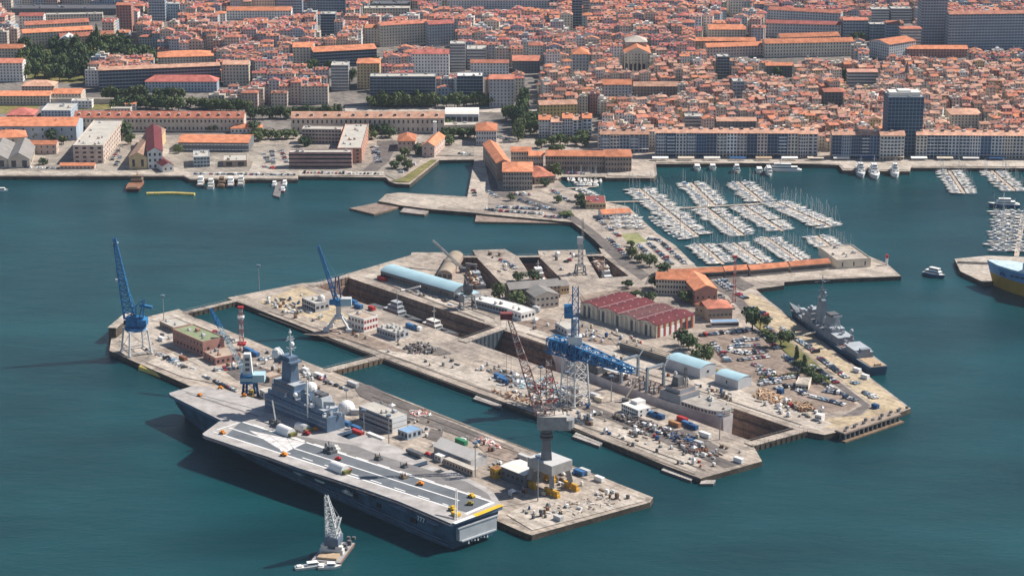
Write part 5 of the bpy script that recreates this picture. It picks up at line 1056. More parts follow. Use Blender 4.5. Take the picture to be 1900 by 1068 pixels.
# ---------------- the town ----------------
WALL('tower_glass',(.17,.24,.32),win=(.03,.06,.10),u0=.08,u1=.92,v0=.08,v1=.84,obvar=.05)
WALL('slab_grey',(.36,.41,.47),win=(.10,.12,.15),u0=.1,u1=.9,v0=.3,v1=.8,obvar=.05)
WALL('slab_dark',(.22,.27,.33),win=(.035,.045,.06),u0=.05,u1=.95,v0=.25,v1=.85,obvar=.05)
WALL('band_pale',(.50,.50,.49),win=(.10,.11,.13),u0=.02,u1=.98,v0=.35,v1=.8,obvar=.05)
def tb(label,xl,xr,y,h,D,wall='cream',roof=('gable','x',2.6),rc='terra',yr=None,wm=None,cat='apartment house',name='apartment_house',**k):
    return bldg(label,(xl,y),(xr,yr if yr is not None else y),D,h,wall,roof,rc,cat,name,town=True,wallmat=MC[wm] if wm else None,**k)
F=('flat',.6)
# towers and slabs
tb('dark blue glass office tower rising behind the town quay',1649,1715,181,52,26,'dark',F,palegr,wm='tower_glass',cat='office tower',name='office_tower')
p=GC(1682,181,52); t=thing('roof_plant_room','white plant room on the dark glass tower roof','roof structure',(p.x,p.y+12,p.z)); q=MB(); q.box(-14,-7,0,13,7,3.4,0); q.box(-6,-5,3.4,5,5,4.6,0); q.build('housing',offw,t)
tb('tall grey residential tower at the top right',1712,1760,-22,62,24,'grey',F,palegr,wm='slab_grey',cat='tower block',name='tower_block')
tb('very wide grey apartment slab with red roof line right of the tall tower',1762,1990,27,38,16,'grey',('gable','x',2.2),'brownred',yr=24,wm='slab_grey',cat='apartment slab',name='apartment_slab')
tb('pale speckled apartment slab standing in front of the wide grey slab',1769,1834,41,28,14,'white',F,palegr,wm='band_pale',cat='apartment slab',name='apartment_slab')
tb('dark grey tower at the top centre of the town',1062,1080,-14,40,18,'dark',F,palegr,wm='slab_dark',cat='tower block',name='tower_block')
tb('white tower block next to the dark grey tower at the top',1081,1097,-16,26,14,'white',F,palegr,wm='band_pale',cat='tower block',name='tower_block')
tb('blank white high block at the top edge above the old town',1355,1381,-8,24,16,'cream',F,palegr,cat='tower block',name='tower_block')
tb('salmon pink tower block on the upper left',215,243,10,30,16,'rose',('gable','x',1.6),'terra',cat='tower block',name='tower_block')
tb('grey beige apartment tower at the top left centre',275,305,-8,30,16,'beige',F,palegr,wm='slab_grey',cat='tower block',name='tower_block')
tb('lower blue grey wing right of the grey beige tower',306,330,8,18,14,'bluegrey',F,palegr,cat='tower block',name='tower_block')
tb('dark grey cube shaped tower among red roofs',594,622,27,25,18,'dark',F,palegr,wm='slab_dark',cat='tower block',name='tower_block')
# large buildings, left part
tb('long blue grey school building with orange roof edge above the plane trees',183,408,131,21,16,'bluegrey',('gable','x',2),'peach',yr=121,wm='slab_dark',cat='school',name='school')
tb('low barracks with red hipped roof in front of the long school',269,402,152,10,18,'bluegrey',('hip',5),'deepred',cat='barracks',name='barracks')
tb('cream five storey building with square windows right of the long school',413,461,120,21,18,'cream',('gable','x',2.4),'peach')
tb('low orange roofed market hall behind the long school',293,396,107,9,28,'beige',('hip',4),'orange',yr=104,cat='hall',name='market_hall')
tb('cream convent range with orange roof and two window rows on the left',42,172,62,17,14,'cream',('gable','x',3),'orange',yr=54,cat='convent',name='convent_range')
tb('orange roofed convent range behind the cream one',46,165,47,14,13,'cream',('gable','x',3),'terra',yr=40,cat='convent',name='convent_range')
tb('right hand convent wing with orange roof beside the dark cypress',112,212,70,12,14,'pink',('gable','x',3),'terra',yr=63,cat='convent',name='convent_range')
tb('white chapel front with columns at the edge of the park',109,134,74,14,20,'white',('gable','y',4),lgrey,cat='chapel',name='chapel')
tb('white house with dark red roof at the top left',35,80,30,14,14,'white',('gable','x',2.5),'deepred')
tb('long pale station wall with low roof at the top left',82,190,28,8,10,'cream',F,palegr,yr=26,cat='station',name='station_wing')
tb('long dark station roof along the top left edge',20,215,17,7,30,'dark',F,M('dark_station_roof',(.10,.10,.115)),cat='station',name='station_hall')
tb('low building with orange roof at the left edge above the park',-20,42,90,11,16,'cream',('gable','x',3),'orange')
tb('white six storey apartment house with orange roof at the left edge',-20,41,117,19,18,'white',('gable','x',3),'terra')
tb('left prison block with flat orange roofs and beige walls',-20,92,178,9,22,'beige',('gable','x',2.6),'orange',cat='prison',name='prison_block')
tb('right prison block with orange roof behind a beige wall',96,150,174,9,24,'beige',('gable','x',2.6),'orange',cat='prison',name='prison_block')
tb('hexagonal looking prison pavilion with pale orange hipped roof',40,100,160,9,20,'beige',('hip',4),'peach',cat='prison',name='prison_block')
tb('pale grey flat roofed arcade building behind the arsenal range',76,131,206,9,34,'bluegrey',F,palegr,cat='hall',name='flat_hall')
tb('dull red domed roof building at the left behind the arsenal hall',12,62,214,8,24,'rose',('hip',5),'deepred',cat='hall',name='domed_hall')
# centre
tb('large justice building with orange roofs above a dark colonnade',582,699,97,17,26,'cream',('gable','x',3),'orange',yr=90,wm='slab_dark',cat='courthouse',name='courthouse')
tb('left block of the justice building with orange roof',543,580,88,19,28,'beige',('gable','x',2.6),'orange',cat='courthouse',name='courthouse')
tb('long modern blue glass office building behind the plane trees',686,808,143,28,16,'bluegrey',F,palegr,wm='slab_dark',cat='office building',name='office_building')
q=GC(700,143,28)
tb('dark grey green office block right of the long glass office',848,896,142,25,18,'dark',F,whiteroof,wm='slab_dark',cat='office building',name='office_building')
tb('grey beige apartment house with orange roof at the avenue corner',908,954,147,27,18,'grey',('gable','x',2.6),'terra')
tb('pale apartment house with blue end wall and stepped balconies',614,646,122,25,20,'white',F,palegr,wm='band_pale')
tb('ochre apartment house with orange roof beside the pale one',662,704,118,25,24,'ochre',('hip',3),'orange')
tb('ornate white apartment row with red mansard roofs',764,833,100,24,16,'white',('gable','x',3),'deepred',chim=4)
tb('banded grey apartment block with open balconies',835,863,82,28,16,'grey',F,palegr,wm='band_pale')
tb('stepped pale terrace block right of the banded grey block',866,902,92,20,22,'beige',F,palegr,wm='band_pale')
tb('low pale block with orange roof below the stepped terrace block',873,944,117,13,14,'white',('gable','x',2),'terra')
tb('long pale apartment front with six window rows in the upper centre',706,795,48,23,16,'cream',('gable','x',2.5),'terra',yr=42,chim=4)
tb('shaded grey apartment front right of the long pale front',796,842,46,24,16,'grey',('gable','x',2.6),'deepred',yr=43)
tb('grey block with orange roof left of the long pale front',677,705,52,19,16,'beige',('gable','x',2.6),'orange')
tb('long dark roofed hall at the top centre edge',690,760,8,9,26,'dark',F,greyd,cat='station',name='station_hall')
tb('long low station range with dark roof at the top centre',830,1020,2,9,24,'grey',F,M('maroon_roof2',(.18,.07,.065)),cat='station',name='station_wing')
tb('pale station building with flat roof at the top left of centre',675,760,16,8,16,'cream',F,palegr,cat='station',name='station_wing')
tb('grey apartment block at the top edge left of centre',512,560,-4,20,16,'beige',F,palegr,wm='slab_grey')
tb('brown grey apartment block at the top edge beside the station',588,640,-6,20,16,'brown',F,palegr,wm='slab_grey')
tb('beige apartment block at the top edge with tall windows',470,510,-4,20,16,'cream',F,palegr)
tb('white arched school hall with red side wings at the top',420,540,20,10,18,'white',('gable','x',3),'orange',cat='school',name='school')
# old town landmarks
o=tb('pale stone opera house with pedimented front in the old town',1159,1207,99,19,46,'cream',('gable','y',6),'orange',cat='opera house',name='opera_house')
W,D,h=o['_dim']
q=MB(); q.box(W*.1,D*.55,h,W*.9,D*1.0,h+7); q.hip(W*.08,D*.52,W*.92,D*1.02,h+7,5,.5,0); q.build('stage_tower',M('opera_zinc_roof',(.48,.43,.37),.8,.12,.2),o)
q=MB(); q.box(-.6,-1.2,h-.5,W+.6,0,h+.5); q.box(-.6,-1.2,h*.55,W+.6,0,h*.55+.6); q.build('cornice',plain('cream'),o)
for i in range(6): q=MB(); q.cyl(W*(i+.5)/6-2.2,-.7,0,h*.55,.6,8); q.cyl(W*(i+.5)/6-2.2,-.7,h*.58,h-.6,.55,8); q.build('column',plain('cream'),o)
for i in range(5): q=MB(); x=W*(i+1)/6-2.2; q.box(x-1.3,-.15,1,x+1.3,.05,h*.42); q.build('arch_window',glass,o)
tb('long ochre yellow building in front of the old town roofs',1001,1071,195,18,16,'yellow',('gable','x',2.6),'peach',yr=193)
tb('grey fronted hall with long orange roof in the old town',1116,1172,157,13,16,'grey',('gable','x',3.4),'orange',cat='hall',name='market_hall')
tb('long orange roofed range right of the grey fronted hall',1176,1260,160,10,14,'brown',('gable','x',3),'peach')
tb('tall white corner house with small windows at the upper left of the old town',981,1007,85,17,18,'white',('hip',2.4),'terra',chim=2)
tb('red roofed hall with dark front below the white corner house',951,1002,113,12,22,'dark',('gable','x',3.4),'terra')
tb('square block with steep orange hipped roof in the old town',1062,1093,101,18,22,'grey',('hip',5),'orange')
tb('dark blue grey apartment house rising from the orange roofs',1331,1354,106,22,16,'bluegrey',F,palegr,wm='slab_dark')
tb('grey apartment house with white side wall in the right old town',1360,1381,152,18,16,'grey',F,palegr,wm='slab_grey')
tb('grey office block just behind the longest quay block',1271,1305,217,17,14,'bluegrey',F,palegr,wm='band_pale')
tb('flat dark block with orange roof behind the quay block',1330,1404,225,13,16,'dark',('gable','x',2),'peach')
tb('orange roofed school range with pale courtyard in the upper right',1315,1384,55,12,24,'cream',('gable','x',3.4),'orange',cat='school',name='school')
tb('long thin orange roofed range in the upper right old town',1290,1402,76,10,12,'brown',('gable','x',2.6),'orange')
tb('long college building with orange roof and tall windows in the upper right',1420,1584,81,15,15,'cream',('gable','x',3.2),'orange',yr=77,cat='college',name='college')
tb('second orange roofed range behind the college building',1448,1558,70,11,13,'beige',('gable','x',3),'orange',yr=66,cat='college',name='college')
tb('left annex of the college with orange roof',1312,1416,88,11,14,'pink',('gable','x',3),'orange',yr=84,cat='college',name='college')
tb('grey blue office block with large windows in the right old town',1573,1629,134,14,16,'bluegrey',('gable','x',1.6),'pink',wm='band_pale')
tb('dark fronted house with orange roof right of centre in the old town',1530,1569,171,14,16,'dark',('hip',2.6),'terra')
tb('dark fronted hall with two orange roof bars in the old town',1421,1472,122,12,14,'dark',('gable','x',2),'orange')
tb('slanted house block with long orange roof in the upper right',1613,1650,76,16,40,'grey',('gable','y',3),'orange',yr=84)
tb('white apartment house with striped balconies in the upper right',1672,1710,54,24,14,'white',('hip',2),'terra',wm='band_pale')
tb('grey apartment front left of the striped balcony house',1645,1670,44,22,14,'grey',('gable','x',2),'terra',wm='slab_grey')
tb('grey apartment front with red roof in the upper right',1565,1611,38,21,14,'grey',('gable','x',2),'terra',wm='slab_grey')
tb('low grey apartment front between two taller ones in the upper right',1614,1643,46,17,14,'bluegrey',F,palegr,wm='slab_grey')
tb('left white curved apartment house near the top right',1617,1650,18,16,16,'white',F,palegr,wm='band_pale')
tb('right white curved apartment house near the top right',1654,1692,17,16,16,'white',F,palegr,wm='band_pale')
tb('long orange roofed range at the foot of the tall grey tower',1683,1796,91,9,14,'rose',('gable','x',2.6),'orange')
tb('curved looking orange roofed house block at the right of the glass tower',1765,1822,213,12,26,'cream',('hip',3.4),'peach')
tb('long brown grey apartment row in the upper right',1421,1560,43,15,15,'grey',('gable','x',2.4),'deepred',yr=47)
tb('top right apartment row with orange roof running to the white gable',1425,1560,18,16,14,'grey',('gable','x',2.4),'terra',yr=26)
sp=GC(1681,172); t=thing('church_spire','slim dark church spire just above the glass tower','church tower',(sp.x,sp.y,sp.z)); q=MB(); q.box(-2.2,-2.2,0,2.2,2.2,20); q.build('tower',plain('beige'),t); q=MB(); q.tube((0,0,20),(0,0,32),2.6,8,0,.05); q.build('spire',greyd,t)
for i,(x,y,l,w) in enumerate(((15,196,'pale retaining wall below the prison blocks',150),)):
    p=GC(-40,193); t=thing('retaining_wall',l,'wall',(p.x,p.y,p.z)); q=MB(); q.box(0,0,-1,w,1.5,5); q.build('wall',plain('beige'),t); q=MB(); q.box(-.3,-.3,5,w+.3,1.8,5.4); q.build('coping',plain('cream'),t)
tb('low orange roofed pavilion among the garden trees',232,252,193,6,10,'white',('gable','x',2),'orange')
tb('row of low sheds with pale roofs between gardens and arsenal range',205,242,202,5,8,'cream',F,palegr)
tb('white curved ramp building beside the flat arcade building',132,170,188,7,10,'white',F,palegr)
# ---- house rows filling the rest ----
def inpoly(x,y,p):
    r=False
    for i in range(len(p)):
        a,b=p[i],p[i-1]
        if (a[1]>y)!=(b[1]>y) and x<(b[0]-a[0])*(y-a[1])/(b[1]-a[1])+a[0]: r=not r
    return r
OPEN=[[(-60,160),(-60,86),(215,80),(300,90),(300,140),(180,125),(170,160),(200,185),(345,190),(345,210),(-60,262)],      # park and prison
 [(640,216),(640,186),(960,190),(1000,150),(1010,262),(930,265),(640,265)],[(-60,340),(-60,200),(480,200),(560,212),(1120,212),(1120,340)],[(956,260),(968,168),(990,150),(1000,180),(996,262)],
 [(980,228),(1120,232),(1120,300),(980,300)],[(718,115),(715,75),(735,75),(742,115)],[(460,215),(460,200),(540,195),(640,190),(640,230)]]
def blocked(x,y,w,d,h,c,ux,n):
    for (c2,u2,n2,w2,d2) in FOOT:
        dv=c-c2
        if abs(dv.x)+abs(dv.y)>w2+d2+60: continue
        if abs(dv.dot(u2))<w2+max(w,d)/2+.6 and abs(dv.dot(n2))<d2+max(w,d)/2+.6: return True
    z=zg(y); px,pt=P(x,y-d/2,z+h+2.6); pb=P(x,y-d/2,z)[1]; hw=w/2*FP/(y/CT)*.9
    for xl,xr,t_,b_,cy in RECT:
        if y<cy and px+hw>xl+1 and px-hw<xr-1 and pt<b_-3 and pb>t_+2: return True
    gx,gy=P(x,y,z)
    for p in OPEN:
        if inpoly(gx,gy,p): return True
    return False
rn=random.Random(12); cand=[]; GRID={}
def put(x,y,w,d,h,a,zone):
    c=Vector((x,y)); ux=Vector((math.cos(a),math.sin(a))); n=Vector((-ux.y,ux.x))
    gx,gy=P(x,y,zg(y)+h); 
    if gx<-40 or gx>1940: return
    k=(int(x//30),int(y//30))
    for i in (-1,0,1):
        for j in (-1,0,1):
            for (q,r) in GRID.get((k[0]+i,k[1]+j),()):
                if (q-c).length<(r+min(w,d)*.5)*.82: return
    if blocked(x,y,w,d,h,c,ux,n): return
    GRID.setdefault(k,[]).append((c,min(w,d)*.5)); cand.append((y,x,w,d,h,a,zone))
y=1935.0; row=0
while y<3330:
    zrow=row//2; dep=rn.uniform(8,11) if y<2420 else rn.uniform(10.5,14)
    x=-1150+rn.uniform(0,20); cross=rn.uniform(50,95)
    while x<1150:
        px,py=P(x,y,zg(y)+14)
        if -60<px<1960:
            old=px>955 and py>112; haus=not old
            far=py<28
            aa=noise.noise((x*.006,y*.006,1.3))*(.75 if old else .28)+(rn.gauss(0,.13) if old else 0)
            if old: w=rn.uniform(5.5,10.5); d=dep*rn.uniform(.8,1.2); h=rn.gauss(14.5,2.5)
            else: w=rn.uniform(9,16); d=dep*rn.uniform(.95,1.2); h=rn.gauss(17.5,3.4)
            if far: h*=.75
            h=max(7,min(25,h))
            put(x+w/2,y+rn.uniform(-1.2,1.2)+noise.noise((x*.01,y*.004,4))*14,w,d,h,aa,(old,far)); x+=w*(1.0 if old else 1.02)
        else: x+=12
        cross-=12
        if cross<0: x+=rn.uniform(4,8.5); cross=rn.uniform(45,100)
    y+=dep+(rn.uniform(3.2,6.5) if row%2 else rn.uniform(.3,2.0))*(1 if y<2450 else 1.6); row+=1
cand.sort()
WK=['cream','white','pink','beige','grey','ochre','bluegrey','rose']; RK=['terra','orange','brownred','peach','pink','deepred']
wmats=[wallw(k) for k in WK]; rmats=[roofm(k) for k in RK]; plw=[plain(k) for k in WK]
allm=wmats+rmats+[palegr,lgrey]
def house_geo(r_,w,d,h,zone):
    """walls, roof, chimneys of one terraced house around its own origin"""
    old=zone[0]
    wi=r_.choice([0,0,1,1,2,3,3,5,7,0] if old else [0,1,3,3,4,4,6,2]); ri=r_.choice([0,1,3,3,3,4,4,4,0,2] if old else [0,0,2,5,5,1,4,0])
    W=MB(); W.walls(-w/2,-d/2,w/2,d/2,-3,h,0,2.7 if old else 3.0,3.0)
    Rf=MB(); ty=r_.random(); kind='pitched'
    if ty<(.62 if old else .55): Rf.gable(-w/2,-d/2,w/2,d/2,h,d*.5*r_.uniform(.26,.36),'x',.45,0,1)
    elif ty<.76: Rf.gable(-w/2,-d/2,w/2,d/2,h,w*.5*r_.uniform(.28,.38),'y',.45,0,1)
    elif ty<.90: Rf.hip(-w/2,-d/2,w/2,d/2,h,min(w,d)*.5*r_.uniform(.3,.42),.45,0); kind='hipped'
    else:
        Rf.poly([(-w/2,-d/2,h),(w/2,-d/2,h),(w/2,d/2,h),(-w/2,d/2,h)],2); Rf.box(-w/2,-d/2,h,w/2,-d/2+.3,h+.7,1); Rf.box(w/2-.3,-d/2+.3,h,w/2,d/2,h+.7,1); Rf.box(-w*.2,-d*.1,h,w*.15,d*.25,h+2.3,1); kind='flat'
    C=[]
    for i in range(r_.choice([1,1,2,2,3] if kind!='flat' else [1])):
        q=MB(); cx=r_.uniform(-w*.42,w*.42); cy=r_.uniform(-d*.3,d*.35); s=r_.uniform(.4,.75); q.box(cx-s,cy-.4,h,cx+s,cy+.4,h+r_.uniform(2.2,3.8)); C.append(q)
    if not old and kind=='pitched':
        for i in range(int(w/6)):
            q=MB(); cx=-w/2+w*(i+.5)/int(w/6); q.box(cx-.7,-d*.42,h+.3,cx+.7,-d*.2,h+2.1); C.append(q)
    return wi,ri,kind,W,Rf,C
rowid={}; SM=MB(); ni=0; pat={}
WLAB=['cream','white','pink','beige','grey','ochre','blue-grey','rose']; RLAB=['terracotta','orange','brown-red','peach','pinkish','deep-red']
picked=cand[:290]
# name each near house by the band it stands in and its place from the left within that band
bands=[('in the first row behind the quay blocks',0),('in the second row behind the quay blocks',0),('in the third row behind the quay blocks',0)]
ys=sorted(picked,key=lambda c:c[0]); nbd=8; size=(len(ys)+nbd-1)//nbd
lab={}
for b in range(nbd):
    grp=sorted(ys[b*size:(b+1)*size],key=lambda c:c[1])
    for i,c in enumerate(grp): lab[id(c)]=(b,i)
for c in cand:
    y,x,w,d,h,a,zone=c; r_=random.Random(int(x*31+y*17)); wi,ri,kind,W,Rf,C=house_geo(r_,w,d,h,zone); z=zg(y)
    if id(c) in lab:
        b,i=lab[id(c)]; sz='narrow' if w<9 else 'wide' if w>13 else 'mid-sized'
        t=thing('town_house','%s %s house, %s %s roof, %s from left in %s band of town houses'%(sz,WLAB[wi],RLAB[ri] if kind!='flat' else 'grey',kind,nth(i),ORD[b]),'town house',(x,y,z),a,'town houses behind the quay')
        W.build('wall',wmats[wi],t); rf=Rf.build('roof',[rmats[ri],plw[wi],palegr],t)
        for q in C: q.build('chimney',plw[wi] if ri%2 else lgrey,rf)
    else:
        i0=len(SM.f); SM_m=Matrix.Translation((x,y,z))@Matrix.Rotation(a,4,'Z')
        for q,mp in [(W,{0:wi}),(Rf,{0:8+ri,1:wi,2:14})]+[(q,{0:15 if ri%2 else wi}) for q in C]:
            q.xf(SM_m); q.m=[mp[k] for k in q.m]; SM.add(q)
print('houses',len(cand))
tag(SM.build('town_houses',allm),'the rest of the old and upper town, a sea of orange roofs behind the nearer houses','town houses',kind='stuff')
# ---------------- cranes and masts ----------------
def local(t,w): return w-t.location
def crane_thing(label,px,py,name='quay_crane',cat='crane'):
    p=G(px,py); return thing(name,label,cat,(p.x,p.y,Q))
def ztop(t,py): return ZT(t.location.x,t.location.y,py)-Q
def portal(t,w,d,h,m,leg=.55,brace=True,a=0,name='portal'):
    c,s=math.cos(a),math.sin(a); L=[]
    for x,y in ((-w/2,-d/2),(w/2,-d/2),(w/2,d/2),(-w/2,d/2)):
        q=MB(); X,Y=x*c-y*s,x*s+y*c; q.tube((X*1.12,Y*1.12,.8),(X*.9,Y*.9,h),leg,6); q.box(X*1.12-.9,Y*1.12-.9,0,X*1.12+.9,Y*1.12+.9,1.2); q.build('leg',m,t); L.append((X,Y))
    if brace:
        q=MB()
        for i in range(4):
            A,B=L[i],L[(i+1)%4]; q.beam((A[0]*1.08,A[1]*1.08,2),(B[0]*1.08,B[1]*1.08,2),.5,.5); q.beam((A[0]*.9,A[1]*.9,h-.5),(B[0]*.9,B[1]*.9,h-.5),.7,.8)
            q.tube((A[0]*1.05,A[1]*1.05,3),(B[0]*.92,B[1]*.92,h-1),.18,4)
        q.build(name,m,t)
wp=M('crane_white_paint',(.66,.66,.65),.6,.1,.3)
# 1 tall blue crane at the western tip
p=(G(224,668)+G(274,657))/2; q_=G(238,640)
t=thing('quay_crane','tall blue slewing crane with long raised jib on slim white legs at the western tip','crane',((p.x+G(258,645).x)/2,(p.y+G(258,645).y)/2,Q))
hz=ztop(t,609); portal(t,13,13,hz,wp,.7,True,.5)
mb=MB(); mb.cyl(0,0,hz-.5,hz+1.2,6.8,16); mb.cyl(0,0,hz+1.2,hz+2,5.5,16,1); mb.build('slew_ring',[blue,blued],t)
mb=MB(); mb.box(-5.5,-3.5,hz+2,5.5,3.5,hz+7.5,0); mb.box(2,-4.4,hz+2.4,7.6,4.4,hz+6.5,0); mb.box(-7,-2,hz+3,-5.5,0,hz+5.5,1); mb.build('machinery_house',[blue,glass],t)
W0=t.location.y; tp=AT(212,441,W0+4)-t.location; fo=Vector((-3.5,0,hz+7))
mb=MB(); mb.lattice(fo,fo.lerp(tp,.62),6.5,3.6,9,.46,0,3.2,2.6); mb.lattice(fo.lerp(tp,.62),tp,3.6,1.5,8,.36,0,2.6,1.4); mb.build('jib',blue,t)
a1=AT(267,556,W0)-t.location; mb=MB(); mb.lattice((-1,0,hz+7.5),(0.5,0,hz+15),3.4,1.4,4,.3); mb.lattice((4,0,hz+7),a1,2.4,1.2,4,.28); mb.tube((.5,0,hz+15),fo.lerp(tp,.62),.16,3); mb.tube(a1,(.5,0,hz+15),.3,4); mb.beam(a1+Vector((-3,0,-3.5)),a1+Vector((5,0,-5)),2.2,1.6); mb.build('counter_arm',blue,t)
mb=MB(); mb.tube(tp,tp+Vector((.4,0,-27)),.09,3); mb.box(tp.x-.6,tp.y-.6,tp.z-29,tp.x+1.2,tp.y+.6,tp.z-27,1); mb.build('hoist_rope',[greyd,white],t)
# 2 blue jib on white pedestal, middle pier
t=crane_thing('blue jib crane on a white column and splayed white base on the middle pier',629,612)
for dx,dy in ((-8,-4),(7,-5),(8,5),(-6,6)):
    q=MB(); q.tube((dx,dy,1.4),(dx*.22,dy*.22,10),.9,6,r2=.8); q.box(dx-2,dy-1.3,0,dx+2,dy+1.3,2.4); q.build('leg',wp,t)
hz=ztop(t,566); mb=MB(); mb.cyl(0,0,8.5,hz,1.7,12); mb.cyl(0,0,8,10.5,2.8,10); mb.build('column',wp,t)
mb=MB(); mb.cyl(0,0,hz,hz+4.2,2.6,12); mb.box(-5.8,-2,hz+.6,-1,2,hz+3.6); mb.build('slewing_cab',blue,t); mb=MB(); mb.box(1.5,-2.6,hz,8.6,2.8,hz+5,0,1); mb.build('machinery_house',[lblue,lgrey],t)
tp=AT(590,455,t.location.y+3)-t.location; fo=Vector((-1.6,0,hz+4)); mb=MB(); mb.lattice(fo,tp,2.6,1.3,13,.34,0,2.4,1.2); mb.build('jib',blue,t)
tm=Vector((-.6,0,ztop(t,513))); mb=MB(); mb.beam((-2.4,0,hz+4),tm+Vector((-.9,0,0)),.8,.8); mb.beam((1.8,0,hz+4),tm+Vector((.9,0,0)),.8,.8); 
for k in range(5): z=hz+4+(tm.z-hz-4)*k/4; mb.beam((-1.8,0,z),(1.4,0,z),.3,.3)
mb.tube(tm,tp,.14,3); mb.build('a_frame',blued,t)
# 3 blue and white crane on the near pier by the carrier bow
t=crane_thing('blue and white crane with short light tower beside the carrier foredeck',465,733)
portal(t,6.5,6.5,9,blued,.8,True,.4); mb=MB(); mb.box(-5.5,-4,8.5,4,4,13.5,0); mb.box(-5.6,-4.1,10,4.1,-4,12,1); mb.build('machinery_house',[blue,lblue],t)
mb=MB(); mb.box(2,-4.2,9.5,9,4.2,14,0); mb.build('cab',lblue,t); mb=MB(); mb.box(-1,-3,0,1.5,3,2.5); mb.build('ballast',yel,t)
zt=ztop(t,655); mb=MB(); mb.loft([[(-4.2+a,-2.2,z),(1.8-a,-2.2,z),(1.8-a,2.2,z),(-4.2+a,2.2,z)] for z,a in ((13.5,0),(zt,1))]); mb.build('tower',wp,t)
for k in range(3): q=MB(); z=16+k*(zt-17)/3; q.box(-2.4,-2.26,z,.2,-2.18,z+(zt-17)/5); q.build('tower_opening',greyd,t)
tp=AT(390,572,t.location.y+30)-t.location; fo=Vector((-3,2,13)); mb=MB(); mb.lattice(fo,fo.lerp(tp,.72),2.4,2,12,.16,1,1.8,1.6); mb.lattice(fo.lerp(tp,.72),tp,2,1,4,.3,0); mb.build('jib',[blue,lblue],t)
# 4 red and white lattice mast
def lmast(label,px,py,ptop,w0,w1,n,r,ma,mb_,plat=(),name='lattice_mast',cat='mast'):
    t=crane_thing(label,px,py,name,cat); h=ztop(t,ptop); q=MB(); q.lattice((0,0,0),(0,0,h),w0,w1,n,r,0,alt=1); q.build('lattice',[ma,mb_],t)
    for z,s,m in plat: q=MB(); q.box(-s,-s,h*z,s,s,h*z+1.2); q.beam((-s*1.2,0,h*z+1.6),(s*1.2,0,h*z+1.6),.2,.2); q.build('platform',m,t)
    return t
lmast('red and white lattice mast with a white platform on the near pier',449,648,570,2.4,1.8,10,.2,M('faded_mast_red',(.42,.12,.10)),M('pale_lattice_paint',(.62,.5,.48)),((.75,2,white),(.98,1.7,red),(.12,2.6,red)))
lmast('slim red and white antenna mast beside the orange roofed barracks',1362,560,476,1.9,1.2,14,.2,M('red_mast_paint',(.55,.16,.14)),M('pale_mast_paint',(.62,.45,.42)),((.98,1.2,red),))
# 5 hammerhead crane with blue boom
t=crane_thing('large blue lattice boom crane on a white steel tower beside the long dry dock',1066,748,'hammerhead_crane','crane')
h0=ztop(t,664); portal(t,11,11,h0,wp,.58,False,.75)
mb=MB(); c=.75
for i in range(4):
    an=c+math.pi/4+i*math.pi/2; bn=an+math.pi/2; r0=7.8*1.1
    n=5
    for k in range(n):
        za,zb=2+(h0-3)*k/n,2+(h0-3)*(k+1)/n; ra,rb=r0*(1-.2*k/n),r0*(1-.2*(k+1)/n)
        mb.tube((ra*math.cos(an),ra*math.sin(an),za),(rb*math.cos(bn),rb*math.sin(bn),zb),.17,4); mb.tube((ra*math.cos(bn),ra*math.sin(bn),za),(rb*math.cos(an),rb*math.sin(an),zb),.17,4); mb.tube((rb*math.cos(an),rb*math.sin(an),zb),(rb*math.cos(bn),rb*math.sin(bn),zb),.25,4)
mb.build('tower_bracing',wp,t)
mb=MB(); mb.box(-2.4,-2.4,2,2.4,2.4,h0*.42); mb.build('stair_tower',M('pale_brown_cladding',(.42,.36,.31),.9,.25,.5),t)
mb=MB(); mb.cyl(0,0,h0-.5,h0+2.5,5,14); mb.build('slew_ring',blued,t)
W0=t.location.y; l=AT(1021,638,W0+10)-t.location; r=AT(1176,688,W0-26)-t.location
zc=h0+5; l.z=zc+1;  
rr_=Vector((r.x,r.y,r.z))
mb=MB(); mb.lattice(l,(0,0,zc),8.5,8.5,5,.6,0,8.5,8.5); mb.lattice((0,0,zc),rr_,8.5,3.4,13,.55,0,8,2.6); mb.build('boom',blue,t)
mb=MB(); d=Vector((rr_.x,rr_.y,0)).normalized(); 
for k in range(7):
    q=l.lerp(Vector((0,0,zc)),(k+.3)/7); mb.box(q.x-1.6,q.y-2.6,q.z-2.5,q.x+1.6,q.y+2.6,q.z+2.6,k%2)
for k in range(9):
    q=Vector((0,0,zc)).lerp(rr_,(k+.4)/11); mb.box(q.x-1.5,q.y-1.9,q.z-1.9,q.x+1.3,q.y+1.6,q.z+1.5,(k+1)%2)
mb.build('boom_machinery',[blue,blued],t)
zt=ztop(t,532); mb=MB(); mb.lattice((0,0,zc+3),(0,0,zt),4.4,3.2,7,.4); mb.build('a_frame',blue,t)
mb=MB(); mb.box(-6.5,-3,ztop(t,588),-1.5,3,ztop(t,566)); mb.build('winch_house',blue,t); mb=MB(); mb.cyl(0,0,ztop(t,628),ztop(t,590),1.7,10); mb.box(-4,-3.5,zc+4,4,3.5,ztop(t,622)); mb.build('white_column',wp,t)
mb=MB(); mb.tube((0,0,zt),rr_,.12,3); mb.tube((0,0,zt),l,.12,3); mb.build('stay',greyd,t)
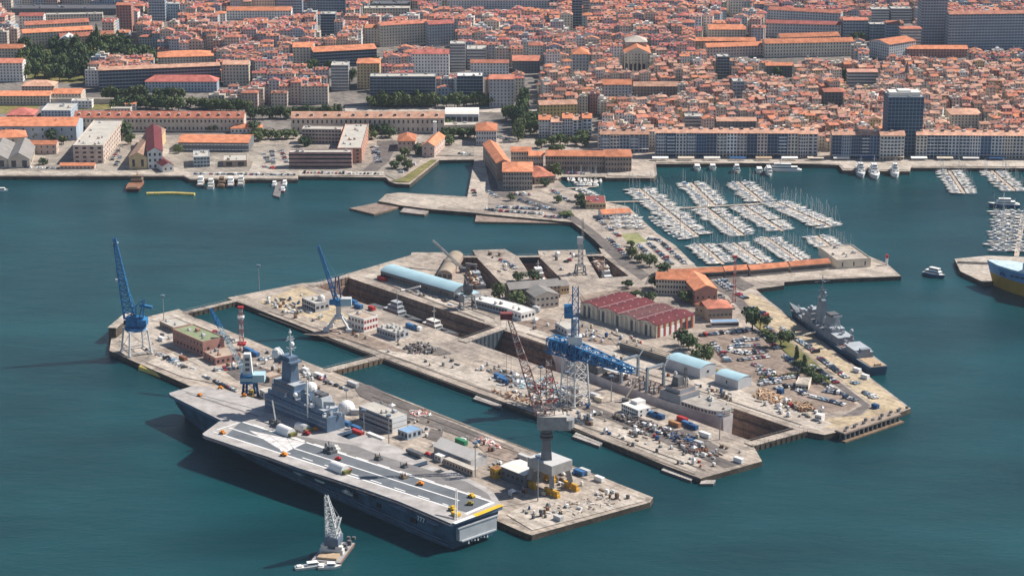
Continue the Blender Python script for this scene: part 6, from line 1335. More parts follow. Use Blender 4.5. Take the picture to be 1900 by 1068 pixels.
# 6 grey crane with faded red lattice jib on yellow bogies
p=G(1020,905); t=thing('quay_crane','huge grey quay crane with faded red lattice jib and yellow bogies at the pier end','crane',(p.x,p.y,Q))
gx=(math.cos(ang),math.sin(ang)); gn=(-gx[1],gx[0])
def uv(u,v,z): return Vector((gx[0]*u+gn[0]*v,gx[1]*u+gn[1]*v,z))
for u in (-9,9):
    for v in (-7,7):
        q=MB(); q.beam(uv(u,v,4.5),uv(u*.8,v*.8,13),2.6,2.6); q.build('leg',grey,t); q=MB(); q.beam(uv(u-5,v,2.6),uv(u+5,v,2.6),1.6,2.6); q.beam(uv(u-5.5,v,1.1),uv(u-1,v,1.1),2.2,2); q.beam(uv(u+1,v,1.1),uv(u+5.5,v,1.1),2.2,2)
        for k in range(4): q.tube(uv(u-4.5+k*3,v-1.2,.8),uv(u-4.5+k*3,v+1.2,.8),.8,8)
        q.build('bogie',M('bogie_yellow',(.62,.34,.04),.7,.25,.5),t)
mb=MB(); a4=[uv(u,v,0) for u,v in ((-9.5,-7.5),(9.5,-7.5),(9.5,7.5),(-9.5,7.5))]; mb.prism([(q.x,q.y) for q in a4],11.5,17,0,1); mb.build('portal_frame',[M('crane_grey_panel',(.36,.35,.34),.7,.15,.2),lgrey],t)
x0,z1=AT(1013,838,p.y)-p,0
tc=Vector(((AT(1014,800,p.y)-p).x,0,0)); zA=ztop(t,812)
mb=MB(); mb.loft([[(tc.x+x,y,z) for x,y in ((-s,-s),(s,-s),(s,s),(-s,s))] for z,s in ((16.5,3.0),(zA,2.1))]); mb.build('tower',M('tower_dark_grey',(.16,.165,.18),.7,.15,.2),t)
mb=MB(); 
for k in range(3): mb.cyl(tc.x,0,zA-.2+k*2,zA+1+k*2,3.7-k*.35,14)
mb.build('slew_platform',greyd,t)
zB=ztop(t,782); mb=MB(); mb.box(tc.x-5,-4.5,zB-3.2,tc.x+10.5,4.5,zB+4.2,0,1); mb.build('machinery_house',[M('machine_house_grey',(.33,.32,.32)),palegr],t)
mb=MB(); mb.tube((tc.x+10.5,0,zB-2.6),(tc.x+10.5,0,zB+2),4.4,12); mb.box(tc.x+6,-4,zB-3.6,tc.x+13,4,zB-2.6); mb.build('counterweight',grey,t)
W0=p.y; fo=Vector((tc.x-3,0,zB+4)); m1=AT(978,690,W0+4)-p; tp=AT(944,588,W0+10)-p
mb=MB(); mb.lattice(fo,m1,5.2,4.2,9,.34,0,4,3.4,alt=1); mb.lattice(m1,tp,4.2,1.8,9,.28,0,3.4,1.6,alt=1); mb.box(tp.x-4.5,tp.y-2,tp.z-1,tp.x+2,tp.y+2,tp.z+2.4,2); mb.build('jib',[fade,M('faded_pale_lattice',(.55,.42,.38)),M('jib_head_red',(.22,.06,.06))],t)
m2=AT(1018,668,W0)-p; mb=MB(); mb.lattice((tc.x+2,0,zB+4),m2,4.6,2.6,10,.3,0,3.6,2.2,alt=1); mb.build('back_mast',[fade,M('faded_pale_lattice',(.55,.42,.38))],t)
mb=MB()
for k in (-1.2,1.2): mb.tube(m2+Vector((0,k,0)),m1+Vector((0,k,0)),.14,3); mb.tube(tp+Vector((k,k,0)),tp+Vector((k,k,-46)),.09,3)
mb.tube((tc.x+9,0,zB+4),m2,.3,4); mb.build('stay_rope',greyd,t)
# 7 dark grey dock crane
t=crane_thing('dark grey dock crane on four pale legs at the end of the long blue shed',868,571); hz=ztop(t,546); portal(t,8,8,hz,grey,.55,True,.3); mb=MB(); mb.cyl(0,0,hz,hz+2.5,3,10); mb.box(-3,-2.5,hz+2.5,3.5,2.5,hz+7); mb.build('machinery_house',greyd,t)
tp=AT(869,489,t.location.y)-t.location; mb=MB(); mb.lattice((-1,0,hz+6),tp,3.2,2,9,.45); mb.beam(tp+Vector((-2,0,0)),tp+Vector((6,0,-1)),1.4,1.2); mb.build('jib',M('jib_grey_brown',(.20,.19,.19)),t)
# 8 pale grey slim tower crane by the small docks
t=crane_thing('slim pale grey tower crane standing at the right small dry dock',1077,508,'tower_crane'); zt=ztop(t,440); portal(t,6,6,7,grey,.5,True,.2); mb=MB(); mb.lattice((0,0,7),(0,0,zt-4),3.4,3,9,.3); mb.build('mast',M('pale_crane_grey',(.40,.40,.41)),t); mb=MB(); mb.box(-2.4,-2,zt-5,1.6,2,zt); mb.build('head',lgrey,t)
tp=AT(1081,405,t.location.y)-t.location; mb=MB(); mb.lattice((1.6,0,zt-2),tp,1.6,1,8,.16); mb.build('jib',grey,t)
# 9 jib lying over the dock (thin grey) and small yellow tower crane in the dock
p=G(858,505); t=thing('derrick','long thin grey derrick jib leaning over the leftmost small dock','derrick',(p.x,p.y,Q)); tp=AT(803,446,p.y+18)-p; mb=MB(); mb.lattice((0,0,3),tp,1.6,1,14,.2); mb.build('jib',grey,t); mb=MB(); mb.box(-2,-2,0,2.5,2,3.4); mb.build('base',greyd,t)
p=G(757,581,-13); t=thing('tower_crane','rusty orange tower crane standing inside the long dry dock','crane',(p.x,p.y,-13)); h=ZT(p.x,p.y,541)+13; mb=MB(); mb.lattice((0,0,0),(0,0,h),2.4,2.2,9,.34); mb.build('mast',M('rusty_orange_lattice',(.42,.22,.13)),t); mb=MB(); mb.beam((-4,1,h),(9,-2,h+4.5),1.1,1.1); mb.box(-4.6,-.6,h-.6,-2,2,h+1.2); mb.build('jib',offw,t)
# light masts on the piers
for px,py,pt,l in ((500,0,0,''),):
    pass
for px,py,pt,l in ((481,538,492,'on the middle pier tip'),(304,594,548,'behind the tall blue crane'),(676,832,760,'in front of the container office block'),(722,845,770,'between container office and blue roofed workshop'),(882,884,820,'at the corner of the white tent hall'),(1003,760,680,'beside the faded red crane jib'),(1134,745,697,'beside the tall scaffold on the dock edge'),(1335,815,770,'beside the stern of the supply ship'),(998,930,845,'at the foot of the big grey crane'),(643,752,722,'beside the white dome tent'),(1052,790,690,'between big crane and white steel tower')):
    t=crane_thing('tall slim light mast '+l,px,py,'light_mast','light mast'); h=ztop(t,pt); t['group']='light masts on the piers'; mb=MB(); mb.tube((0,0,0),(0,0,h),.32,6,0,.2); mb.build('pole',grey,t); mb=MB(); mb.cyl(0,0,h-.6,h+.3,1.5,8); mb.build('lamp_ring',M('lamp_ring_blue_grey',(.12,.17,.24)),t)
# small lighthouse, other harbour marks
p=G(1645,492); t=thing('harbour_light','small white harbour light with red top at the tip of the mole','lighthouse',(p.x,p.y,Q)); mb=MB(); mb.cyl(0,0,0,5.5,.9,8); mb.build('tower',white,t); mb=MB(); mb.cyl(0,0,5.5,8,1.1,8); mb.build('lantern',red,t)
p=G(1160,745); t=thing('boom_lift','cream telescopic boom lift reaching over the supply ship','boom lift',(p.x,p.y,Q)); tp=AT(1182,703,p.y+4)-p; mb=MB(); mb.box(-2,-1.4,.4,2,1.4,2.2); mb.build('chassis',greyd,t); mb=MB(); mb.beam((0,0,2),tp,.9,.9); mb.box(tp.x-.8,tp.y-.8,tp.z,tp.x+.8,tp.y+.8,tp.z+1.2); mb.build('boom',cream,t)
# ---------------- trees ----------------
leaf=[M('foliage_dark_green',(.055,.088,.04),.9,.35,.5,obvar=.15),M('foliage_mid_green',(.095,.135,.05),.9,.3,.5,obvar=.15),M('foliage_olive_green',(.14,.165,.065),.9,.3,.5,obvar=.15)]
bark=M('tree_bark',(.13,.10,.075),.9,.25,.6)
def crown(seed,kind,n=460):
    """leaf clumps: small tilted quads through an uneven volume made of several lobes"""
    r=random.Random(seed); mb=MB(); lob=[]
    if kind=='round':
        for i in range(9): a=r.uniform(0,6.28); q=r.uniform(.15,.62); lob.append((q*math.cos(a),q*math.sin(a),r.uniform(.45,.95),r.uniform(.32,.5)))
    elif kind=='flat':
        for i in range(9): a=r.uniform(0,6.28); q=r.uniform(.2,.75); lob.append((q*math.cos(a),q*math.sin(a),r.uniform(.62,.85),r.uniform(.3,.42)))
    else:
        for i in range(8): z=.18+.8*i/8; lob.append((r.uniform(-.12,.12),r.uniform(-.12,.12),z,.34*(1.05-z*.75)))
    for i in range(n):
        x,y,z,s=lob[r.randrange(len(lob))]
        d=Vector((r.gauss(0,1),r.gauss(0,1),r.gauss(0,1))).normalized()*s*r.uniform(.55,1.08); c=Vector((x,y,z))+Vector((d.x,d.y,d.z*(.75 if kind!='column' else 1.2)))
        nrm=(d+Vector((r.uniform(-.5,.5),r.uniform(-.5,.5),r.uniform(-.2,.8)))*s).normalized(); e=nrm.orthogonal().normalized(); f=nrm.cross(e); a=r.uniform(0,6.28); e,f=e*math.cos(a)+f*math.sin(a),f*math.cos(a)-e*math.sin(a); k=r.uniform(.055,.12)
        mb.poly([c-e*k-f*k*.7,c+e*k-f*k*.6,c+e*k*.8+f*k*.8,c-e*k*.7+f*k],0 if r.random()<.72 else 1)
    return mb
def trunk(seed,kind):
    r=random.Random(seed); mb=MB(); mb.tube((0,0,0),(.02,0,.45),.055,6,0,.035)
    for i in range(5 if kind!='column' else 2): a=i*1.3+r.random(); mb.tube((.015,0,.3+.05*i),(.34*math.cos(a),.34*math.sin(a),.62+.06*i),.026,4,0,.01)
    return mb
CR={}
for kind in ('round','flat','column'):
    for s in range(3):
        for li in range(3): 
            if (kind,s) not in CR: CR[kind,s]=(crown(s*7+len(kind),kind),trunk(s,kind))
            me=CR[kind,s][0].mesh('crown',[leaf[li],leaf[(li+1)%3] if li<2 else leaf[1]]); CR[kind,s,li]=me
        CR[kind,s,'t']=CR[kind,s][1].mesh('trunk',bark)
NT=[0]
def tree(px,py,h,w,kind='round',li=0,label=None,group=None,town=False,name='broadleaf_tree'):
    p=GC(px,py) if town else G(px,py); NT[0]+=1; s=NT[0]%3; r=random.Random(NT[0])
    t=thing(name,label,'tree',(p.x,p.y,p.z),r.uniform(0,6.28),group); t.scale=(w,w,h)
    ob('crown',CR[kind,s,li],t); ob('trunk',CR[kind,s,'t'],t)
def trow(lab,pts,h,w,kind='round',li=0,group=None,town=False,name='broadleaf_tree',jit=1.0,step=None,n=None):
    """trees along a polyline; labels count from the left"""
    k=0; out=[]
    for a,b in zip(pts,pts[1:]):
        m=n or max(1,int(math.hypot(b[0]-a[0],(b[1]-a[1])*2)/(step or 9)))
        for i in range(m): out.append((a[0]+(b[0]-a[0])*i/m,a[1]+(b[1]-a[1])*i/m))
    out.sort(); r=random.Random(int(pts[0][0]))
    for k,(x,y) in enumerate(out): tree(x+r.uniform(-2,2)*jit,y+r.uniform(-1,1)*jit,h*r.uniform(.82,1.15),w*r.uniform(.85,1.2),kind,(li+(r.random()<.25))%3,lab%nth(k),group,town,name)
trow('dense green plane tree, %s from left in the row below the glass office block',[(688,200),(822,199)],12,6.5,'round',1,'plane trees along the boulevard',True,step=11)
trow('dense green plane tree, %s from left in the row below the grey corner house',[(830,199),(950,196)],12,6.5,'round',1,'plane trees along the boulevard',True,step=11)
trow('pollarded green plane tree, %s from left in front of the red hipped barracks',[(194,186),(280,186)],11,6,'round',2,'plane trees before the barracks',True,step=10)
trow('green plane tree, %s from left in the right hand clump before the barracks',[(290,186),(345,186)],11,6,'round',2,'plane trees before the barracks',True,step=10)
trow('tall dark avenue tree, %s from left between town and boulevard',[(962,262),(966,225),(972,190)],15,7,'round',0,'trees of the dark avenue',True,step=12)
trow('green avenue tree, %s from left beside the old town edge',[(983,250),(992,236),(940,222),(958,228)],13,7,'round',1,'trees of the dark avenue',True,step=14)
rn=random.Random(77); park=[]
PK=[(38,150),(30,118),(42,92),(120,86),(200,84),(282,102),(285,128),(190,122),(172,150),(150,160)]
while len(park)<88:
    x,y=rn.uniform(25,290),rn.uniform(82,160)
    if inpoly(x,y,PK) and all(abs(x-a)+abs(y-b)*2.2>7.5 for a,b in park): park.append((x,y))
park.sort(key=lambda q:(round(q[1]/9),q[0])); lastr=None
for x,y in park:
    rr=round(y/9)
    if rr!=lastr: lastr=rr; k=0
    tree(x,y,rn.uniform(10,17),rn.uniform(6,9.5),'round',rn.choice([0,0,0,1]),'dark park tree, %s from left in %s belt of the wooded park'%(nth(k),['the rearmost','the rear','the upper','the upper middle','the middle','the lower middle','the lower','the front','the frontmost'][min(8,max(0,rr-9))]),'trees of the wooded park',True); k+=1
tree(181,88,24,7,'column',0,'tall dark cypress tree beside the convent wing',None,True,'cypress_tree')
trow('dark garden tree, %s from left behind the arsenal range',[(215,205),(262,200),(330,206),(345,205)],11,6.5,'round',0,'trees behind the arsenal range',True,step=9)
trow('small dark tree, %s from left below the houses of the middle town',[(462,222),(545,219),(640,216)],10,6,'round',0,'trees below the middle town',True,step=11)
trow('dark street tree, %s from left around the pale apartment house',[(565,140),(585,130),(655,150),(722,110)],11,5.5,'round',0,'street trees of the upper town',True,n=3)
for i,(px,py,h,w,l) in enumerate(((232,258,13,9,'large dark tree beside the white four storey office'),(243,268,9,6,'small tree below the large dark one beside the white office'),(63,258,9,7,'left round tree behind the pink two storey house'),(95,262,9,7,'right round tree behind the pink two storey house'),(118,268,8,6,'dark tree at the corner of the white office block'),(50,307,5,5,'small shrub tree in front of the grey foundry sheds'),(80,306,5,5,'second small shrub tree right of the foundry sheds'),(348,243,6,5,'low tree above the bright orange hall'),(395,244,6,6,'second low tree above the bright orange hall'),
  (470,246,9,8,'round tree right of the low orange hipped building'),(480,252,7,6,'small round tree beside the arsenal yard'),(332,285,7,5,'small dark tree beside the red lean-to hall'),(565,272,8,8,'round tree in the courtyard of the pink office'),(690,246,7,9,'wide bushy tree right of the pale flat wing'),(690,258,7,8,'bushy tree at the road bend near the pink house'),(722,255,8,9,'wide tree in front of the middle arsenal range'),(705,235,7,8,'bushy tree against the middle arsenal range'),(750,290,7,6,'dark tree below the pink hipped house'),(776,288,9,6,'dark tree left of the gabled white sided house'),(745,305,8,6,'dark tree in the small basin garden'),(757,315,8,6,'second dark tree in the small basin garden'),(732,313,6,6,'low tree at the quay end of the basin garden'),(832,268,8,8,'round tree right of the chimney tower'),
  (1030,330,11,8,'bright green tree beside the steep orange hall'),(1010,346,6,6,'low dark tree below the steep orange hall'),(1035,285,8,9,'wide dark tree behind the museum range'),(1082,262,9,8,'round tree behind the museum pavilion'),(830,235,6,8,'hedge like tree under the pale arched hall'),(860,256,9,9,'dense dark tree below the pale arched hall'),(880,255,9,8,'dense dark tree left of the basin block'))): tree(px,py,h,w,'round',i%3,l)
trow('dark hedge tree, %s from left below the arched hall annex',[(828,256),(876,256)],9,6,'round',0,'trees below the arched hall',step=8)
trow('garden tree, %s from left below the plane trees and the school',[(352,200),(400,206),(470,208)],10,7,'round',1,'garden trees behind the arsenal',True,step=9)
trow('small garden tree, %s from left beside the dark garden trees',[(222,196),(300,196),(345,196)],9,6,'round',2,'garden trees behind the arsenal',True,step=12)
trow('yard tree, %s from left between orange hall and pink office',[(468,262),(505,258),(556,256)],8,6,'round',1,'trees of the arsenal yard',False,step=10)
trow('leafy tree, %s from left against the middle arsenal range',[(640,250),(735,248)],8,7,'round',0,'trees of the arsenal yard',False,step=16)
trow('street tree, %s from left on the square below the avenue',[(1005,274),(1040,268),(1100,272)],8,6,'round',1,'trees of the square',False,step=14)
trow('scattered tree, %s from left among the old town roofs',[(1040,205),(1140,165),(1340,135),(1440,150),(1700,160)],14,7,'round',0,'trees among old town roofs',True,n=2)
# dockyard trees
for px,py,h,w,k,li,l in ((925,558,11,6.5,'round',2,'bushy dockyard tree standing alone left of the grey barrack range'),(960,566,9,8,'round',1,'leafy tree hugging the long side of the grey barrack range'),(962,522,6,6,'round',0,'low dark tree behind the grey barrack roof, left one'),(990,520,6,7,'round',0,'low dark tree behind the grey barrack roof, right one'),(1165,534,5,5.5,'flat',0,'small round dark tree alone on the pale yard'),
  (1215,534,8,5,'round',0,'dark tree at the left end of the orange barracks'),(1205,560,6,7,'round',0,'low dark shrub tree behind the red workshop'),(1180,552,5,5,'round',0,'smaller shrub tree behind the red workshop'),(1272,560,7,7,'round',1,'bright shrub tree between workshop and hipped building'),(1265,640,9,6.5,'round',0,'left pine of the group beside the red workshop corner'),(1278,650,10,8,'round',0,'middle pine of the group beside the red workshop corner'),(1306,672,10,9,'round',1,'large green tree behind the blue roofed storage shed'),
  (1396,612,14,9,'flat',0,'tall dark umbrella pine beside the blue kiosk row'),(1410,612,10,7,'flat',0,'lower dark pine right of the tall umbrella pine'),(1448,646,10,11,'flat',0,'broad dark umbrella pine beside the gangway quay'),(1478,666,9,5,'column',0,'slim dark cypress like tree on the green strip'),(1492,690,11,5.5,'column',0,'taller dark conifer on the green strip'),(1500,700,6,6,'round',0,'bushy shrub below the taller conifer'),(1520,708,4,7,'round',0,'low shrub at the lower end of the green strip'),(1420,622,4,5,'round',2,'small yellowish shrub beside the pines'),(1485,684,5,6,'round',0,'green shrub between the two conifers'),
  (1172,478,7,6,'round',2,'green tree at the left corner of the marina car park'),(1190,486,6,6,'round',1,'middle green tree beside the marina car park'),(1205,494,8,6.5,'round',1,'lower green tree at the bend of the marina road'),(1232,508,7,7,'round',0,'dark tree at the end of the orange arcade'),(1170,457,4,4,'round',0,'tiny tree at the sports pitch corner'),(1075,374,6,6,'round',0,'dark tree above the maroon roofed restaurant'),(1080,385,6,6,'round',0,'second dark tree beside the maroon roofed restaurant'),(1035,375,5,5,'round',0,'small dark tree on the mole road'),(1050,402,4,8,'round',2,'low olive bush at the end of the helipad landing'),(948,372,5,4,'round',1,'small round tree on the mole near the stone palace')): tree(px,py,h,w,k,li,l,None,False,{'flat':'umbrella_pine','column':'conifer_tree','round':'broadleaf_tree'}[k])
trow('dark far tree, %s from left along the upper edge of the town',[(0,6),(60,3),(150,2),(215,3)],14,11,'round',0,'trees along the upper edge',True,step=10)
trow('dark far tree, %s from left along the upper middle edge',[(1090,4),(1180,2),(1300,3)],14,11,'round',0,'trees along the upper middle edge',True,step=10)
trow('dark far tree, %s from left along the upper right edge',[(1560,10),(1650,4),(1711,3),(1765,8),(1895,6)],13,10,'round',0,'trees along the upper right edge',True,step=10)
trow('dark square tree, %s from left in the right old town',[(1548,140),(1552,146),(1632,146),(1640,142)],10,6,'round',0,'square trees in the old town',True,n=2)
trow('dark tree, %s from left between the upper school buildings',[(1585,78),(1600,72)],9,8,'round',0,'trees between the schools',True,n=2)
# ---------------- cars ----------------
cp=[('white',(.72,.72,.71)),('silver',(.42,.43,.44)),('grey',(.20,.21,.22)),('black',(.022,.023,.026)),('dark blue',(.03,.055,.12)),('red',(.38,.03,.03)),('pale blue',(.25,.36,.46))]
cpm=[M('car_paint_'+n.replace(' ','_'),c,.3,.03,.5,spec=.5) for n,c in cp]
def car_geo(k):
    mb=MB(); L,Wd=(4.3,1.78) if k!='van' else (5.2,2.0); h=1.45 if k!='van' else 2.2
    pr=[(-L/2,.35),(-L/2,.85),(-L*.42,.95),(-L*.30,h*.97),(L*.06,h),(L*.24,.98),(L*.46,.82),(L/2,.6),(L/2,.35)] if k!='van' else [(-L/2,.35),(-L/2,h*.95),(-L*.45,h),(L*.22,h),(L*.34,1.15),(L*.48,.95),(L/2,.35)]
    ins=.16
    def pt(x,z,s): t=max(0,(z-.9))/max(.1,h-.9); return (x,s*(Wd/2-ins*t),z)
    A=[pt(x,z,-1) for x,z in pr];B=[pt(x,z,1) for x,z in pr]; n=len(pr)
    for i in range(n):
        j=(i+1)%n; g=k!='van' and i in (2,4) or k=='van' and i==3
        mb.poly([A[i],A[j],B[j],B[i]][::-1],1 if g else 0)
    mb.poly(A,0);mb.poly(B[::-1],0)
    for s in (-1,1):
        y=s*(Wd/2+.01-ins*.55); q=[(-L*.29,y,.98),(L*.2,y,.98),(L*.05,y-s*.08,h-.12),(-L*.26,y-s*.08,h-.12)] if k!='van' else [(L*.05,y,1.25),(L*.3,y,1.25),(L*.22,y,h-.25),(L*.05,y,h-.25)]
        mb.poly(q if s<0 else q[::-1],1)
        for x in (-L*.31,L*.31): mb.tube((x,s*(Wd/2-.2),.33),(x,s*(Wd/2+.02),.33),.33,8,2)
    return mb
cgeo={'car':car_geo('car'),'van':car_geo('van')}
cmesh={(k,i):cgeo[k].mesh(k,[cpm[i],glass,black]) for k in cgeo for i in range(len(cp))}
CARS=[]
def cars(lab,a,b,n,hd=None,fill=.93,z=None):
    """n bays from a to b; hd = heading relative to the row (default: across the row)"""
    A=G(*a);B=G(*b); d=(B-A); rz=math.atan2(d.y,d.x)+(math.pi/2 if hd is None else hd); r=random.Random(int(a[0]*3+a[1])); k=0
    for i in range(n):
        if r.random()>fill: continue
        p=A.lerp(B,(i+.5)/n); CARS.append((p.y,p.x,rz+r.uniform(-.06,.06)+(math.pi if r.random()<.5 else 0),'van' if r.random()<.08 else 'car',r.choices(range(7),(26,20,15,15,12,7,5))[0],lab,k,z or Q)); k+=1
for lab,a,b,n in (('top row of the big car park',(1295,624),(1396,612),27),('second row of the big car park',(1356,634),(1408,630),13),('third row of the big car park',(1353,644),(1413,641),15),('middle left cluster of the car park',(1352,651),(1380,657),7),('fourth row of the big car park',(1383,657),(1416,654),9),('fifth row of the big car park',(1370,669),(1426,662),14),('left cluster in the lower car park',(1397,676),(1413,682),5),('pair row in the lower car park',(1405,687),(1437,690),8),('lower row of the pair in the car park',(1408,693),(1438,696),7),
  ('left diagonal edge of the car park',(1322,636),(1352,672),14),('long lower row beside the red hedge',(1410,709),(1482,698),20),('second lower row beside the red hedge',(1408,714),(1450,709),9),('row left of the white gatehouse',(1438,721),(1482,714),11),('row behind the white gatehouse',(1480,724),(1496,733),5),('row right of the gatehouse',(1528,726),(1566,731),9),('row nearest the timber stacks',(1502,735),(1568,752),14),('short row at the end of the road loop',(1568,737),(1590,744),6),
  ('left side of the green strip',(1455,660),(1490,690),14),('lower left side of the green strip',(1497,693),(1545,722),13),('upper left side of the green strip',(1410,616),(1452,655),18),('right side of the green strip',(1505,679),(1553,712),16),('road side by the umbrella pine',(1421,607),(1440,623),8),
  ('sandy quay upper row',(1395,571),(1430,594),12),('sandy quay row by the gangway',(1451,609),(1472,625),8),('sandy quay middle row',(1477,629),(1515,655),16),('sandy quay lower row',(1520,664),(1558,692),17),('sandy quay short row',(1559,694),(1573,702),5),('sandy quay pair by the white vans',(1577,708),(1592,713),4),('sandy quay end row',(1603,728),(1626,740),7),
  ('cluster beside the orange barracks',(1331,521),(1354,540),11),('second cluster beside the orange barracks',(1340,519),(1360,534),8),('row at the frigate basin corner',(1366,544),(1386,555),7),('row by the antenna mast',(1336,548),(1360,575),9),('arcade row at the left end',(1290,511),(1342,508),16),('arcade row second from left',(1347,507),(1389,504),14),('arcade row in the middle',(1394,504),(1463,500),24),('arcade row at the right end',(1469,500),(1541,495),24),
  ('left row of the marina car park',(1182,452),(1212,482),12),('middle row of the marina car park',(1203,451),(1247,492),20),('right row of the marina car park',(1222,446),(1272,491),20),('row under the sports pitch',(1202,444),(1222,446),6),('marina road upper side',(1110,408),(1150,440),12),('marina road lower side',(1128,442),(1165,478),10),
  ('top row of the helipad car park',(922,385),(1003,389),22),('second row of the helipad car park',(926,392),(1012,398),22),('left row of the helipad car park',(902,388),(922,392),6),('end row of the helipad car park',(1010,402),(1058,405),12),('row in front of the stone palace',(948,361),(986,362),12),('mole road row',(962,371),(1030,391),14),('row at the old shore',(1022,352),(1058,376),10),('row in front of the museum range',(1046,322),(1086,323),13),
  ('long arsenal quay row, left half',(356,324),(450,325),26),('long arsenal quay row, right half',(455,325),(548,326),24),('left arsenal yard row',(487,284),(500,304),8),('middle arsenal yard row',(505,282),(508,306),9),('right arsenal yard row',(522,280),(532,304),10),('yard row below the pink office',(486,310),(510,314),8),('quay row below the pink office',(562,322),(706,324),22),('row right of the pink office',(690,272),(700,304),12),('second row right of the pink office',(697,272),(705,304),10),('row beside the white office block',(206,300),(228,268),10),('second row beside the white office block',(214,310),(224,290),6),('quay row by the foundry sheds',(45,312),(105,314),12),
  ('basin head row',(850,286),(875,288),6),('basin garden row',(738,325),(768,305),8),('far side of the basin block',(925,255),(955,262),8)): cars(lab,a,b,n)
for lab,a,b,n,hd in (('line of vehicles along the foredeck edge',(374,697),(442,728),17,0),('front row beside the pink annex',(398,688),(452,682),10,None),('row under the tall blue crane',(272,648),(330,672),9,None),('row near the green roofed workshop',(302,662),(345,684),8,None),('quay edge row behind the annex',(395,615),(440,636),8,None),('row by the lattice mast',(480,668),(520,662),7,None),('row behind the barracks gate',(962,583),(1000,578),6,None),('near pier edge row',(560,690),(640,722),8,0),('middle pier lane row',(1150,770),(1230,806),8,0),('pair by the helipad entrance',(878,352),(882,366),3,None)): cars(lab,a,b,n,hd,.85)
for lab,a,b,n in (('helipad road bend',(905,355),(925,368),4),('old dock platform',(928,482),(958,500),7),('second old dock platform',(1048,488),(1060,482),2)): cars(lab,a,b,n)
CARS.sort(); cs_=MB()
for i,(y,x,rz,k,ci,lab,n,z) in enumerate(CARS):
    if i<295:
        o=ob('parked_'+k,cmesh[k,ci],None,(x,y,z+.22 if False else z+.12),rz); tag(o,'%s %s, %s in the %s'%(cp[ci][0],k,nth(n),lab) if 'row' in lab else '%s %s, %s by the %s'%(cp[ci][0],k,nth(n),lab),k,'parked cars' if k=='car' else 'parked vans')
    else:
        q=MB(); q.add(cgeo[k]); q.m=[{0:ci,1:7,2:8}[m_] for m_ in q.m]; q.xf(Matrix.Translation((x,y,z+.12))@Matrix.Rotation(rz,4,'Z')); cs_.add(q)
print('cars',len(CARS),'trees',NT[0])
tag(cs_.build('parked_cars',cpm+[glass,black]),'rows of parked cars farther away in the arsenal and beside the marina','cars',kind='stuff')
# ---------------- dockyard clutter ----------------
def container(label,px,py,m,L=6.1,rz=None,h=2.6,group='freight containers on the piers',w=2.44,rx=0):
    p=G(px,py); t=thing('freight_container',label,'container',(p.x,p.y,Q+.12),ang if rz is None else rz,group); mb=MB()
    mb.box(-L/2,-w/2,.15,L/2,w/2,h)
    for k in range(int(L/.9)): x=-L/2+.3+k*.9; mb.box(x,-w/2-.06,.3,x+.4,-w/2,h-.2)
    for x in (-L/2,L/2-.18):
        for y in (-w/2-.08,w/2-.1): mb.box(x,y,0,x+.18,y+.18,h+.08)
    mb.build('body',m,t); mb=MB(); mb.box(L/2,-w/2+.15,.3,L/2+.07,-.05,h-.15); mb.box(L/2,.05,.3,L/2+.07,w/2-.15,h-.15); mb.build('door',m,t)
pal=[('white',white),('grey',lgrey),('blue',bluet),('dark blue',blued),('rusty',rust),('green',green),('red',red),('orange',M('dull_orange',(.42,.20,.09))),('beige',cream)]
def cl_(n): return pal[[i for i,(a,_) in enumerate(pal) if a==n][0]][1]
for c,px,py,l,L in (('red',664,806,'red open container next to the lift at the carrier side',9),('blue',642,789,'blue canopy container left of the container office',7),('blue',661,798,'second blue container in front of the container office',7),('white',690,812,'white container at the deck edge fence, left one',7),('white',705,818,'white container at the deck edge fence, right one',7),('green',856,823,'green container behind the white tent hall',8),('white',1010,880,'white container beside the grey crane tower',6),('grey',972,852,'grey container at the quay edge behind the shed',8),('blue',1075,880,'blue and white cabin container at the pier edge',7),('grey',1085,878,'grey cabin container at the pier edge',7),
   ('red',709,520,'red container against the long blue shed',8),('blue',765,609,'long blue container cabin beside the dry dock',11),('white',775,612,'white container beside the long blue one',7),('blue',655,563,'dark blue container behind the shuttered building, left',7),('blue',665,571,'blue container behind the shuttered building, right',7),('red',690,575,'red container behind the shuttered building',5),('blue',461,653,'bright blue container stack on the near pier',8),('blue',472,659,'second blue container beside the stack',8),('white',592,700,'white truck container on the near pier edge',8),('grey',655,716,'grey lorry container near the channel bridge',9),('white',567,690,'white box van container behind the island',5),
   ('blue',927,702,'left blue tarpaulin covered container on the middle pier',8),('blue',932,708,'right blue tarpaulin covered container on the middle pier',8),('grey',1105,738,'grey white container at the foot of the white steel tower',8),('beige',1112,744,'beige container beside the light mast',6),('blue',1210,771,'blue container near the supply ship bow ropes',9),('dark blue',1222,775,'dark blue container right of the blue one',8),('orange',1252,790,'rust orange container on the dock edge lane',8),('red',1266,781,'red container behind the orange one',7),('blue',1275,790,'pale blue container in the stack at the lane',7),('dark blue',1285,795,'dark container in the stack at the lane',7),('white',1308,810,'large white container at the end of the lane',8),('grey',1296,826,'grey white container beside the substation',6),
   ('white',1371,857,'white cabin container at the outer pier corner',6),('white',1590,690,'left white delivery box on the sandy quay',5),('white',1605,702,'right white delivery box on the sandy quay',5),('dark blue',1624,757,'blue container near the wharf corner',4),('white',1112,892,'white container on the near pier end',6),('grey',1036,965,'grey container on the near pier end',5),('dark blue',1448,729,'blue skip at the timber stacks',4),('grey',995,575,'white vehicle container beside the white box workshop',6),('white',300,632,'white tank container under the blue crane',5),('rusty',340,668,'rusty container beside the green roofed workshop',6)): container(l,px,py,cl_(c),L)
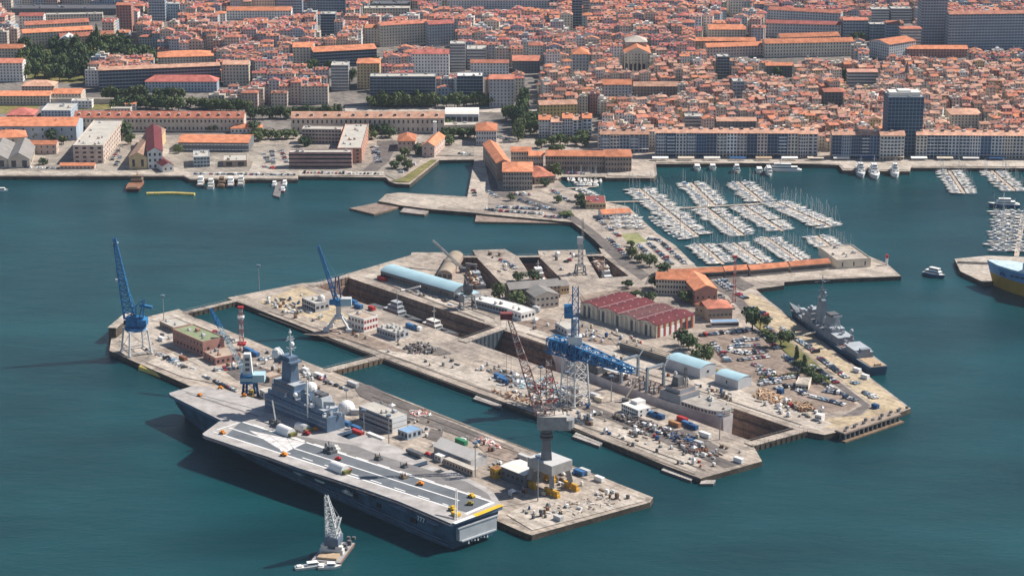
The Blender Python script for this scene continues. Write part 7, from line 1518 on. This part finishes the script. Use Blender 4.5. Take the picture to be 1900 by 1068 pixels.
def pile_thing(name,label,cat,px,py,s,m,group,r,kind='pallet'):
    p=G(px,py); t=thing(name,label,cat,(p.x,p.y,Q+.12),ang+r.uniform(-.3,.3),group)
    if kind=='pallet':
        mb=MB(); 
        for k in range(3): mb.box(-s,-s*.7+k*s*.55,0,s,-s*.7+k*s*.55+.22,.3)
        mb.box(-s,-s*.75,.3,s,s*.75,.42); mb.build('pallet',brown,t)
        mb=MB(); z=.42
        for k in range(r.choice([2,3,4])): hh=r.uniform(.35,.8)*s; w=r.uniform(.6,.95)*s; mb.box(-w,-w*.7,z,w,w*.7,z+hh); z+=hh
        mb.build('load',m,t)
    elif kind=='pipes':
        mb=MB()
        for k in range(6): mb.tube((-s*2,(k%3-1)*.8*s*.5,.3+(k//3)*.55*s*.5),(s*2,(k%3-1)*.8*s*.5,.3+(k//3)*.55*s*.5),.26*s*.8,6)
        mb.build('pipe_bundle',m,t)
    elif kind=='machine':
        mb=MB(); mb.box(-s*1.2,-s*.7,.35,s*1.2,s*.7,s*1.1); mb.box(-s*1.0,-s*.6,s*1.1,s*.1,s*.6,s*1.7); mb.tube((s*.6,0,s),(s*1.6,s*.3,s*2.4),.2*s,5); mb.build('body',m,t)
        mb=MB()
        for x in (-.8,.8):
            for y in (-.7,.7): mb.tube((x*s,(y-.12)*s,.4*s),(x*s,(y+.12)*s,.4*s),.38*s,7)
        mb.build('wheel_set',black,t)
    elif kind=='tank':
        mb=MB(); mb.tube((-s*1.3,0,s*.85),(s*1.3,0,s*.85),s*.75,10); mb.box(-s,-s*.6,0,-s*.6,s*.6,s*.4); mb.box(s*.6,-s*.6,0,s,s*.6,s*.4); mb.build('tank',m,t)
    elif kind=='tent':
        mb=MB(); mb.hip(-s*1.3,-s*1.3,s*1.3,s*1.3,2.2,1.2,0,0); mb.box(-s*1.2,s*1.1,0,s*1.2,s*1.25,2.2); mb.build('canopy',m,t); mb=MB()
        for x in (-1.2,1.2):
            for y in (-1.2,1.1): mb.tube((x*s,y*s,0),(x*s,y*s,2.2),.08,4)
        mb.build('post',grey,t)
ZN=[('near pier beside the carrier',[(660,730),(960,845),(1090,885),(1000,900),(900,870),(770,815),(700,785)],64),('near pier behind the bow',[(280,640),(345,590),(500,655),(640,715),(600,735),(520,705),(460,690),(400,690),(330,680)],56),('outer end of the near pier',[(930,900),(1060,890),(1190,925),(990,980)],34),('middle pier west part',[(470,562),(560,545),(640,600),(860,660),(900,690),(780,680),(650,630)],64),('middle pier centre',[(880,690),(900,668),(1060,735),(1110,765),(1100,795),(960,735)],70),('middle pier outer part',[(1110,765),(1260,800),(1395,845),(1300,878),(1110,805)],84),('dock edge above the supply ship',[(1050,640),(1120,655),(1240,690),(1420,760),(1480,785),(1360,745),(1200,690)],22),('yard below the red workshop',[(950,600),(1075,590),(1210,640),(1150,640),(1030,625)],40),('yard near the timber stacks',[(1390,735),(1500,750),(1560,780),(1500,792),(1430,760)],32),('old dock platforms',[(885,466),(935,464),(960,500),(920,505)],8),('second old dock platform',[(1005,468),(1068,466),(1080,505),(1045,512)],8),('quay beside the long blue shed',[(700,515),(830,560),(900,592),(860,585)],8)]
r=random.Random(31)
for lab,poly,n in ZN:
    k=0; tries=0; pts=[]
    while len(pts)<n and tries<4000:
        tries+=1; x=r.uniform(min(q[0] for q in poly),max(q[0] for q in poly)); y=r.uniform(min(q[1] for q in poly),max(q[1] for q in poly))
        if pts and r.random()<.42:
            bx,by=r.choice(pts); x,y=bx+r.gauss(0,20),by+r.gauss(0,7)
        if not inpoly(x,y,poly) or any(abs(x-a)+abs(y-b)*2<4.5 for a,b in pts): continue
        g=G(x,y); v=Vector((g.x,g.y))
        if any(abs((v-c).dot(u))<w+1.5 and abs((v-c).dot(nn_))<d+1.5 for c,u,nn_,w,d in FOOT): continue
        q=CI@g
        if -2<q.x<262 and -33<q.y<36: continue
        if inpoly(x,y,PITS['main']) : continue
        pts.append((x,y))
    pts.sort()
    for x,y in pts:
        kd=r.choices(['pallet','pipes','machine','tank','tent'],(52,16,18,8,6))[0]; c,m=r.choice([pal[0],pal[0],pal[1],pal[1],pal[8],pal[8],('dark grey',greyd),('brown',brown),('dark grey',greyd),('brown',brown),('mid grey',grey),('mid grey',grey),('pale grey',lgrey),pal[4],pal[0],pal[3],pal[6] if r.random()<.35 else pal[1]])
        nm,ct={'pallet':('pallet_stack','pallet stack'),'pipes':('pipe_stack','pipe stack'),'machine':('yard_machine','machine'),'tank':('storage_tank','tank'),'tent':('work_tent','tent')}[kd]
        if kd=='tent': c,m='white',white
        pile_thing(nm,'%s %s, %s from left on the %s'%(c,{'pallet':'crate stack','pipes':'pipe bundle','machine':'wheeled yard machine','tank':'lying storage tank','tent':'small work tent'}[kd],nth(k),lab),ct,x,y,r.uniform(.6,1.3),m,{'pallet':'pallet stacks','pipes':'pipe stacks','machine':'yard machines','tank':'storage tanks','tent':'work tents'}[kd]+' around the dockyard',r,kd); k+=1
# scrap heaps, chain piles and timber stacks: each one heap
def heap(label,pts,n,m,cat='scrap heap',name='scrap_heap',sc=1.0,zz=1.6):
    q=[G(*p_) for p_ in pts]; o=q[0]; t=thing(name,label,cat,(o.x,o.y,Q+.1)); rr=random.Random(int(pts[0][0])); sub=[]
    for j,mm in enumerate(m):
        mb=MB()
        for i in range(n//len(m)):
            while True:
                x=rr.uniform(min(a[0] for a in pts),max(a[0] for a in pts)); y=rr.uniform(min(a[1] for a in pts),max(a[1] for a in pts))
                if inpoly(x,y,pts): break
            g=G(x,y)-o; s=rr.uniform(.6,1.5)*sc; d=Vector((rr.uniform(-1,1),rr.uniform(-1,1),rr.uniform(-.3,.3))).normalized()*s*1.6; c=Vector((g.x,g.y,rr.uniform(.2,zz))); mb.beam(c-d,c+d,s*rr.uniform(.5,1.1),s*rr.uniform(.4,.9))
        mb.build('piece_layer',mm,t)
tim=M('raw_timber',(.50,.33,.21),.9,.2,.5); mud=M('dark_scrap',(.10,.09,.085),.9,.3,.5); pur=M('grey_brown_scrap',(.25,.20,.19),.9,.25,.5)
heap('long heap of dark chains and anchors along the outer middle pier',[(1140,775),(1170,772),(1230,797),(1225,806),(1180,792)],150,[mud,pur,greyd],sc=1.1); heap('second dark heap of scrap and buoys on the outer middle pier',[(1225,798),(1262,805),(1300,835),(1262,828)],130,[mud,pur,blued],sc=1.1); heap('brown scrap heap at the outer end of the middle pier',[(1262,822),(1290,822),(1312,840),(1280,842)],60,[rust,pur],sc=.9)
heap('grey purple scrap heap on the middle pier near the channel bridge',[(752,645),(780,638),(812,648),(800,657),(762,656)],110,[pur,mud,grey],sc=1.0)
heap('upper stack of raw timber beams beside the dry dock',[(1395,735),(1412,724),(1452,738),(1438,750)],120,[tim,M('pale_timber',(.6,.44,.3))],'timber stack','timber_stack',.9); heap('lower stack of raw timber beams beside the dry dock',[(1462,746),(1500,752),(1512,764),(1478,762)],90,[tim,brown],'timber stack','timber_stack',.9)
heap('reddish debris inside the leftmost small dock',[(850,498),(872,496),(892,520),(878,524)],60,[cream,rust],zz=-4); heap('orange debris inside the rightmost small dock',[(1095,482),(1115,485),(1128,500),(1112,505)],70,[cream,pur,rust],sc=.9)
heap('crates and hoses around the foot of the white steel tower',[(1030,725),(1060,715),(1090,735),(1085,755),(1045,757)],120,[offw,lgrey,pur,blued],'equipment heap','equipment_heap',.8)
heap('coloured equipment under the faded red crane jib',[(985,712),(1020,700),(1045,725),(1030,750),(1000,745)],120,[lblue,offw,red,grey],'equipment heap','equipment_heap',.8)
heap('orange brown dredged material along the middle pier edge',[(906,722),(950,724),(1010,752),(990,752),(930,738)],60,[rust,tim],sc=.7,zz=.6)
heap('red and white barrier blocks on the near pier edge, left group',[(757,763),(790,762),(800,771),(770,775)],60,[M('pink_barrier',(.62,.27,.22)),white],'barrier group','barrier_group',.6,.6); heap('red and white barrier blocks on the near pier edge, right group',[(878,812),(905,812),(940,832),(915,832)],80,[M('pink_barrier',(.62,.27,.22)),white],'barrier group','barrier_group',.6,.6)
heap('pale blue and white drums in rows on the middle pier',[(952,708),(975,706),(992,722),(965,722)],60,[lblue,white],'drum row','drum_row',.8,.9)
heap('small debris scattered at the outer end of the near pier',[(1020,935),(1120,920),(1180,925),(1060,960)],60,[brown,pur,offw],sc=.6,zz=.4)
t=thing('hedge','low reddish hedge between two car rows in the lower car park','hedge',G(1410,705)); e_=G(1482,697)-G(1410,705); mb=MB(); rr=random.Random(8)
for i in range(160): u=rr.random(); c=e_*u+Vector((rr.uniform(-1,1),rr.uniform(-1,1),rr.uniform(.3,2.2))); k=rr.uniform(.3,.7); mb.beam(c-Vector((k,k*.5,0)),c+Vector((k,k*.5,.3)),k,k,rr.random()<.35)
mb.build('foliage',[leaf[1],M('red_hedge_leaves',(.25,.07,.05))],t)
# ---------------- air ----------------
mb=MB(); mb.box(-9400,-150,-16,9400,9400,HC+40); hz_=mb.build('haze',None if False else bpy.data.materials.new('haze_air')); tag(hz_,'thin summer haze over the harbour and town','haze',kind='stuff')
m=hz_.data.materials[0]; m.use_nodes=True; m.node_tree.nodes.remove(m.node_tree.nodes['Principled BSDF']); pv=nn(m,'VolumePrincipled'); pv.inputs['Color'].default_value=(.68,.80,1,1); pv.inputs['Density'].default_value=2.6e-5; pv.inputs['Anisotropy'].default_value=.2
m.node_tree.links.new(pv.outputs[0],m.node_tree.nodes['Material Output'].inputs['Volume'])
